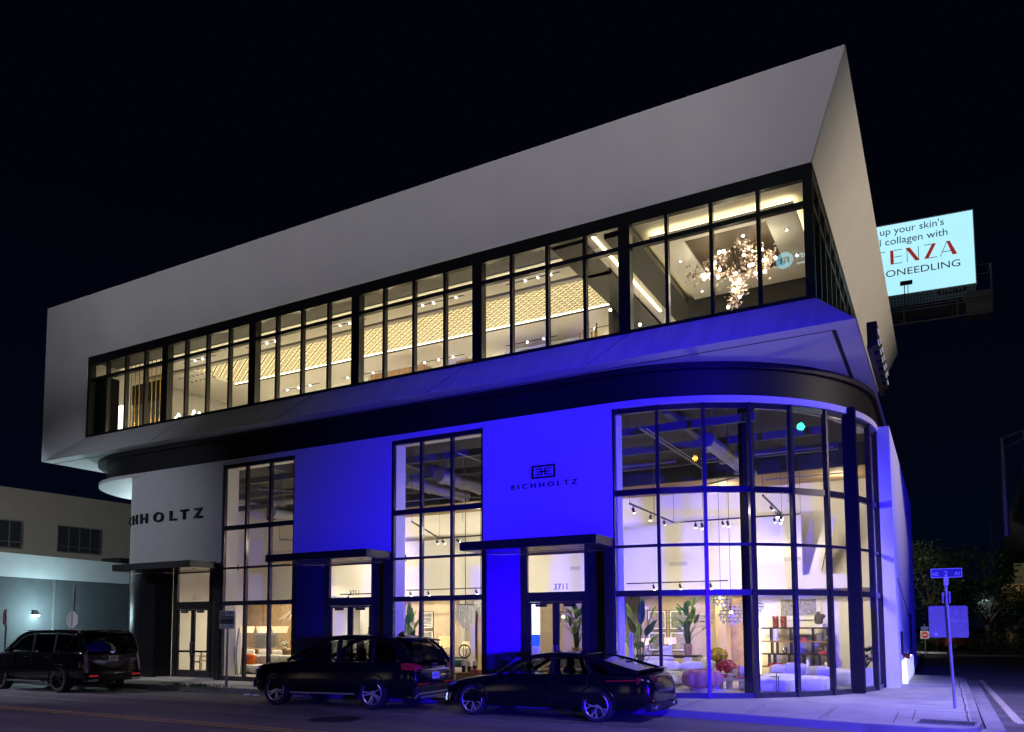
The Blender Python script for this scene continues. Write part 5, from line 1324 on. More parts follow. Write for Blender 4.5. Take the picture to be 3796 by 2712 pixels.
for p in ((-5.6, 21.9, 12.1), (-4.1, 21.9, 12.2), (-4.8, 21.8, 11.5)): point('chandelier_lamp', p, 22, (1.0, 0.85, 0.6), 0.1)
for p in ((-5.5, 23.5, 11.6), (-8.0, 24, 11.5)): point('upper_lamp', p, 16, (1.0, 0.86, 0.6), 0.15)
# bright shelf-edge crystals behind the right-hand sill
t = thing('crystal_lamp', 'long crystal lamp glittering just above the right-hand sill', 'chandelier', (-4.6, 21.2, 10.45)); m = MB()
for i in range(34): m.ball((-1.3 + i * 0.07, (i % 3) * 0.05, 0.02 * (i % 4)), 0.028, 6, 4)
m.build('crystals', mat('crystal_glow', (0.9, 0.9, 0.9), 0.3, emit=(1, 0.92, 0.75), es=5), t); MB().box(-1.35, 1.1, 0.0, 0.12, -0.06, -0.03).build('bar', M_('chrome'), t)

# ================================================================== cars
def paint(name, col):
    return mat(name, col, 0.12, metal=0.0, var=0.0, spec=0.45, coat=0.0)
paint('black_paint', (0.004, 0.004, 0.005))
mat('black_trim', (0.006, 0.006, 0.007), 0.5, var=0.1)
mat('car_inside', (0.012, 0.012, 0.012), 0.8)
glass_mat('tinted_glass', (0.42, 0.44, 0.44), 1.5)
glass_mat('dark_glass', (0.05, 0.05, 0.055), 1.5)
mat('alloy', (0.62, 0.62, 0.66), 0.28, metal=0.85, var=0.05)
mat('alloy_dark', (0.03, 0.03, 0.032), 0.35, metal=0.6)
mat('lamp_red', (0.35, 0.01, 0.012), 0.2, emit=(1.0, 0.03, 0.04), es=0.02, coat=1.0)
mat('lamp_red_dark', (0.12, 0.006, 0.01), 0.2, coat=1.0)
mat('lamp_clear', (0.55, 0.58, 0.62), 0.12, metal=0.6, coat=1.0)
mat('drl_glow', (0.8, 0.9, 0.9), 0.3, emit=(0.7, 1.0, 1.0), es=0.8)
mat('plate_white', (0.72, 0.72, 0.74), 0.5)
mat('plate_ink', (0.06, 0.08, 0.2), 0.5)

def interp(pts, x):
    pts = sorted(pts)
    if x <= pts[0][0]: return pts[0][1]
    for a, b in zip(pts, pts[1:]):
        if x <= b[0]:
            t = (x - a[0]) / (b[0] - a[0]); return a[1] + (b[1] - a[1]) * t
    return pts[-1][1]
def catmull(P, n=6):
    out = []
    for i in range(len(P) - 1):
        p0 = P[max(i - 1, 0)]; p1 = P[i]; p2 = P[i + 1]; p3 = P[min(i + 2, len(P) - 1)]
        for k in range(n):
            t = k / n
            out.append(tuple(0.5 * (2 * b + (c - a) * t + (2 * a - 5 * b + 4 * c - d) * t * t + (3 * b - a - 3 * c + d) * t ** 3) for a, b, c, d in zip(p0, p1, p2, p3)))
    out.append(tuple(P[-1])); return out

def wheel(parent, x, y, side, r, rim_r, width, style, seed=0):
    w = sub('wheel', parent); w.location = (x, y, r)
    s = side
    m = MB()
    hw = width / 2
    m.lathe([(rim_r, -hw * 0.9), (r - 0.03, -hw), (r, -hw * 0.75), (r, hw * 0.75), (r - 0.03, hw), (rim_r + 0.008, hw * 0.92), (rim_r, hw * 0.8)], n=40, axis='y')
    m.f = [f for f in m.f if len(f) == 4]
    m.build('tyre', M_('rubber'), w, smooth=40)
    m = MB()
    f = s * hw * 0.86
    # barrel, lip, back disc
    m.lathe([(rim_r, -hw * 0.9 * s), (rim_r * 0.94, -hw * 0.85 * s), (rim_r * 0.94, hw * 0.5 * s), (rim_r, hw * 0.82 * s)], n=40, axis='y'); m.f = [q for q in m.f if len(q) == 4]
    m.build('barrel', M_('alloy_dark'), w, smooth=40)
    MB().lathe([(0.0, -0.02 * s), (rim_r * 0.62, -0.02 * s), (rim_r * 0.62, 0.0)], n=28, axis='y').build('brake_disc', mat('brake_steel', (0.10, 0.10, 0.10), 0.4, metal=0.6), w, smooth=40)
    m = MB(); ring = []
    m.tube([(rim_r * 0.97 * math.cos(2 * PI * k / 40), f, rim_r * 0.97 * math.sin(2 * PI * k / 40)) for k in range(41)], 0.012, 6)
    ph = seed * 0.4
    for k in range(5):
        a = 2 * PI * k / 5 + ph
        def pt(rad, ang, dy=0.0): return (rad * math.cos(ang), f - s * (0.012 + 0.03 * (1 - rad / rim_r)) + dy, rad * math.sin(ang))
        up = (0, 1, 0)
        if style == 'twin':
            for d in (-0.16, 0.16):
                m.bar(pt(0.05, a + d * 1.5), pt(rim_r * 0.96, a + d), 0.034, 0.02, up=up)
        elif style == 'fork':
            for d in (-0.05, 0.05): m.bar(pt(0.06, a + d * 4), pt(rim_r * 0.55, a + d * 1.6), 0.018, 0.02, up=up)
            for d in (-0.30, 0.30):
                m.bar(pt(rim_r * 0.52, a + d * 0.15), pt(rim_r * 0.95, a + d), 0.020, 0.02, up=up)
                m.bar(pt(rim_r * 0.60, a + d * 0.55), pt(rim_r * 0.95, a + d * 0.6), 0.014, 0.02, up=up)
        else:
            for d in (-0.1, 0.1): m.bar(pt(0.05, a + d), pt(rim_r * 0.95, a + d), 0.022, 0.02, up=up)
    m.lathe([(0.06, f - s * 0.045), (0.055, f - s * 0.02), (0.0, f - s * 0.018)], n=18, axis='y')
    m.build('rim', M_('alloy') if style != 'dark' else M_('alloy_dark'), w, smooth=40)
    if style == 'dark':
        MB().tube([(rim_r * 0.985 * math.cos(2 * PI * k / 40), f + s * 0.004, rim_r * 0.985 * math.sin(2 * PI * k / 40)) for k in range(41)], 0.013, 6).build('rim_lip', M_('chrome'), w, smooth=True)
    return w

def build_car(name, label, loc, rotz, P):
    t = thing(name, label, 'car', (0, 0, 0), 0, None)
    PM = M_('black_paint')
    ST_ = sorted(P['stations'])
    hw = lambda x: interp([(s[0], s[1]) for s in ST_], x); zb = lambda x: interp([(s[0], s[2]) for s in ST_], x)
    belt = lambda x: interp([(s[0], s[3]) for s in ST_], x); ztop = lambda x: interp([(s[0], s[4]) for s in ST_], x)
    # ---- lower body: lofted sections
    m = MB(); rows = []
    for (x, w, b, bl, tp) in ST_:
        h = bl - b
        half = [(0, b), (w * 0.80, b), (w * 0.95, b + h * 0.12), (w, b + h * 0.38), (w * 0.985, b + h * 0.62), (w * 0.975, b + h * 0.80), (w * 0.94, bl - 0.015), (w * 0.86, bl + (tp - bl) * 0.45), (w * 0.5, tp - 0.01), (0, tp)]
        ring = [(x, -y, z) for y, z in half] + [(x, y, z) for y, z in half[-2:0:-1]]
        rows.append(ring)
    n = len(rows[0])
    vs = [p for r in rows for p in r]; fs = []
    for i in range(len(rows) - 1):
        for k in range(n): fs.append((i * n + k, i * n + (k + 1) % n, (i + 1) * n + (k + 1) % n, (i + 1) * n + k))
    fs.append(tuple(range(n))[::-1]); fs.append(tuple((len(rows) - 1) * n + k for k in range(n)))
    m.add(vs, fs)
    body = m.build('body', PM, t, smooth=True, subsurf=2)
    # wheel wells cut out of the body
    cm = MB()
    r = P['r']
    for wx in (P['wb'] / 2, -P['wb'] / 2):
        for s in (-1, 1):
            y0, y1 = sorted((s * 0.42, s * 1.3))
            cm.lathe([(r + 0.055, y0), (r + 0.055, y1)], (wx, 0, r + 0.005), 40, axis='y')
    cut = cm.build('cut', None, None)
    bo = body.modifiers.new('b', 'BOOLEAN'); bo.operation = 'DIFFERENCE'; bo.object = cut; bo.solver = 'EXACT'
    dg = bpy.context.evaluated_depsgraph_get()
    me = bpy.data.meshes.new_from_object(body.evaluated_get(dg))
    body.modifiers.clear(); old = body.data; body.data = me; me.name = 'body'
    for p in me.polygons: p.use_smooth = True
    sharpen(me, 38)
    bpy.data.objects.remove(cut); bpy.data.meshes.remove(old)
    # dark well liners
    wl = MB()
    for wx in (P['wb'] / 2, -P['wb'] / 2): wl.box(wx - r, wx + r, -0.4, 0.4, 0.22, r * 1.75)
    wl.build('wheel_well', M_('black_trim'), t)
    # arch lips
    for wx in (P['wb'] / 2, -P['wb'] / 2):
        for s in (-1, 1):
            yy = s * (hw(wx) * 0.985)
            MB().tube([(wx + (r + 0.062) * math.cos(a), yy, r + (r + 0.062) * math.sin(a)) for a in [R(-12 + 204 * k / 24) for k in range(25)]], 0.017, 6).build('arch_lip', PM, t, smooth=True)
    # ---- greenhouse
    RO = catmull(P['roof'], 6)
    zr_max = max(z for x, z in P['roof'])
    tw = P.get('tumble', 0.76)
    def sy(x, z):
        b = belt(x); k = max(0, min(1.2, (z - b) / (zr_max - b)))
        w0 = hw(x) * 0.93; return w0 + (hw(0) * tw - w0) * k ** 1.25
    roofz = lambda x: interp([(a, b) for a, b in RO], x)
    rail_pts = [(x, z) for x, z in RO]
    for s in (-1, 1):
        pts = [(x, s * (sy(x, z) - 0.015), z - 0.02) for x, z in rail_pts]
        m = MB()
        for a, b in zip(pts, pts[1:]): m.bar(a, b, 0.05, 0.085)
        m = MB().tube(pts, 0.045, 8); m.build('roof_rail', PM, t, smooth=True)
        for (xa, za, xb, zb_, wd) in P['pillars']:
            MB().bar((xa, s * (sy(xa, za) - 0.01), za), (xb, s * (sy(xb, zb_) - 0.01), zb_), wd, 0.04, up=(0, 1, 0.3)).build('pillar', M_('black_trim'), t)
        for poly in P.get('panels', ()):
            m = MB(); m.add([(x, s * sy(x, z), z) for x, z in poly], [tuple(range(len(poly)))]); m.build('quarter_panel', PM, t, solid=0.03)
        for poly in P['windows']:
            m = MB(); m.add([(x, s * (sy(x, z) + 0.002), z) for x, z in poly], [tuple(range(len(poly)))])
            g = m.build('side_window', M_(P.get('glass', 'tinted_glass')), t)
            if P.get('chrome'):
                MB().tube([(x, s * (sy(x, z) + 0.006), z) for x, z in poly] , 0.007, 5).build('window_trim', M_(P['chrome']), g, smooth=True)
    # roof skin, windscreen, rear window
    iB, iD = P['iB'] * 6, P['iD'] * 6
    def cross(x, z, crown, n=9):
        w = sy(x, z) - 0.02
        return [(x, w * (2 * k / (n - 1) - 1), z + crown * (1 - (2 * k / (n - 1) - 1) ** 2)) for k in range(n)]
    rows = [cross(x, z, 0.035) for x, z in RO[iB:iD + 1]]
    MB().grid(rows).build('roof', PM, t, smooth=True, solid=0.03)
    def screen(seg, bow):
        rows = []
        for x, z in seg:
            row = cross(x, z - 0.01, 0.02); rows.append([(a + bow * (1 - (b / 0.9) ** 2), b, c) for a, b, c in row])
        return rows
    MB().grid(screen(RO[:iB + 1], 0.06)).build('windscreen', M_(P.get('front_glass', 'tinted_glass')), t, smooth=True)
    MB().grid(screen(RO[iD:], -0.05)).build('rear_window', M_(P.get('rear_glass', 'dark_glass')), t, smooth=True)
    # cabin
    x0, x1 = P['roof'][-1][0] + 0.15, P['roof'][0][0] - 0.1
    MB().box(x0, x1, -hw(0) * 0.86, hw(0) * 0.86, belt(0) - 0.06, belt(0) - 0.02).build('cabin_floor', M_('car_inside'), t)
    for (x, y) in P['seats']:
        b = belt(0)
        m = MB(); m.pill(x - 0.10, x + 0.06, y - 0.24, y + 0.24, b - 0.25, b + 0.10, 0.5, 14, 8); m.pill(x - 0.11, x - 0.01, y - 0.14, y + 0.14, b + 0.10, b + 0.30, 0.5, 14, 8)
        m.bar((x - 0.06, y - 0.07, b + 0.05), (x - 0.06, y - 0.07, b + 0.15), 0.02); m.bar((x - 0.06, y + 0.07, b + 0.05), (x - 0.06, y + 0.07, b + 0.15), 0.02)
        m.build('seat', M_('car_inside'), t, smooth=True)
    sx = P['steer']; m = MB(); m.tube([(sx + 0.04 * math.sin(a), 0.4 + 0.18 * math.cos(a), belt(0) + 0.02 + 0.17 * math.sin(a)) for a in [2 * PI * k / 20 for k in range(21)]], 0.016, 6)
    m.bar((sx, 0.23, belt(0) + 0.02), (sx, 0.57, belt(0) + 0.02), 0.03); m.build('steering_wheel', M_('car_inside'), t, smooth=True)
    # wheels
    for k, wx in enumerate((P['wb'] / 2, -P['wb'] / 2)):
        for s in (-1, 1): wheel(t, wx, s * (hw(wx) - P['tw'] / 2 - 0.01), s, r, P['rim'], P['tw'], P['style'], k + s * 2)
    # mirrors, handles
    for s in (-1, 1):
        mx = P['mirror']; mm = MB(); mm.pill(mx - 0.09, mx + 0.07, min(s * (hw(mx) * 0.96), s * (hw(mx) + 0.16)), max(s * (hw(mx) * 0.96), s * (hw(mx) + 0.16)), belt(mx) + 0.01, belt(mx) + 0.16, 0.6, 14, 8)
        mm.build('mirror', PM, t, smooth=True)
        for hx, hz in P['handles']:
            MB().bar((hx - 0.10, s * (hw(hx) * 0.985 + 0.012), hz), (hx + 0.10, s * (hw(hx) * 0.985 + 0.012), hz), 0.018, 0.026).build('door_handle', PM if not P.get('chrome_handle') else M_('chrome'), t, bevel=0.005)
        for dx in P['doors']:
            z1 = belt(dx) - 0.05; z0 = zb(dx) + 0.12
            MB().bar((dx, s * (hw(dx) * 0.988 + 0.0005), z0), (dx, s * (hw(dx) * 0.978 + 0.0005), z1), 0.008, 0.006, up=(0, 1, 0)).build('door_gap', M_('rubber'), t)
        if P.get('sill'):
            a, b, z, mn = P['sill']
            MB().bar((a, s * (hw(a) * 0.99 + 0.01), z), (b, s * (hw(b) * 0.99 + 0.01), z + 0.02), 0.02, 0.045).build('sill_trim', M_(mn), t, bevel=0.008)
    P['extra'](t, hw, belt, zb)
    t.location = loc; t.rotation_euler = (0, 0, rotz)
    return t

def plate(t, x, z, y=0.0, tilt=8, country=''):
    p = sub('licence_plate', t); p.location = (x, y, z); p.rotation_euler = (0, R(tilt), 0)
    MB().box(-0.012, 0, -0.155, 0.155, -0.08, 0.08).build('plate', M_('plate_white'), p, bevel=0.006)
    m = MB()
    for k in range(6): m.box(-0.0155, -0.0125, -0.12 + k * 0.042, -0.093 + k * 0.042, -0.03, 0.03)
    m.box(-0.0155, -0.0125, -0.07, 0.07, 0.048, 0.062); m.box(-0.0155, -0.0125, -0.09, 0.09, -0.066, -0.054)
    m.build('plate_marks', M_('plate_ink'), p)

# --- black sedan (fastback), nearest the camera
def sedan_extra(t, hw, belt, zb):
    for s in (-1, 1):
        MB().add([(2.30, s * 0.66, 0.60), (2.12, s * 0.84, 0.66), (1.92, s * 0.90, 0.72), (2.02, s * 0.80, 0.74), (2.26, s * 0.62, 0.68)], [(0, 1, 2, 3, 4)]).build('headlight', M_('lamp_clear'), t, solid=0.05)
        MB().tube([(2.20, s * 0.84, 0.46), (2.26, s * 0.79, 0.36), (2.29, s * 0.73, 0.30)], 0.014, 6).build('running_light', M_('drl_glow'), t)
        MB().tube([(-1.72, s * 0.908, 0.845), (-2.1, s * 0.895, 0.86), (-2.42, s * 0.83, 0.875)], 0.014, 6).build('side_light_bar', M_('lamp_red'), t)
        MB().add([(-2.36, s * 0.875, 0.93), (-2.36, s * 0.875, 0.80), (-2.60, s * 0.62, 0.80), (-2.64, s * 0.36, 0.86), (-2.62, s * 0.36, 0.90), (-2.57, s * 0.62, 0.93)], [(0, 1, 2, 3, 4, 5)]).build('tail_light', M_('lamp_red_dark'), t, solid=0.03)
        MB().box(-2.66, -2.64, min(s * 0.45, s * 0.75), max(s * 0.45, s * 0.75), 0.46, 0.49).build('reflector', M_('lamp_red'), t)
        for k in (0, 1):
            m = MB(); m.lathe([(0.045, -2.71), (0.052, -2.70), (0.052, -2.55)], (0, s * (0.52 + k * 0.12), 0.33), 16, axis='x'); e = m.build('exhaust_tip', M_('chrome'), t, smooth=40)
            MB().lathe([(0.038, -2.713), (0.038, -2.711)], (0, s * (0.52 + k * 0.12), 0.33), 16, axis='x').build('exhaust_bore', M_('rubber'), e)
        MB().box(1.28, 1.36, min(s * 0.925, s * 0.94), max(s * 0.925, s * 0.94), 0.56, 0.72).build('fender_vent', M_('black_trim'), t)
    MB().grid([[(-2.30, -0.72, 1.035), (-2.30, 0, 1.055), (-2.30, 0.72, 1.035)], [(-2.50, -0.66, 1.075), (-2.56, 0, 1.10), (-2.50, 0.66, 1.075)]]).build('spoiler', M_('black_paint'), t, solid=0.03, smooth=True)
    MB().box(-2.66, -2.50, -0.78, 0.78, 0.25, 0.42).build('rear_diffuser', M_('black_trim'), t, bevel=0.03)
    for k in range(5): MB().box(-2.67, -2.52, -0.3 + k * 0.15 - 0.008, -0.3 + k * 0.15 + 0.008, 0.24, 0.36).build('diffuser_fin', M_('black_trim'), t)
    plate(t, -2.60, 0.66, 0, 8)
    m = MB(); m.box(2.28, 2.34, -0.5, 0.5, 0.30, 0.46); m.build('front_grille', M_('black_trim'), t, bevel=0.02)
    MB().add([(-1.18, 0, 1.335), (-1.36, 0, 1.33), (-1.34, 0, 1.42), (-1.28, 0, 1.41)], [(0, 1, 2, 3)]).build('antenna', M_('black_paint'), t, solid=0.03)
    MB().tube([(-2.585, 0.35 * math.cos(a) * 0.16, 0.83 + 0.035 * math.sin(a)) for a in [2 * PI * k / 16 for k in range(17)]], 0.006, 5).build('badge', M_('chrome'), t)
SEDAN = dict(
    stations=[(2.40, .40, .34, .54, .55), (2.36, .62, .27, .60, .62), (2.22, .80, .21, .67, .71), (1.95, .89, .18, .75, .80), (1.5, .925, .18, .83, .88), (1.0, .93, .19, .89, .94), (0.6, .932, .20, .93, .96), (0.0, .935, .20, .95, .95), (-0.8, .935, .20, .965, .965), (-1.5, .935, .20, .985, .985), (-2.0, .915, .22, .995, 1.01), (-2.35, .875, .27, .985, 1.04), (-2.55, .82, .32, .94, 1.0), (-2.64, .76, .38, .80, .84), (-2.68, .70, .44, .62, .66)],
    roof=[(0.85, .955), (0.55, 1.12), (0.22, 1.275), (-0.15, 1.355), (-0.65, 1.375), (-1.15, 1.335), (-1.6, 1.24), (-2.05, 1.115), (-2.38, 1.035)], iB=2, iD=5, tumble=0.70,
    windows=[[(0.62, .985), (0.42, 1.07), (0.10, 1.20), (-0.22, 1.275), (-0.36, 1.29), (-0.40, .985)], [(-0.52, .985), (-0.50, 1.29), (-0.85, 1.28), (-1.18, 1.225), (-1.32, .995)], [(-1.40, 1.0), (-1.27, 1.20), (-1.52, 1.15), (-1.78, 1.03)]],
    pillars=[(-0.46, .96, -0.43, 1.32, 0.11), (-1.36, .98, -1.22, 1.27, 0.07)],
    panels=[[(-1.80, .985), (-1.78, 1.03), (-1.52, 1.15), (-1.27, 1.215), (-1.24, 1.29), (-1.6, 1.22), (-2.05, 1.09), (-2.36, 1.0)]],
    wb=3.0, r=.345, rim=.262, tw=.235, style='fork', mirror=0.42, handles=[(-0.28, .83), (-1.22, .85)], doors=[0.62, -0.45, -1.30], seats=[(-0.28, 0.38), (-0.28, -0.38), (-1.12, 0.4), (-1.12, -0.4)], steer=0.28, sill=None, extra=sedan_extra)
build_car('sedan_car', 'glossy black fastback sedan parked nearest the camera in front of the rounded window', (-7.79, 15.98, 0), PI + R(-0.5), SEDAN)

# --- black SUV in the middle
def suv_extra(t, hw, belt, zb):
    for s in (-1, 1):
        MB().add([(2.41, s * 0.62, 0.80), (2.25, s * 0.86, 0.84), (2.05, s * 0.93, 0.92), (2.10, s * 0.88, 0.98), (2.36, s * 0.66, 0.92)], [(0, 1, 2, 3, 4)]).build('headlight', M_('lamp_clear'), t, solid=0.05)
        MB().add([(2.44, s * 0.55, 0.40), (2.36, s * 0.80, 0.42), (2.30, s * 0.86, 0.62), (2.36, s * 0.78, 0.64), (2.43, s * 0.60, 0.52)], [(0, 1, 2, 3, 4)]).build('air_intake', M_('lamp_clear'), t, solid=0.03)
        MB().add([(-2.30, s * 0.955, 1.10), (-2.32, s * 0.955, 0.96), (-2.50, s * 0.93, 0.95), (-2.66, s * 0.80, 0.95), (-2.68, s * 0.60, 0.96), (-2.66, s * 0.60, 1.04), (-2.62, s * 0.80, 1.10), (-2.48, s * 0.935, 1.12)], [tuple(range(8))]).build('tail_light', M_('lamp_red'), t, solid=0.03)
        MB().box(-2.715, -2.69, min(s * 0.35, s * 0.82), max(s * 0.35, s * 0.82), 0.60, 0.64).build('reflector', M_('lamp_red'), t)
        MB().tube([(0.25, s * 0.70, 1.70), (-0.6, s * 0.71, 1.765), (-1.6, s * 0.70, 1.74), (-2.0, s * 0.69, 1.69)], 0.015, 6).build('roof_bar', M_('black_trim'), t)
    MB().box(-2.685, -2.66, -0.62, 0.62, 0.93, 0.952).build('chrome_strip', M_('chrome'), t)
    m = MB()
    m.bar((-2.70, -0.80, 0.40), (-2.70, 0.80, 0.40), 0.03, 0.045); m.bar((-2.70, -0.80, 0.40), (-2.66, -0.90, 0.30), 0.03, 0.04); m.bar((-2.70, 0.80, 0.40), (-2.66, 0.90, 0.30), 0.03, 0.04); m.bar((-2.71, -0.72, 0.31), (-2.71, 0.72, 0.31), 0.03, 0.05)
    m.build('bumper_trim', M_('brushed_metal'), t)
    MB().box(-2.70, -2.5, -0.82, 0.82, 0.26, 0.58).build('rear_bumper', M_('black_trim'), t, bevel=0.05)
    MB().grid([[(-2.0, -0.68, 1.68), (-2.0, 0, 1.715), (-2.0, 0.68, 1.68)], [(-2.42, -0.66, 1.625), (-2.46, 0, 1.65), (-2.42, 0.66, 1.625)]]).build('spoiler', M_('black_paint'), t, solid=0.035, smooth=True)
    plate(t, -2.675, 0.79, 0, 6)
    m = MB()
    for k in range(4): m.tube([(-2.655, -0.105 + k * 0.07 + 0.045 * math.cos(a), 1.04 + 0.045 * math.sin(a)) for a in [2 * PI * j / 16 for j in range(17)]], 0.006, 5)
    m.build('badge', M_('chrome'), t)
    MB().box(2.36, 2.43, -0.5, 0.5, 0.40, 0.86).build('front_grille', M_('black_trim'), t, bevel=0.03)
    MB().add([(-1.55, 0, 1.75), (-1.78, 0, 1.74), (-1.75, 0, 1.86), (-1.68, 0, 1.84)], [(0, 1, 2, 3)]).build('antenna', M_('black_paint'), t, solid=0.03)
SUV = dict(
    stations=[(2.43, .50, .42, .78, .80), (2.39, .74, .34, .86, .92), (2.22, .88, .28, .96, 1.03), (1.95, .95, .26, 1.01, 1.09), (1.5, .978, .26, 1.05, 1.13), (1.0, .985, .27, 1.08, 1.16), (0.5, .985, .28, 1.10, 1.13), (-0.3, .985, .28, 1.11, 1.11), (-1.5, .985, .28, 1.135, 1.135), (-2.1, .965, .30, 1.15, 1.15), (-2.4, .935, .36, 1.15, 1.16), (-2.58, .88, .42, 1.08, 1.10), (-2.65, .84, .46, .95, .97), (-2.69, .80, .50, .80, .82)],
    roof=[(1.15, 1.155), (0.70, 1.40), (0.28, 1.60), (-0.2, 1.695), (-0.8, 1.735), (-1.4, 1.725), (-1.95, 1.67), (-2.32, 1.45), (-2.58, 1.13)], iB=2, iD=6, tumble=0.76,
    windows=[[(0.82, 1.145), (0.60, 1.27), (0.22, 1.46), (-0.14, 1.585), (-0.36, 1.615), (-0.40, 1.145)], [(-0.50, 1.145), (-0.46, 1.625), (-0.9, 1.645), (-1.38, 1.635), (-1.42, 1.15)], [(-1.50, 1.15), (-1.46, 1.63), (-1.90, 1.59), (-2.02, 1.50), (-2.20, 1.17)]],
    pillars=[(-0.45, 1.10, -0.41, 1.67, 0.10), (-1.46, 1.12, -1.42, 1.68, 0.09)],
    panels=[[(-2.20, 1.15), (-2.02, 1.50), (-1.90, 1.60), (-1.95, 1.65), (-2.32, 1.44), (-2.56, 1.13)]],
    wb=2.98, r=.385, rim=.272, tw=.28, style='twin', mirror=0.62, handles=[(-0.25, .98), (-1.25, 1.0)], doors=[0.75, -0.45, -1.42], seats=[(-0.15, 0.4), (-0.15, -0.4), (-1.1, 0.42), (-1.1, -0.42)], steer=0.42, sill=(1.0, -1.0, 0.34, 'brushed_metal'), chrome='black_trim', extra=suv_extra)
build_car('suv_car', 'black SUV with silver twin-spoke wheels parked between the two shop doors', (-13.56, 15.84, 0), PI + R(3.2), SUV)

# --- big black SUV at the left edge
def big_extra(t, hw, belt, zb):
    for s in (-1, 1):
        MB().add([(2.55, s * 0.70, 0.90), (2.35, s * 0.96, 0.92), (2.35, s * 0.96, 1.05), (2.55, s * 0.70, 1.02)], [(0, 1, 2, 3)]).build('headlight', M_('lamp_clear'), t, solid=0.05)
        m = MB(); m.bar((-2.74, s * 0.90, 0.62), (-2.66, s * 0.86, 1.12), 0.09, 0.07); m.bar((-2.66, s * 0.86, 1.12), (-2.52, s * 0.83, 1.55), 0.07, 0.06); m.build('tail_light', mat('lamp_smoked', (0.16, 0.10, 0.12), 0.15, coat=1.0), t, bevel=0.02)
        MB().box(-2.84, -2.80, min(s * 0.58, s * 0.86), max(s * 0.58, s * 0.86), 0.50, 0.545).build('reflector', mat('reflector_red_glow', (0.6, 0.02, 0.03), 0.2, emit=(1.0, 0.04, 0.06), es=0.2), t)  # glow put into the reflector, which is no lamp
        MB().box(-2.85, -2.80, min(s * 0.56, s * 0.88), max(s * 0.56, s * 0.88), 0.36, 0.42).build('exhaust_trim', M_('chrome'), t, bevel=0.01)
        MB().tube([(0.5, s * 0.76, 1.90), (-2.2, s * 0.76, 1.89)], 0.015, 6).build('roof_bar', M_('black_trim'), t)
        MB().bar((0.9, s * 1.06, 0.33), (-0.9, s * 1.06, 0.33), 0.16, 0.04).build('running_board', M_('brushed_metal'), t, bevel=0.01)
        MB().box(-2.05, -1.85, min(s * 1.0, s * 1.02), max(s * 1.0, s * 1.02), 0.95, 0.98).build('side_trim', M_('chrome'), t)
    MB().box(-2.83, -2.6, -0.92, 0.92, 0.34, 0.62).build('rear_bumper', M_('black_paint'), t, bevel=0.05)
    MB().box(-2.70, -2.665, -0.36, 0.36, 0.93, 1.16).build('plate_recess', M_('black_trim'), t, bevel=0.02)
    plate(t, -2.715, 1.03, 0, 4)
    m = MB(); m.add([(-2.66, -0.11, 1.30), (-2.66, 0.11, 1.30), (-2.665, 0.08, 1.22), (-2.67, 0, 1.18), (-2.665, -0.08, 1.22)], [(0, 1, 2, 3, 4)]); m.build('badge', M_('chrome'), t, solid=0.01)
    MB().grid([[(-2.2, -0.74, 1.86), (-2.2, 0, 1.89), (-2.2, 0.74, 1.86)], [(-2.55, -0.72, 1.80), (-2.58, 0, 1.83), (-2.55, 0.72, 1.80)]]).build('spoiler', M_('black_paint'), t, solid=0.035, smooth=True)
    MB().box(2.53, 2.62, -0.6, 0.6, 0.5, 1.05).build('front_grille', M_('chrome'), t, bevel=0.03)
BIG = dict(
    stations=[(2.62, .72, .42, .98, 1.02), (2.55, .90, .34, 1.06, 1.12), (2.3, .99, .30, 1.12, 1.19), (1.6, 1.02, .30, 1.17, 1.24), (1.1, 1.03, .30, 1.20, 1.26), (0.5, 1.03, .32, 1.22, 1.24), (-0.5, 1.03, .32, 1.23, 1.23), (-1.6, 1.03, .32, 1.24, 1.24), (-2.3, 1.01, .34, 1.25, 1.25), (-2.58, .97, .38, 1.24, 1.25), (-2.68, .94, .42, 1.12, 1.14), (-2.72, .92, .46, .90, .92)],
    roof=[(1.35, 1.25), (0.95, 1.55), (0.60, 1.78), (0.2, 1.86), (-0.6, 1.89), (-1.6, 1.885), (-2.25, 1.85), (-2.50, 1.62), (-2.66, 1.24)], iB=2, iD=6, tumble=0.80,
    windows=[[(1.02, 1.26), (0.80, 1.42), (0.52, 1.66), (0.25, 1.76), (-0.05, 1.78), (-0.08, 1.26)], [(-0.18, 1.26), (-0.15, 1.785), (-1.15, 1.79), (-1.18, 1.26)], [(-1.28, 1.26), (-1.25, 1.79), (-2.18, 1.76), (-2.40, 1.28)]],
    pillars=[(-0.13, 1.2, -0.10, 1.83, 0.10), (-1.23, 1.2, -1.20, 1.84, 0.10)],
    panels=[[(-2.40, 1.26), (-2.18, 1.76), (-2.22, 1.83), (-2.50, 1.60), (-2.64, 1.25)]],
    wb=3.07, r=.405, rim=.300, tw=.285, style='dark', mirror=0.85, handles=[(0.1, 1.08), (-1.0, 1.09)], doors=[0.9, -0.13, -1.2], seats=[(0.1, 0.42), (0.1, -0.42)], steer=0.7, sill=None, glass='dark_glass', front_glass='dark_glass', chrome='black_trim', chrome_handle=True, extra=big_extra)
build_car('suv_car', 'large boxy black SUV cut by the left edge, with a lit red rear reflector', (-25.40, 15.55, 0), PI + R(1.0), BIG)

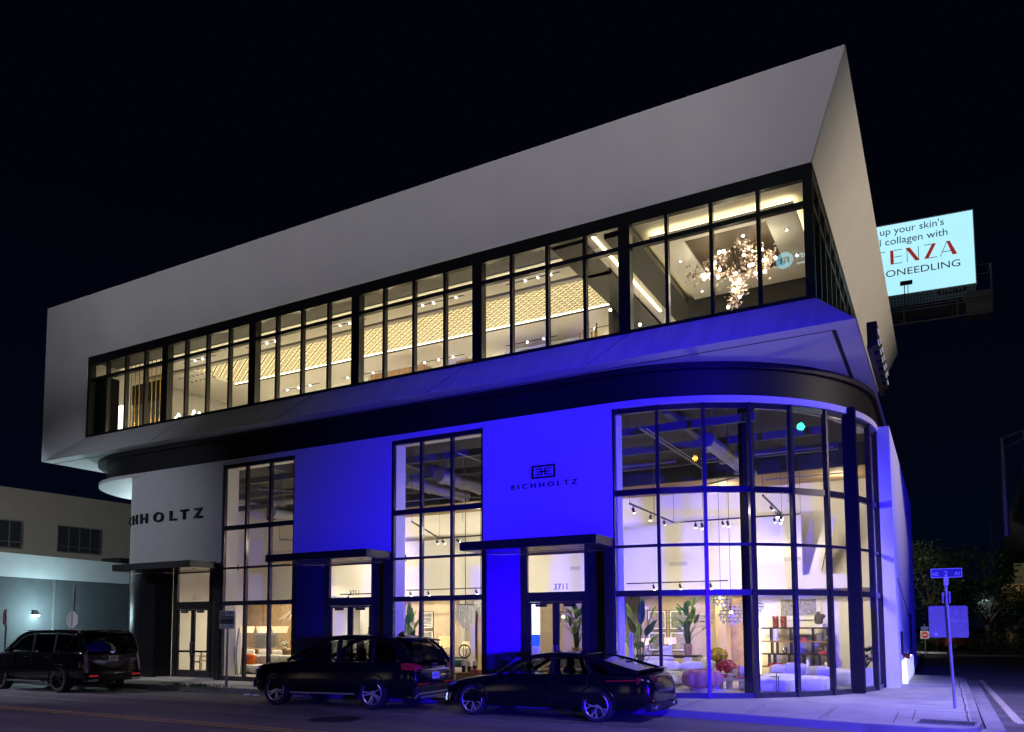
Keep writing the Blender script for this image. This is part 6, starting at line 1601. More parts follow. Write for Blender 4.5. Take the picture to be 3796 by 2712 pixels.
# ================================================================== ground, road, pavement
def sheet(name, poly, z, m_, kind='structure'):
    o = MB().add([(x, y, z) for x, y in poly], [tuple(range(len(poly)))]).build(name, m_, None); o['kind'] = kind; return o
sheet('ground', [(-260, -160), (260, -160), (260, 420), (-260, 420)], -0.06, mat('dark_earth', (0.03, 0.032, 0.03), 0.9))
def asphalt():
    m = M_('asphalt'); nt = m.node_tree; b = nt.nodes['Principled BSDF']
    tc = nt.nodes.new('ShaderNodeTexCoord'); mp = nt.nodes.new('ShaderNodeMapping'); mp.inputs['Scale'].default_value = (0.12, 1.1, 1)
    nz = nt.nodes.new('ShaderNodeTexNoise'); nz.inputs['Scale'].default_value = 1.2; nz.inputs['Detail'].default_value = 7; nz.inputs['Roughness'].default_value = 0.65
    r = nt.nodes.new('ShaderNodeValToRGB'); r.color_ramp.elements[0].position = 0.33; r.color_ramp.elements[0].color = (0.075, 0.07, 0.07, 1); r.color_ramp.elements[1].position = 0.68; r.color_ramp.elements[1].color = (0.17, 0.16, 0.155, 1)
    nt.links.new(tc.outputs['Object'], mp.inputs[0]); nt.links.new(mp.outputs[0], nz.inputs['Vector']); nt.links.new(nz.outputs['Fac'], r.inputs[0]); nt.links.new(r.outputs[0], b.inputs['Base Color'])
    return m
AS = asphalt()
sheet('road', [(-160, -7), (120, -7), (120, 17.2), (12, 17.2), (12, 44), (120, 44), (120, 58), (-1.0, 58), (-1.0, 17.2), (-160, 17.2)], 0.0, AS)
kerb = [(-90, 16.62), (-20, 16.72), (-9, 16.98), (-6, 16.88), (-3.5, 16.42), (-1.4, 15.98), (-0.3, 15.86), (0.25, 15.95), (0.48, 16.35), (0.55, 17.2), (0.58, 24), (0.55, 30.6), (0.30, 31.6), (-0.4, 32.0)]
pave = kerb + [(-1.3, 32.0), (-1.3, 60), (-90, 60)]
o = MB().prism(pave, -0.02, 0.148, 'xy').build('pavement', M_('concrete'), None); struct(o)
o = MB().strip(kerb, 0.0 - 0.01, 0.152, 0.16).build('kerb', M_('kerb_concrete'), None); struct(o)
o = MB().strip([(0.60, 16.6), (0.92, 17.2), (0.92, 31.2), (0.62, 31.6)], -0.01, 0.03, 0.3).build('gutter', M_('kerb_concrete'), None); struct(o)
# pavement joints and cracks
jm = mat('joint_dark', (0.07, 0.065, 0.06), 0.9)
m = MB()
for x in [-44 + 1.55 * k for k in range(29)]: m.box(x - 0.008, x + 0.008, 16.95, 19.0, 0.149, 0.1505)
m.box(-60, -5.5, 17.9, 17.914, 0.149, 0.1507); 
for y in [17.4 + 1.5 * k for k in range(10)]: m.box(-1.0, 0.34, y - 0.008, y + 0.008, 0.149, 0.1505)
for x in (-3.6, -2.2, -0.9): m.box(x - 0.007, x + 0.007, 16.3, 18.5, 0.149, 0.1503)
rnd = random.Random(9); pts = [(0.34 + rnd.uniform(-0.02, 0.02), 17.1 + k * 0.6, 0.151) for k in range(25)]
for a, b in zip(pts, pts[1:]): m.bar(a, b, 0.022, 0.004)
o = m.build('pavement_joints', jm, None); struct(o)
YL = mat('road_yellow', (0.45, 0.33, 0.08), 0.7, var=0.35, scale=4); WL = mat('road_white', (0.5, 0.5, 0.5), 0.7, var=0.35, scale=5)
for y in (11.18, 11.42): struct(MB().box(-70, 40, y - 0.05, y + 0.05, 0.003, 0.005).build('road_marking', YL, None))
struct(MB().box(-70, -2.5, 14.46, 14.54, 0.003, 0.005).build('road_marking', mat('road_white_worn', (0.22, 0.22, 0.22), 0.75, var=0.6, scale=3), None))
struct(MB().box(-30, -19.9, 13.2, 13.3, 0.003, 0.0052).build('road_marking', M_('road_white_worn'), None))
struct(MB().add([(0.98, 32.4, 0.004), (1.12, 32.4, 0.004), (1.33, 18.8, 0.004), (1.16, 18.8, 0.004)], [(0, 1, 2, 3)]).build('road_marking', mat('road_cream', (0.5, 0.45, 0.34), 0.7, var=0.2, scale=4), None))
struct(MB().box(1.2, 9, 18.6, 18.78, 0.003, 0.005).build('road_marking', WL, None))
for k in range(8): struct(MB().box(-0.6 + k * 0.9, -0.1 + k * 0.9, 40.7, 40.95, 0.003, 0.005).build('road_marking', M_('road_white_worn'), None))
# manhole patches, drain grate
for x, y, r in ((-11.5, 13.1, 0.55), (-9.0, 9.6, 0.5)):
    o = MB().lathe([(r, 0.002), (r, 0.006)], (x, y, 0), 28).build('manhole_cover', mat('iron_dark', (0.03, 0.03, 0.035), 0.5, metal=0.4), None); tag(o, 'dark round patch on the road in front of the black SUV' if r > 0.52 else 'dark round cover on the road near the camera', 'manhole')
gr = thing('drain_grate', 'ribbed steel drain grate set in the pavement corner', 'grate', (-0.03, 16.75, 0.151), R(-6))
MB().box(-0.46, 0.46, -0.32, 0.32, 0.0, 0.004).build('pit', M_('iron_dark'), gr)
m = MB()
for k in range(19): m.box(-0.45 + k * 0.049, -0.43 + k * 0.049, -0.3, 0.3, 0.0045, 0.014)
for s in (-1, 1): m.box(-0.47, 0.47, s * 0.32 - 0.02, s * 0.32 + 0.02, 0.0045, 0.016)
m.build('bars', M_('galvanised'), gr)
# weeds and litter by the kerb on the left
m = MB(); rnd = random.Random(3)
for i in range(260):
    x = rnd.gauss(-20.1, 0.55) if i < 200 else rnd.gauss(-21.2, 0.3); y = rnd.gauss(16.75, 0.09); h = rnd.uniform(0.04, 0.17); a = rnd.uniform(0, 6.3)
    leaf(m, (x, y, 0.15), (x + 0.1 * math.cos(a), y + 0.06 * math.sin(a), 0.15 + h), 0.03, 0.3, n=3)
o = m.build('weeds', M_('leaf_green'), None); o['kind'] = 'stuff'; tag(o, 'low green weeds and leaf litter on the kerb left of the black SUV', 'weeds')
for i, (x, y) in enumerate(((-20.75, 16.85), (-17.6, 16.3), (-17.2, 16.25))):
    mm = MB(); mm.pill(-0.13, 0.13, -0.07, 0.07, 0, 0.07, 0.8, 12, 6); o = mm.build('litter', M_('picture_white'), None, smooth=True); o.location = (x, y, 0.15 if i == 0 else 0.0)
    tag(o, ('crumpled white litter among the weeds on the kerb', 'left white scrap of litter in the gutter behind the black SUV nose', 'right white scrap of litter in the gutter near the black SUV nose')[i], 'litter', 'litter by the kerb')

# ================================================================== street furniture
BLP = mat('sign_back', (0.20, 0.20, 0.21), 0.45, metal=0.1, var=0.08)
GP = M_('galvanised')
t = thing('street_sign', 'street name blade and blank-backed square panel on a steel post at the corner', 'sign', (0.08, 19.69, 0.15))
MB().tube([(0.06, 0, 0), (-0.02, 0, 2.86)], 0.032, 10).build('post', GP, t, smooth=40)
b = MB().box(-0.29, 0.31, -0.012, 0.012, 2.84, 3.04).build('name_blade', mat('blade_blue', (0.04, 0.06, 0.18), 0.5), t, bevel=0.008)
m = MB(); m.box(-0.29, 0.31, -0.016, -0.0125, 2.84, 2.852); m.box(-0.29, 0.31, -0.016, -0.0125, 3.028, 3.04); m.box(-0.29, -0.278, -0.0158, -0.0125, 2.853, 3.027); m.box(0.298, 0.31, -0.0158, -0.0125, 2.853, 3.027); m.build('blade_border', M_('plate_white'), b)
text('blade_text', 'NE', -0.25, -0.014, 2.88, 0.085, M_('plate_white'), b, depth=0.003, width=0.11)
text('blade_text', '2', -0.035, -0.014, 2.87, 0.115, M_('plate_white'), b, depth=0.003)
text('blade_text', 'AV', 0.165, -0.014, 2.88, 0.085, M_('plate_white'), b, depth=0.003, width=0.11)
text('blade_text', '2900', -0.26, -0.014, 2.985, 0.03, M_('plate_white'), b, depth=0.003, width=0.07) if False else None
MB().box(-0.05, 0.04, -0.05, 0.04, 2.66, 2.84).build('sticker_collar', mat('sticker_grey', (0.5, 0.5, 0.52), 0.4, var=0.5, scale=40), t, bevel=0.01)
m = MB(); m.box(-0.095, -0.06, -0.06, 0.06, 2.28, 2.52); m.box(0.035, 0.07, -0.06, 0.06, 2.28, 2.54); m.bar((-0.06, -0.02, 2.45), (0.05, -0.02, 2.5), 0.02); m.build('bracket', M_('brushed_metal'), t, bevel=0.015)
pl = MB().prism([(-0.37 + 0.05 * (1 - math.cos(a)), 0) for a in ()] + [(-0.345, 1.53), (0.36, 1.53), (0.385, 1.555), (0.385, 2.195), (0.36, 2.22), (-0.345, 2.22), (-0.37, 2.195), (-0.37, 1.555)], 0.034, 0.040, 'xz').build('panel_back', BLP, t)
m = MB(); rnd = random.Random(4)
for i in range(26):
    x = 0.05 + rnd.random() * 0.28; z = 1.85 + rnd.random() * 0.26; m.bar((x, 0.033, z), (x + rnd.uniform(0.01, 0.05), 0.033, z + rnd.uniform(-0.03, 0.04)), 0.006, 0.003)
for i in range(10):
    x = -0.28 + rnd.random() * 0.55; z = 1.62 + rnd.random() * 0.2; m.bar((x, 0.033, z), (x + 0.04, 0.033, z + rnd.uniform(-0.01, 0.01)), 0.006, 0.003)
m.build('scratches', mat('scratch_pale', (0.75, 0.75, 0.78), 0.5), pl)
MB().lathe([(0.035, 0.0325), (0.035, 0.0335)], (-0.24, 0, 1.60), 16, axis='y').build('sticker', M_('sticker_grey'), pl)

t = thing('parking_sign', 'pay parking sign with dot grid and dark bars on a post near the left door', 'sign', (-19.2, 16.95, 0.15))
MB().tube([(0, 0, 0), (0, 0, 1.85)], 0.03, 10).build('post', GP, t, smooth=40)
MB().tube([(0, 0, 0), (0, 0, 0.32)], 0.042, 10).build('post_sleeve', GP, t, smooth=40)
pn = MB().box(-0.31, 0.33, -0.045, -0.033, 1.78, 2.33).build('panel', M_('plate_white'), t, bevel=0.012)
m = MB()
for a in range(3):
    for c in range(3): m.box(-0.26 + a * 0.075, -0.21 + a * 0.075, -0.049, -0.0455, 2.17 + c * 0.048, 2.205 + c * 0.048)
m.box(-0.28, 0.30, -0.049, -0.0455, 2.11, 2.155); m.box(-0.28, 0.30, -0.049, -0.0455, 1.92, 2.09)
m.box(-0.0, 0.28, -0.049, -0.0455, 2.265, 2.285); m.box(-0.0, 0.28, -0.049, -0.0455, 2.215, 2.235)
m.box(0.10, 0.24, -0.049, -0.0455, 1.81, 1.815); m.box(0.10, 0.24, -0.049, -0.0455, 1.835, 1.84); m.box(0.10, 0.24, -0.049, -0.0455, 1.86, 1.865)
m.tube([(-0.15 + 0.045 * math.cos(a), -0.047, 1.845 + 0.045 * math.sin(a)) for a in [2 * PI * k / 20 for k in range(21)]], 0.006, 5)
m.build('print', mat('print_dark', (0.06, 0.06, 0.10), 0.6), pn)

t = thing('stop_sign', 'octagonal sign seen nearly edge-on against the grey side wall at left', 'sign', (-28.0, 17.6, 0.15), R(4))
MB().tube([(0, 0, 0), (0, 0, 2.3)], 0.03, 8).build('post', GP, t)
MB().prism([(0.33 * math.cos(R(22.5 + 45 * k)), 2.12 + 0.33 * math.sin(R(22.5 + 45 * k))) for k in range(8)], -0.045, -0.033, 'xz').build('plate', M_('plate_white'), t)
MB().box(-0.02, 0.02, -0.052, -0.0455, 1.85, 2.4).build('bracket', GP, t)
t = thing('turn_sign', 'square sign with a circled and barred turn arrow at the left edge', 'sign', (-29.75, 16.2, 0.15), R(-20))
MB().tube([(0, 0, 0), (0, 0, 2.0)], 0.03, 8).build('post', GP, t)
pn = MB().box(-0.33, 0.33, -0.045, -0.033, 1.93, 2.50).build('panel', M_('plate_white'), t, bevel=0.01)
MB().tube([(0.23 * math.cos(a), -0.05, 2.215 + 0.23 * math.sin(a)) for a in [2 * PI * k / 28 for k in range(29)]], 0.024, 6).build('ring', mat('sign_red', (0.5, 0.02, 0.03), 0.5), pn)
m = MB(); m.bar((-0.02, -0.048, 2.08), (-0.02, -0.048, 2.26), 0.05, 0.004, up=(0, 1, 0)); m.bar((-0.02, -0.0485, 2.26), (0.10, -0.0485, 2.26), 0.05, 0.004, up=(0, 1, 0)); m.add([(0.08, -0.05, 2.33), (0.19, -0.05, 2.26), (0.08, -0.05, 2.19)], [(0, 1, 2)]); m.build('arrow', M_('print_dark'), pn)
MB().bar((-0.16, -0.056, 2.38), (0.16, -0.056, 2.05), 0.04, 0.004, up=(0, 1, 0)).build('slash', M_('sign_red'), pn)
t = thing('gate_post', 'slim grey post beside the edge-on octagonal sign', 'post', (-28.45, 17.9, 0.15)); MB().tube([(0, 0, 0), (0, 0, 3.4)], 0.05, 8).build('pole', GP, t); MB().lathe([(0.1, 0), (0.1, 0.02)], n=10).build('base', GP, t)

# ================================================================== neighbouring buildings on the left
def fr(o_, d): return o_
n = thing('low_building', 'low grey building with a pale parapet band and a bright wall lamp at left', 'building', (-37.6, 19.0, 0), R(10.6))
m = MB(); m.box(-12, 0, -9, 24, 0, 4.35); m.build('wall', mat('grey_render', (0.065, 0.075, 0.085), 0.85, bump=0.2, scale=1.5, var=0.08), n)
MB().box(-12, 0.12, -9, 24, 4.352, 5.45).build('parapet', mat('pale_render', (0.52, 0.54, 0.56), 0.85, bump=0.1, scale=1.5, var=0.05), n)
MB().box(-0.002, 0.04, 4.1, 4.2, 0, 4.34).build('downpipe', GP, n)
lm = sub('wall_lamp', n); lm.location = (0, 3.1, 2.62)
MB().prism([(0.0, 0.0), (0.26, -0.02), (0.05, 0.20), (0.0, 0.20)], -0.14, 0.14, 'xz').build('housing', M_('black_metal'), lm)
MB().box(0.02, 0.22, -0.12, 0.12, -0.06, -0.022).build('lens', mat('lamp_cyan', (0.9, 0.95, 0.95), 0.4, emit=(0.65, 0.95, 1.0), es=60), lm)
m = MB()
for y, w, h in ((10.5, 1.6, 0.55), (13.0, 2.4, 0.7)): m.box(-3.6, -2.2, y, y + w, 5.46, 5.46 + h)
m.build('roof_unit', M_('grey_column'), n)
lg_ = sub('roof_lamp', n); lg_.location = (0.1, -0.6, 5.55)
MB().pill(-0.1, 0.3, -0.35, 0.45, 0.0, 0.12, 0.6).build('lens', mat('roof_lamp_glow', (0.9, 0.9, 0.85), 0.4, emit=(1.0, 0.93, 0.8), es=5), lg_); MB().box(-0.12, 0.32, -0.4, 0.5, 0.13, 0.18).build('hood', M_('black_metal'), lg_)
n2 = thing('office_building', 'taller beige flat-roofed building with rows of dark windows behind the low one', 'building', (-50.0, 26.0, 0), R(-2))
m = MB(); m.box(-25, 0, -16, 16, 0, 10.6); m.build('wall', mat('beige_render', (0.30, 0.28, 0.25), 0.9, bump=0.1, scale=1, var=0.05), n2)
for yc, lit in ((-1.0, 0.05), (4.1, 0.0), (9.4, 0.05), (-6.2, 0.0)):
    w = sub('window', n2); m = MB(); g = MB()
    for k in range(5): m.box(0.0, 0.06, yc + k * 0.72 - 0.03, yc + k * 0.72 + 0.03, 6.9, 8.55)
    for z in (6.9, 7.25, 8.55): m.box(0.0, 0.055, yc, yc + 2.88, z - 0.03, z + 0.03)
    m.build('frame', M_('brushed_metal'), w)
    MB().box(0.005, 0.03, yc, yc + 2.88, 6.92, 8.54).build('glass', mat('dim_pane', (0.03, 0.035, 0.04), 0.15), w)
for y in (2.6, 3.6, 5.2): MB().box(0.001, 0.03, y, y + 0.5, 5.72, 5.86).build('wall_vent', M_('grey_column'), n2)

# ================================================================== far right: billboard, flyover, trees
b = thing('billboard', 'lit white billboard with red and grey lettering on a catwalk beside the upper box', 'billboard', (2.12, 45.45, 19.28), R(5.5))
BBW = mat('billboard_face', (0.60, 0.72, 0.74), 0.6, emit=(0.44, 0.88, 1.0), es=1.0)
MB().box(-13.4, 0, -0.02, 0.5, 0, 3.85).build('face', BBW, b)
m = MB(); m.box(-13.45, 0.05, -0.03, 0.52, -0.06, -0.002); m.box(-13.45, 0.05, -0.03, 0.52, 3.852, 3.91); m.box(0.002, 0.05, -0.03, 0.52, -0.002, 3.852); m.build('edge', M_('plate_white'), b)
BT = mat('billboard_grey', (0.13, 0.16, 0.18), 0.6); BR = mat('billboard_red', (0.75, 0.05, 0.04), 0.6, emit=(1.0, 0.08, 0.05), es=0.25); BPK = mat('billboard_plum', (0.45, 0.10, 0.15), 0.6)
text('lettering', "up your skin's", -4.30, -0.022, 3.22, 0.50, BT, b, depth=0.01, width=3.0)
text('lettering', "natural collagen with", -5.78, -0.022, 2.64, 0.50, BT, b, depth=0.01, width=4.62)
ox = -0.68
# the brand word in thick red strokes and thin grey strokes
def stroke(pts, th, m_, dz=0.0):
    mm = MB()
    for a, c in zip(pts, pts[1:]): mm.bar((a[0], -0.028 - dz, a[1]), (c[0], -0.028 - dz, c[1]), 0.012, th, up=(0, 0, 1)) if abs(a[0] - c[0]) > abs(a[1] - c[1]) else mm.bar((a[0], -0.028 - dz, a[1]), (c[0], -0.028 - dz, c[1]), th, 0.012, up=(0, 1, 0))
    return mm.build('lettering', m_, b)
Z0, Z1 = 1.68, 2.44
def X(u): return -4.28 + u
stroke([(X(-0.15), Z0), (X(-0.15), Z1)], 0.15, BR); stroke([(X(-0.45), Z1 - 0.02), (X(0.2), Z1 - 0.02)], 0.03, BT, 0.004)
stroke([(X(0.50), Z0), (X(0.50), Z1)], 0.16, BR)
for z in (Z0 + 0.02, (Z0 + Z1) / 2, Z1 - 0.02): stroke([(X(0.6), z), (X(0.98), z)], 0.03, BT)
stroke([(X(1.22), Z0), (X(1.22), Z1)], 0.03, BT); stroke([(X(1.75), Z0), (X(1.75), Z1)], 0.03, BT)
mm = MB(); mm.add([(X(1.15), -0.034, Z1), (X(1.36), -0.034, Z1), (X(1.80), -0.034, Z0), (X(1.60), -0.034, Z0)], [(0, 1, 2, 3)]); mm.add([(X(2.40), -0.034, Z1), (X(2.58), -0.034, Z1), (X(2.20), -0.034, Z0), (X(2.0), -0.034, Z0)], [(0, 1, 2, 3)]); mm.add([(X(3.05), -0.034, Z1), (X(3.20), -0.034, Z1), (X(3.52), -0.034, Z0), (X(3.30), -0.034, Z0)], [(0, 1, 2, 3)]); mm.build('lettering', BR, b)
stroke([(X(2.02), Z1 - 0.02), (X(2.5), Z1 - 0.02)], 0.03, BT); stroke([(X(2.1), Z0 + 0.02), (X(2.6), Z0 + 0.02)], 0.03, BT)
mm = MB(); mm.bar((X(3.08), -0.03, Z1), (X(2.75), -0.03, Z0), 0.03, 0.012, up=(0, 1, 0)); mm.bar((X(2.85), -0.03, Z0 + 0.22), (X(3.3), -0.03, Z0 + 0.22), 0.012, 0.03); mm.build('lettering', BT, b)
text('lettering', 'MICRONEEDLING', -5.55, -0.022, 1.02, 0.36, BPK, b, depth=0.01, width=4.9)
# apron, catwalk, lamps
AP = mat('apron_blue', (0.30, 0.42, 0.50), 0.5, metal=0.2)
MB().box(-13.4, -0.02, 0.02, 0.08, -0.62, -0.07).build('apron', AP, b)
m = MB()
for i in range(40):
    for j in range(3): m.box(-6.0 + i * 0.15, -5.93 + i * 0.15, 0.012, 0.019, -0.55 + j * 0.16, -0.48 + j * 0.16)
o = m.build('apron_holes', M_('black_metal'), b)
text('sign_number', '37047W', -1.62, 0.012, -0.26, 0.19, M_('plate_white'), b, depth=0.006, width=1.1)
MB().box(-1.72, -0.44, 0.013, 0.0185, -0.31, -0.03).build('number_board', M_('black_metal'), b)
CWM = mat('catwalk_steel', (0.22, 0.19, 0.16), 0.6, metal=0.4)
m = MB(); m.box(-13.4, 0.55, -1.0, 0.3, -1.30, -1.24); m.bar((-13.4, -1.0, -1.12), (0.55, -1.0, -1.12), 0.05); m.tube([(-13.4, 0.4, -1.05), (-0.9, 0.4, -1.05)], 0.22, 10)
m.bar((-13.4, -1.0, -1.95), (0.5, -1.0, -1.95), 0.07); m.bar((0.5, -1.0, -1.95), (0.55, -0.9, 0.55), 0.06); m.bar((0.55, 0.3, 0.55), (0.55, -0.95, 0.55), 0.04); m.bar((0.05, 0.3, 0.55), (0.55, 0.3, 0.55), 0.04); m.bar((0.05, -0.9, 0.1), (0.55, -0.9, 0.1), 0.03); m.bar((0.05, -0.9, 0.55), (0.55, -0.9, 0.55), 0.03)
for x in (-3.4, -1.0, -6.0, -8.5): m.bar((x, -1.0, -1.95), (x - 0.4, 0.3, -1.1), 0.08); m.bar((x, -1.0, -1.2), (x, -1.0, -1.95), 0.06)
m.box(-0.6, 0.5, -0.9, 0.2, -1.85, -0.75)
m.build('catwalk', CWM, b)
for x in (-3.25, -8.0):
    m = MB(); m.box(x - 0.28, x + 0.28, -1.35, -1.1, 0.02, 0.16); m.bar((x - 0.08, -1.15, 0.02), (x - 0.1, -1.0, -1.2), 0.04); m.bar((x + 0.08, -1.15, 0.02), (x + 0.06, -1.0, -1.2), 0.03); m.build('flood_lamp', M_('black_metal'), b)
MB().tube([(-6.5, 0.9, -19.28), (-6.5, 0.9, -1.0)], 0.55, 18).build('column', CWM, b, smooth=40)

# flyover on piers
CON = mat('old_concrete', (0.22, 0.21, 0.20), 0.9, bump=0.2, scale=0.8, var=0.2)
fl = thing('flyover', 'dark concrete motorway flyover on tapered piers at the right edge', 'bridge', (0, 0, 0))
m = MB(); n = 14; rows = []
for i in range(n + 1):
    k = i / n; y = 30 + 130 * k; x = 3.3 + 5.0 * k - 0.6 * math.sin(PI * k); z = 8.2 - 2.2 * k
    rows.append([(x, y, z + 1.6), (x, y, z + 0.6), (x + 1.2, y, z), (x + 13, y, z), (x + 13, y, z + 1.6), (x, y, z + 1.6)])
m.grid(rows); m.build('deck', CON, fl)
for y, x in ((72, 4.0), (102, 5.6)):
    p = sub('pier', fl)
    MB().prism([(x - 0.1, 4.9 - 0.6), (x + 9, 4.3), (x + 9, 5.0), (x - 0.1, 5.0)], y - 0.8, y + 0.8, 'xz').build('pier_cap', mat('cap_concrete', (0.40, 0.34, 0.26), 0.9, bump=0.2, scale=1, var=0.15), p)
    for xx in (x + 0.1, x + 1.9, x + 6): MB().prism([(xx + 0.1, 0), (xx + 0.8, 0), (xx + 0.95, 4.29), (xx - 0.05, 4.29)], y - 0.45, y + 0.45, 'xz').build('pier_column', CON, p)
    MB().box(x + 0.9, x + 3, y - 0.5, y + 0.5, 5.01, 6.6).build('bearing_block', mat('teal_steel', (0.08, 0.14, 0.15), 0.6), p)
o = thing('concrete_pier', 'separate pale tapered concrete pier left of the flyover piers', 'pier', (3.0, 72, 0)); MB().prism([(0.05, 0), (0.5, 0), (0.75, 3.1), (-0.1, 3.1)], -0.4, 0.4, 'xz').build('shaft', CON, o); MB().box(-0.4, 1.6, -0.5, 0.5, 3.11, 3.6).build('cap', CON, o)
spot('street_lamp_warm', (9.0, 60, 7.4), (5.0, 73, 4.2), 1500, (1.0, 0.62, 0.25), 80, 0.8, 0.2)
spot('flyover_fill', (2.5, 62, 3.5), (3.6, 72, 1.5), 260, (0.6, 0.6, 1.0), 80, 0.8, 0.2)
STL = mat('lamp_pole', (0.45, 0.42, 0.38), 0.5, metal=0.5)
def street_lamp(label, x, y, z0, z1, arm, down=0.0, sc=1.0):
    t = thing('street_lamp', label, 'street lamp', (x, y, z0), 0, 'street lamps along the flyover')
    h = z1 - z0
    MB().tube([(0, 0, 0), (0, 0, h)], [0.14 * sc, 0.09 * sc], 10).build('pole', STL, t, smooth=40)
    m = MB(); m.tube([(0, 0, h - 0.05), (arm, 0, h + abs(arm) * 0.34)], 0.05 * sc, 6); m.tube([(0, 0, h - 0.6 * sc), (arm, 0, h + abs(arm) * 0.30)], 0.04 * sc, 6)
    for k in (0.3, 0.6): m.bar((arm * k, 0, h - 0.02 + abs(arm) * 0.34 * k), (arm * k, 0, h - 0.6 * sc + (abs(arm) * 0.30 + 0.6 * sc) * k), 0.04 * sc)
    m.build('arm', STL, t)
    MB().pill(arm - 0.1, arm + 0.7 * sc, -0.15, 0.15, h + abs(arm) * 0.34 - 0.12, h + abs(arm) * 0.34 + 0.06, 0.6).build('lamp_head', STL, t, smooth=True)
street_lamp('tall street lamp with a truss arm running out of the right edge', 2.87, 45, 6.2, 11.1, 3.0)
street_lamp('shorter street lamp with a truss arm reaching right, beyond the tall one', 4.1, 100, 4.3, 8.9, 1.7)
street_lamp('thin street lamp whose arm points down left, furthest along the flyover', 4.95, 100, 6.9, 13.1, 1.5, sc=0.7)
street_lamp('low street lamp nearest the dark trees, with its arm against the flyover', 3.35, 100, 4.9, 6.2, 1.6, sc=0.8)
spot('flyover_fill', (-2, 36, 6), (3.2, 60, 8.5), 9000, (1.0, 0.85, 0.65), 60, 0.8, 0.2)

# trees
def tree(label, x, y, h, r, seed, dens=1.0):
    rnd = random.Random(seed)
    t = thing('tree', label, 'tree', (x, y, 0), 0, 'dark trees beyond the side street')
    m = MB(); m.tube([(0, 0, 0), (0.05, 0, h * 0.25), (-0.05, 0.1, h * 0.5)], [0.22, 0.16, 0.10], 8)
    limbs = []
    for k in range(7):
        a = rnd.uniform(0, 6.3); e = Vector((math.cos(a) * r * 0.6, math.sin(a) * r * 0.6, h * rnd.uniform(0.5, 0.85))); limbs.append(e)
        m.tube([(0, 0, h * 0.3), (e.x * 0.5, e.y * 0.5, h * 0.3 + (e.z - h * 0.3) * 0.6), e], [0.09, 0.06, 0.02], 6)
    m.build('trunk', mat('bark', (0.06, 0.045, 0.035), 0.9, bump=0.3), t, smooth=True)
    m = MB()
    cl = [(e + Vector((rnd.gauss(0, 0.3) * r, rnd.gauss(0, 0.3) * r, rnd.gauss(0, 0.12) * h)), r * rnd.uniform(0.28, 0.5)) for e in limbs for _ in range(3)]
    for c, rr in cl:
        for i in range(int(150 * dens)):
            p = c + Vector((rnd.gauss(0, 1), rnd.gauss(0, 1), rnd.gauss(0, 0.8))) * rr * 0.55
            a = Vector((rnd.uniform(-1, 1), rnd.uniform(-1, 1), rnd.uniform(-0.7, 0.5))).normalized() * 0.16; b_ = a.cross(Vector((rnd.random(), rnd.random(), 1))).normalized() * 0.07
            m.add([p - a, p + b_, p + a, p - b_], [(0, 1, 2, 3)])
    m.build('crown', mat('night_leaves', (0.035, 0.06, 0.025), 0.6, var=0.5, scale=0.6), t)
tree('tallest dark tree right of the white side wall', -0.6, 62, 8.2, 2.6, 1)
tree('dark tree to the right of the tallest one, behind the corner sign', 2.6, 64, 6.3, 2.4, 2)
tree('low dark tree under the flyover deck', 4.4, 66, 4.2, 2.0, 3)
def hedge(label, x0, x1, y, h, seed):
    rnd = random.Random(seed); m = MB()
    for i in range(1800):
        p = Vector((rnd.uniform(x0, x1), y + rnd.gauss(0, 0.35), rnd.uniform(0, h) * (0.7 + 0.3 * math.sin(x0 + i * 0.01))))
        a = Vector((rnd.uniform(-1, 1), rnd.uniform(-1, 1), rnd.uniform(-0.7, 0.7))).normalized() * 0.11; b_ = a.cross(Vector((rnd.random(), rnd.random(), 1))).normalized() * 0.05
        m.add([p - a, p + b_, p + a, p - b_], [(0, 1, 2, 3)])
    o = m.build('hedge', M_('night_leaves'), None); tag(o, label, 'hedge', 'dark hedges across the road')
hedge('dark hedge across the road under the flyover', 1.4, 9, 60.5, 1.6, 1)
hedge('dark hedge across the road left of the parked pale car', -3.2, -0.4, 60, 1.3, 2)
spot('street_lamp_far', (1.0, 52, 6), (0.8, 70, 1.5), 500, (0.7, 0.75, 0.8), 100, 0.9, 0.2)
# pale car parked across the road
def small_car(label, x, y):
    t = thing('parked_car', label, 'car', (x, y, 0), R(48))
    PT = mat('pale_green_paint', (0.30, 0.36, 0.26), 0.3, coat=0.6)
    MB().prism([(-2.1, 0.3), (2.1, 0.3), (2.15, 0.6), (1.9, 0.78), (1.1, 0.85), (-1.5, 0.88), (-2.05, 0.82), (-2.15, 0.55)], -0.85, 0.85, 'xz').build('body', mat('rust_paint', (0.30, 0.09, 0.04), 0.35, coat=0.6), t, bevel=0.05)
    MB().prism([(-1.45, 0.881), (1.05, 0.861), (0.45, 1.35), (-0.95, 1.38)], -0.72, 0.72, 'xz').build('cabin', PT, t, bevel=0.05)
    for s in (-1, 1): MB().add([(-1.2, s * 0.725, 0.93), (0.82, s * 0.725, 0.91), (0.38, s * 0.725, 1.28), (-0.88, s * 0.725, 1.31)], [(0, 1, 2, 3)]).build('side_window', M_('dark_glass'), t)
    for xx in (-1.35, 1.35):
        for s in (-1, 1): w = MB().lathe([(0.31, s * 0.66), (0.31, s * 0.87)], (xx, 0, 0.31), 20, axis='y').build('wheel', M_('rubber'), t); MB().lathe([(0.19, s * 0.872), (0.19, s * 0.88)], (xx, 0, 0.31), 16, axis='y').build('rim', M_('alloy'), w)
    MB().box(-2.17, -2.12, 0.45, 0.75, 0.55, 0.68).build('tail_light', M_('lamp_red'), t); MB().box(-2.17, -2.12, -0.75, -0.45, 0.55, 0.68).build('tail_light', M_('lamp_red'), t)
small_car('pale green and rust car parked across the road behind the corner sign', 0.95, 70)
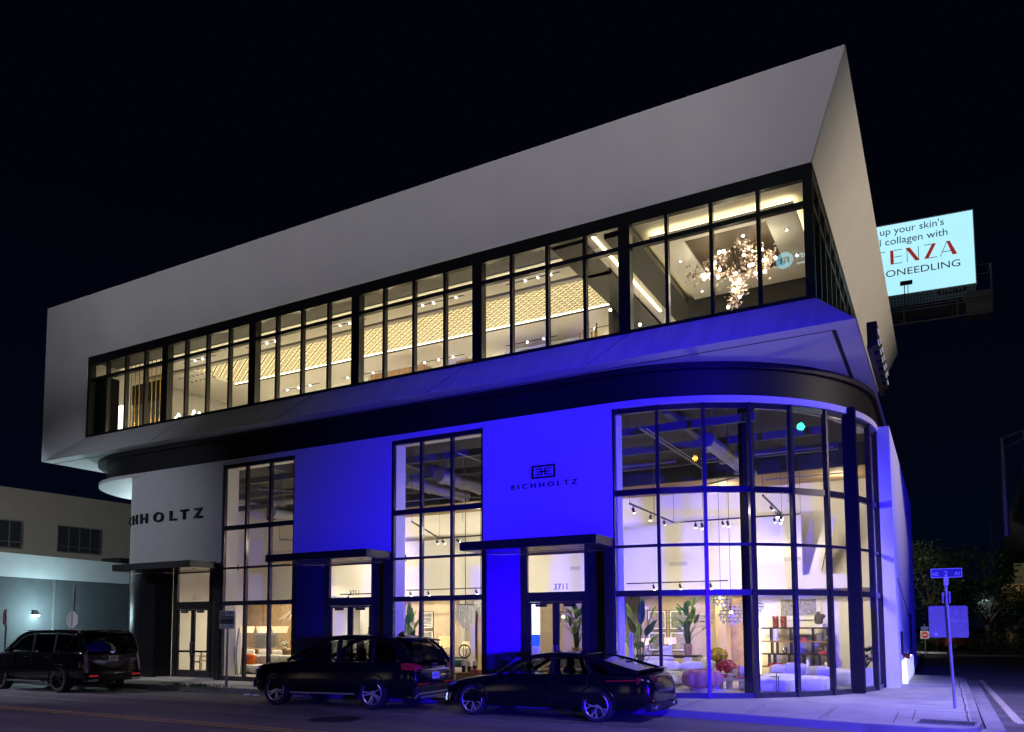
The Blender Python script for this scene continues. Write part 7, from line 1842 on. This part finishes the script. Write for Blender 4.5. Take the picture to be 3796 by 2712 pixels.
o = MB().box(-1.9, 0.1, 56.4, 56.5, 0.1, 0.22).build('kerb', M_('plate_white'), None); struct(o)
t = thing('no_entry_sign', 'small red no entry sign with a blue plate, beyond the side wall', 'sign', (-1.06, 55, 0))
MB().tube([(0, 0, 0), (0, 0, 1.95)], 0.03, 8).build('post', GP, t)
pn = MB().box(-0.24, 0.24, -0.04, -0.03, 1.06, 1.54).build('panel', M_('plate_white'), t)
MB().lathe([(0.21, -0.046), (0.21, -0.041)], (0, 0, 1.30), 24, axis='y').build('disc', mat('no_entry_red', (0.6, 0.02, 0.04), 0.5), pn); MB().box(-0.14, 0.14, -0.05, -0.047, 1.27, 1.33).build('bar', M_('plate_white'), pn)
MB().box(-0.2, 0.22, -0.04, -0.03, 1.62, 1.80).build('blue_plate', mat('plate_blue', (0.05, 0.07, 0.4), 0.5), t)
spot('street_lamp_far', (-3.0, 49, 5), (-1.0, 55, 1.3), 160, (0.6, 0.6, 1.0), 50, 0.8, 0.2)

# ================================================================== across the street, behind the camera (seen in the panes and the car paint)
ac = thing('shopfront_row', 'dark shop row across the street with lit windows, seen only as reflections in the glass', 'building', (0, 0, 0))
MB().box(-60, 40, -17, -14, 0, 8.5).build('wall', mat('dark_render', (0.02, 0.02, 0.022), 0.9), ac)
SG = mat('shop_glow', (0.8, 0.8, 0.8), 0.5, emit=(1.0, 0.86, 0.6), es=0.9); SC = mat('shop_glow_cool', (0.8, 0.8, 0.8), 0.5, emit=(0.6, 0.85, 1.0), es=0.7)
for k, (x, w, z0, z1) in enumerate(((-46, 3, 0.4, 2.8), (-37, 2.4, 0.4, 2.8), (-29, 3.6, 0.5, 2.9), (-20, 2.0, 0.4, 2.6), (-12.5, 3.2, 0.4, 2.8), (-4, 2.2, 0.4, 2.6), (5, 3.4, 0.4, 2.8), (16, 2.4, 0.4, 2.8))):
    w_ = MB().box(x, x + w, -13.99, -13.95, z0, z1).build('shop_window', SG if k % 3 else SC, ac)
    m = MB()
    for j in range(4): m.box(x + w * j / 3 - 0.04, x + w * j / 3 + 0.04, -13.945, -13.9, z0, z1)
    m.build('frame', M_('black_metal'), w_)

tw = thing('office_tower', 'dark tower across the street whose lit roof sign mirrors in the upper panes', 'building', (0, 0, 0))
MB().box(-24, 8, -34, -17.2, 0, 26.0).build('wall', M_('dark_render'), tw)
rs = sub('roof_sign', tw); SGN = mat('sign_cyan', (0.5, 0.8, 0.9), 0.5, emit=(0.22, 0.78, 1.0), es=16)
MB().box(-11, -5, -17.1, -17.0, 26.3, 28.2).build('board', M_('black_metal'), rs)
m = MB(); m.box(-10.6, -10.4, -17.3, -17.1, 26, 28); m.box(-5.6, -5.4, -17.3, -17.1, 26, 28); m.build('strut', M_('black_metal'), rs)
MB().lathe([(0.58, -16.98), (0.58, -16.9)], (-8.75, 0, 27.35), 28, axis='y').build('sign_disc', SGN, rs)
text('sign_letter', 'm', -8.42, -16.88, 27.12, 0.42, M_('black_metal'), rs, depth=0.01, rot=PI, width=0.62, bold=0.02)
text('sign_letters', 'oni', -7.15, -16.95, 27.25, 0.48, mat('sign_pale', (0.8, 0.9, 0.9), 0.5, emit=(0.6, 0.9, 1.0), es=14), rs, depth=0.01, rot=PI, width=0.85, bold=0.02)
m = MB(); m.box(-7.95, -7.2, -16.95, -16.93, 26.88, 26.98); m.build('sign_line', M_('sign_pale'), rs)
t = thing('signal_lamp', 'hanging signal with a green lens, mirrored in the upper bay panes', 'traffic light', (10.6, 22.55, 10.4))
MB().box(-0.02, 0.3, -0.2, 0.2, -0.5, 0.5).build('housing', M_('black_metal'), t, bevel=0.03); MB().ball((-0.06, 0, 0), 0.17, 12, 8).build('lens', mat('signal_green', (0.1, 0.8, 0.5), 0.4, emit=(0.05, 1.0, 0.55), es=90), t); MB().tube([(0.15, 0, 0.5), (0.15, 0, 1.2), (6, 0, 1.2), (6, 0, -10.4)], 0.08, 8).build('mast_arm', M_('galvanised'), t)
t = thing('street_lamp', 'amber street lamp behind the camera, mirrored in the rounded panes', 'street lamp', (1.9, 1.3, 10.35), 0, None)
MB().ball((0, 0, 0), 0.14, 12, 8).build('lens', mat('lamp_amber', (0.9, 0.6, 0.2), 0.4, emit=(1.0, 0.55, 0.08), es=90), t); MB().tube([(0, 0, 0.14), (0, 0, 0.25), (2.5, -2, 0.25), (2.5, -2, -10.35)], 0.07, 8).build('pole', M_('galvanised'), t)
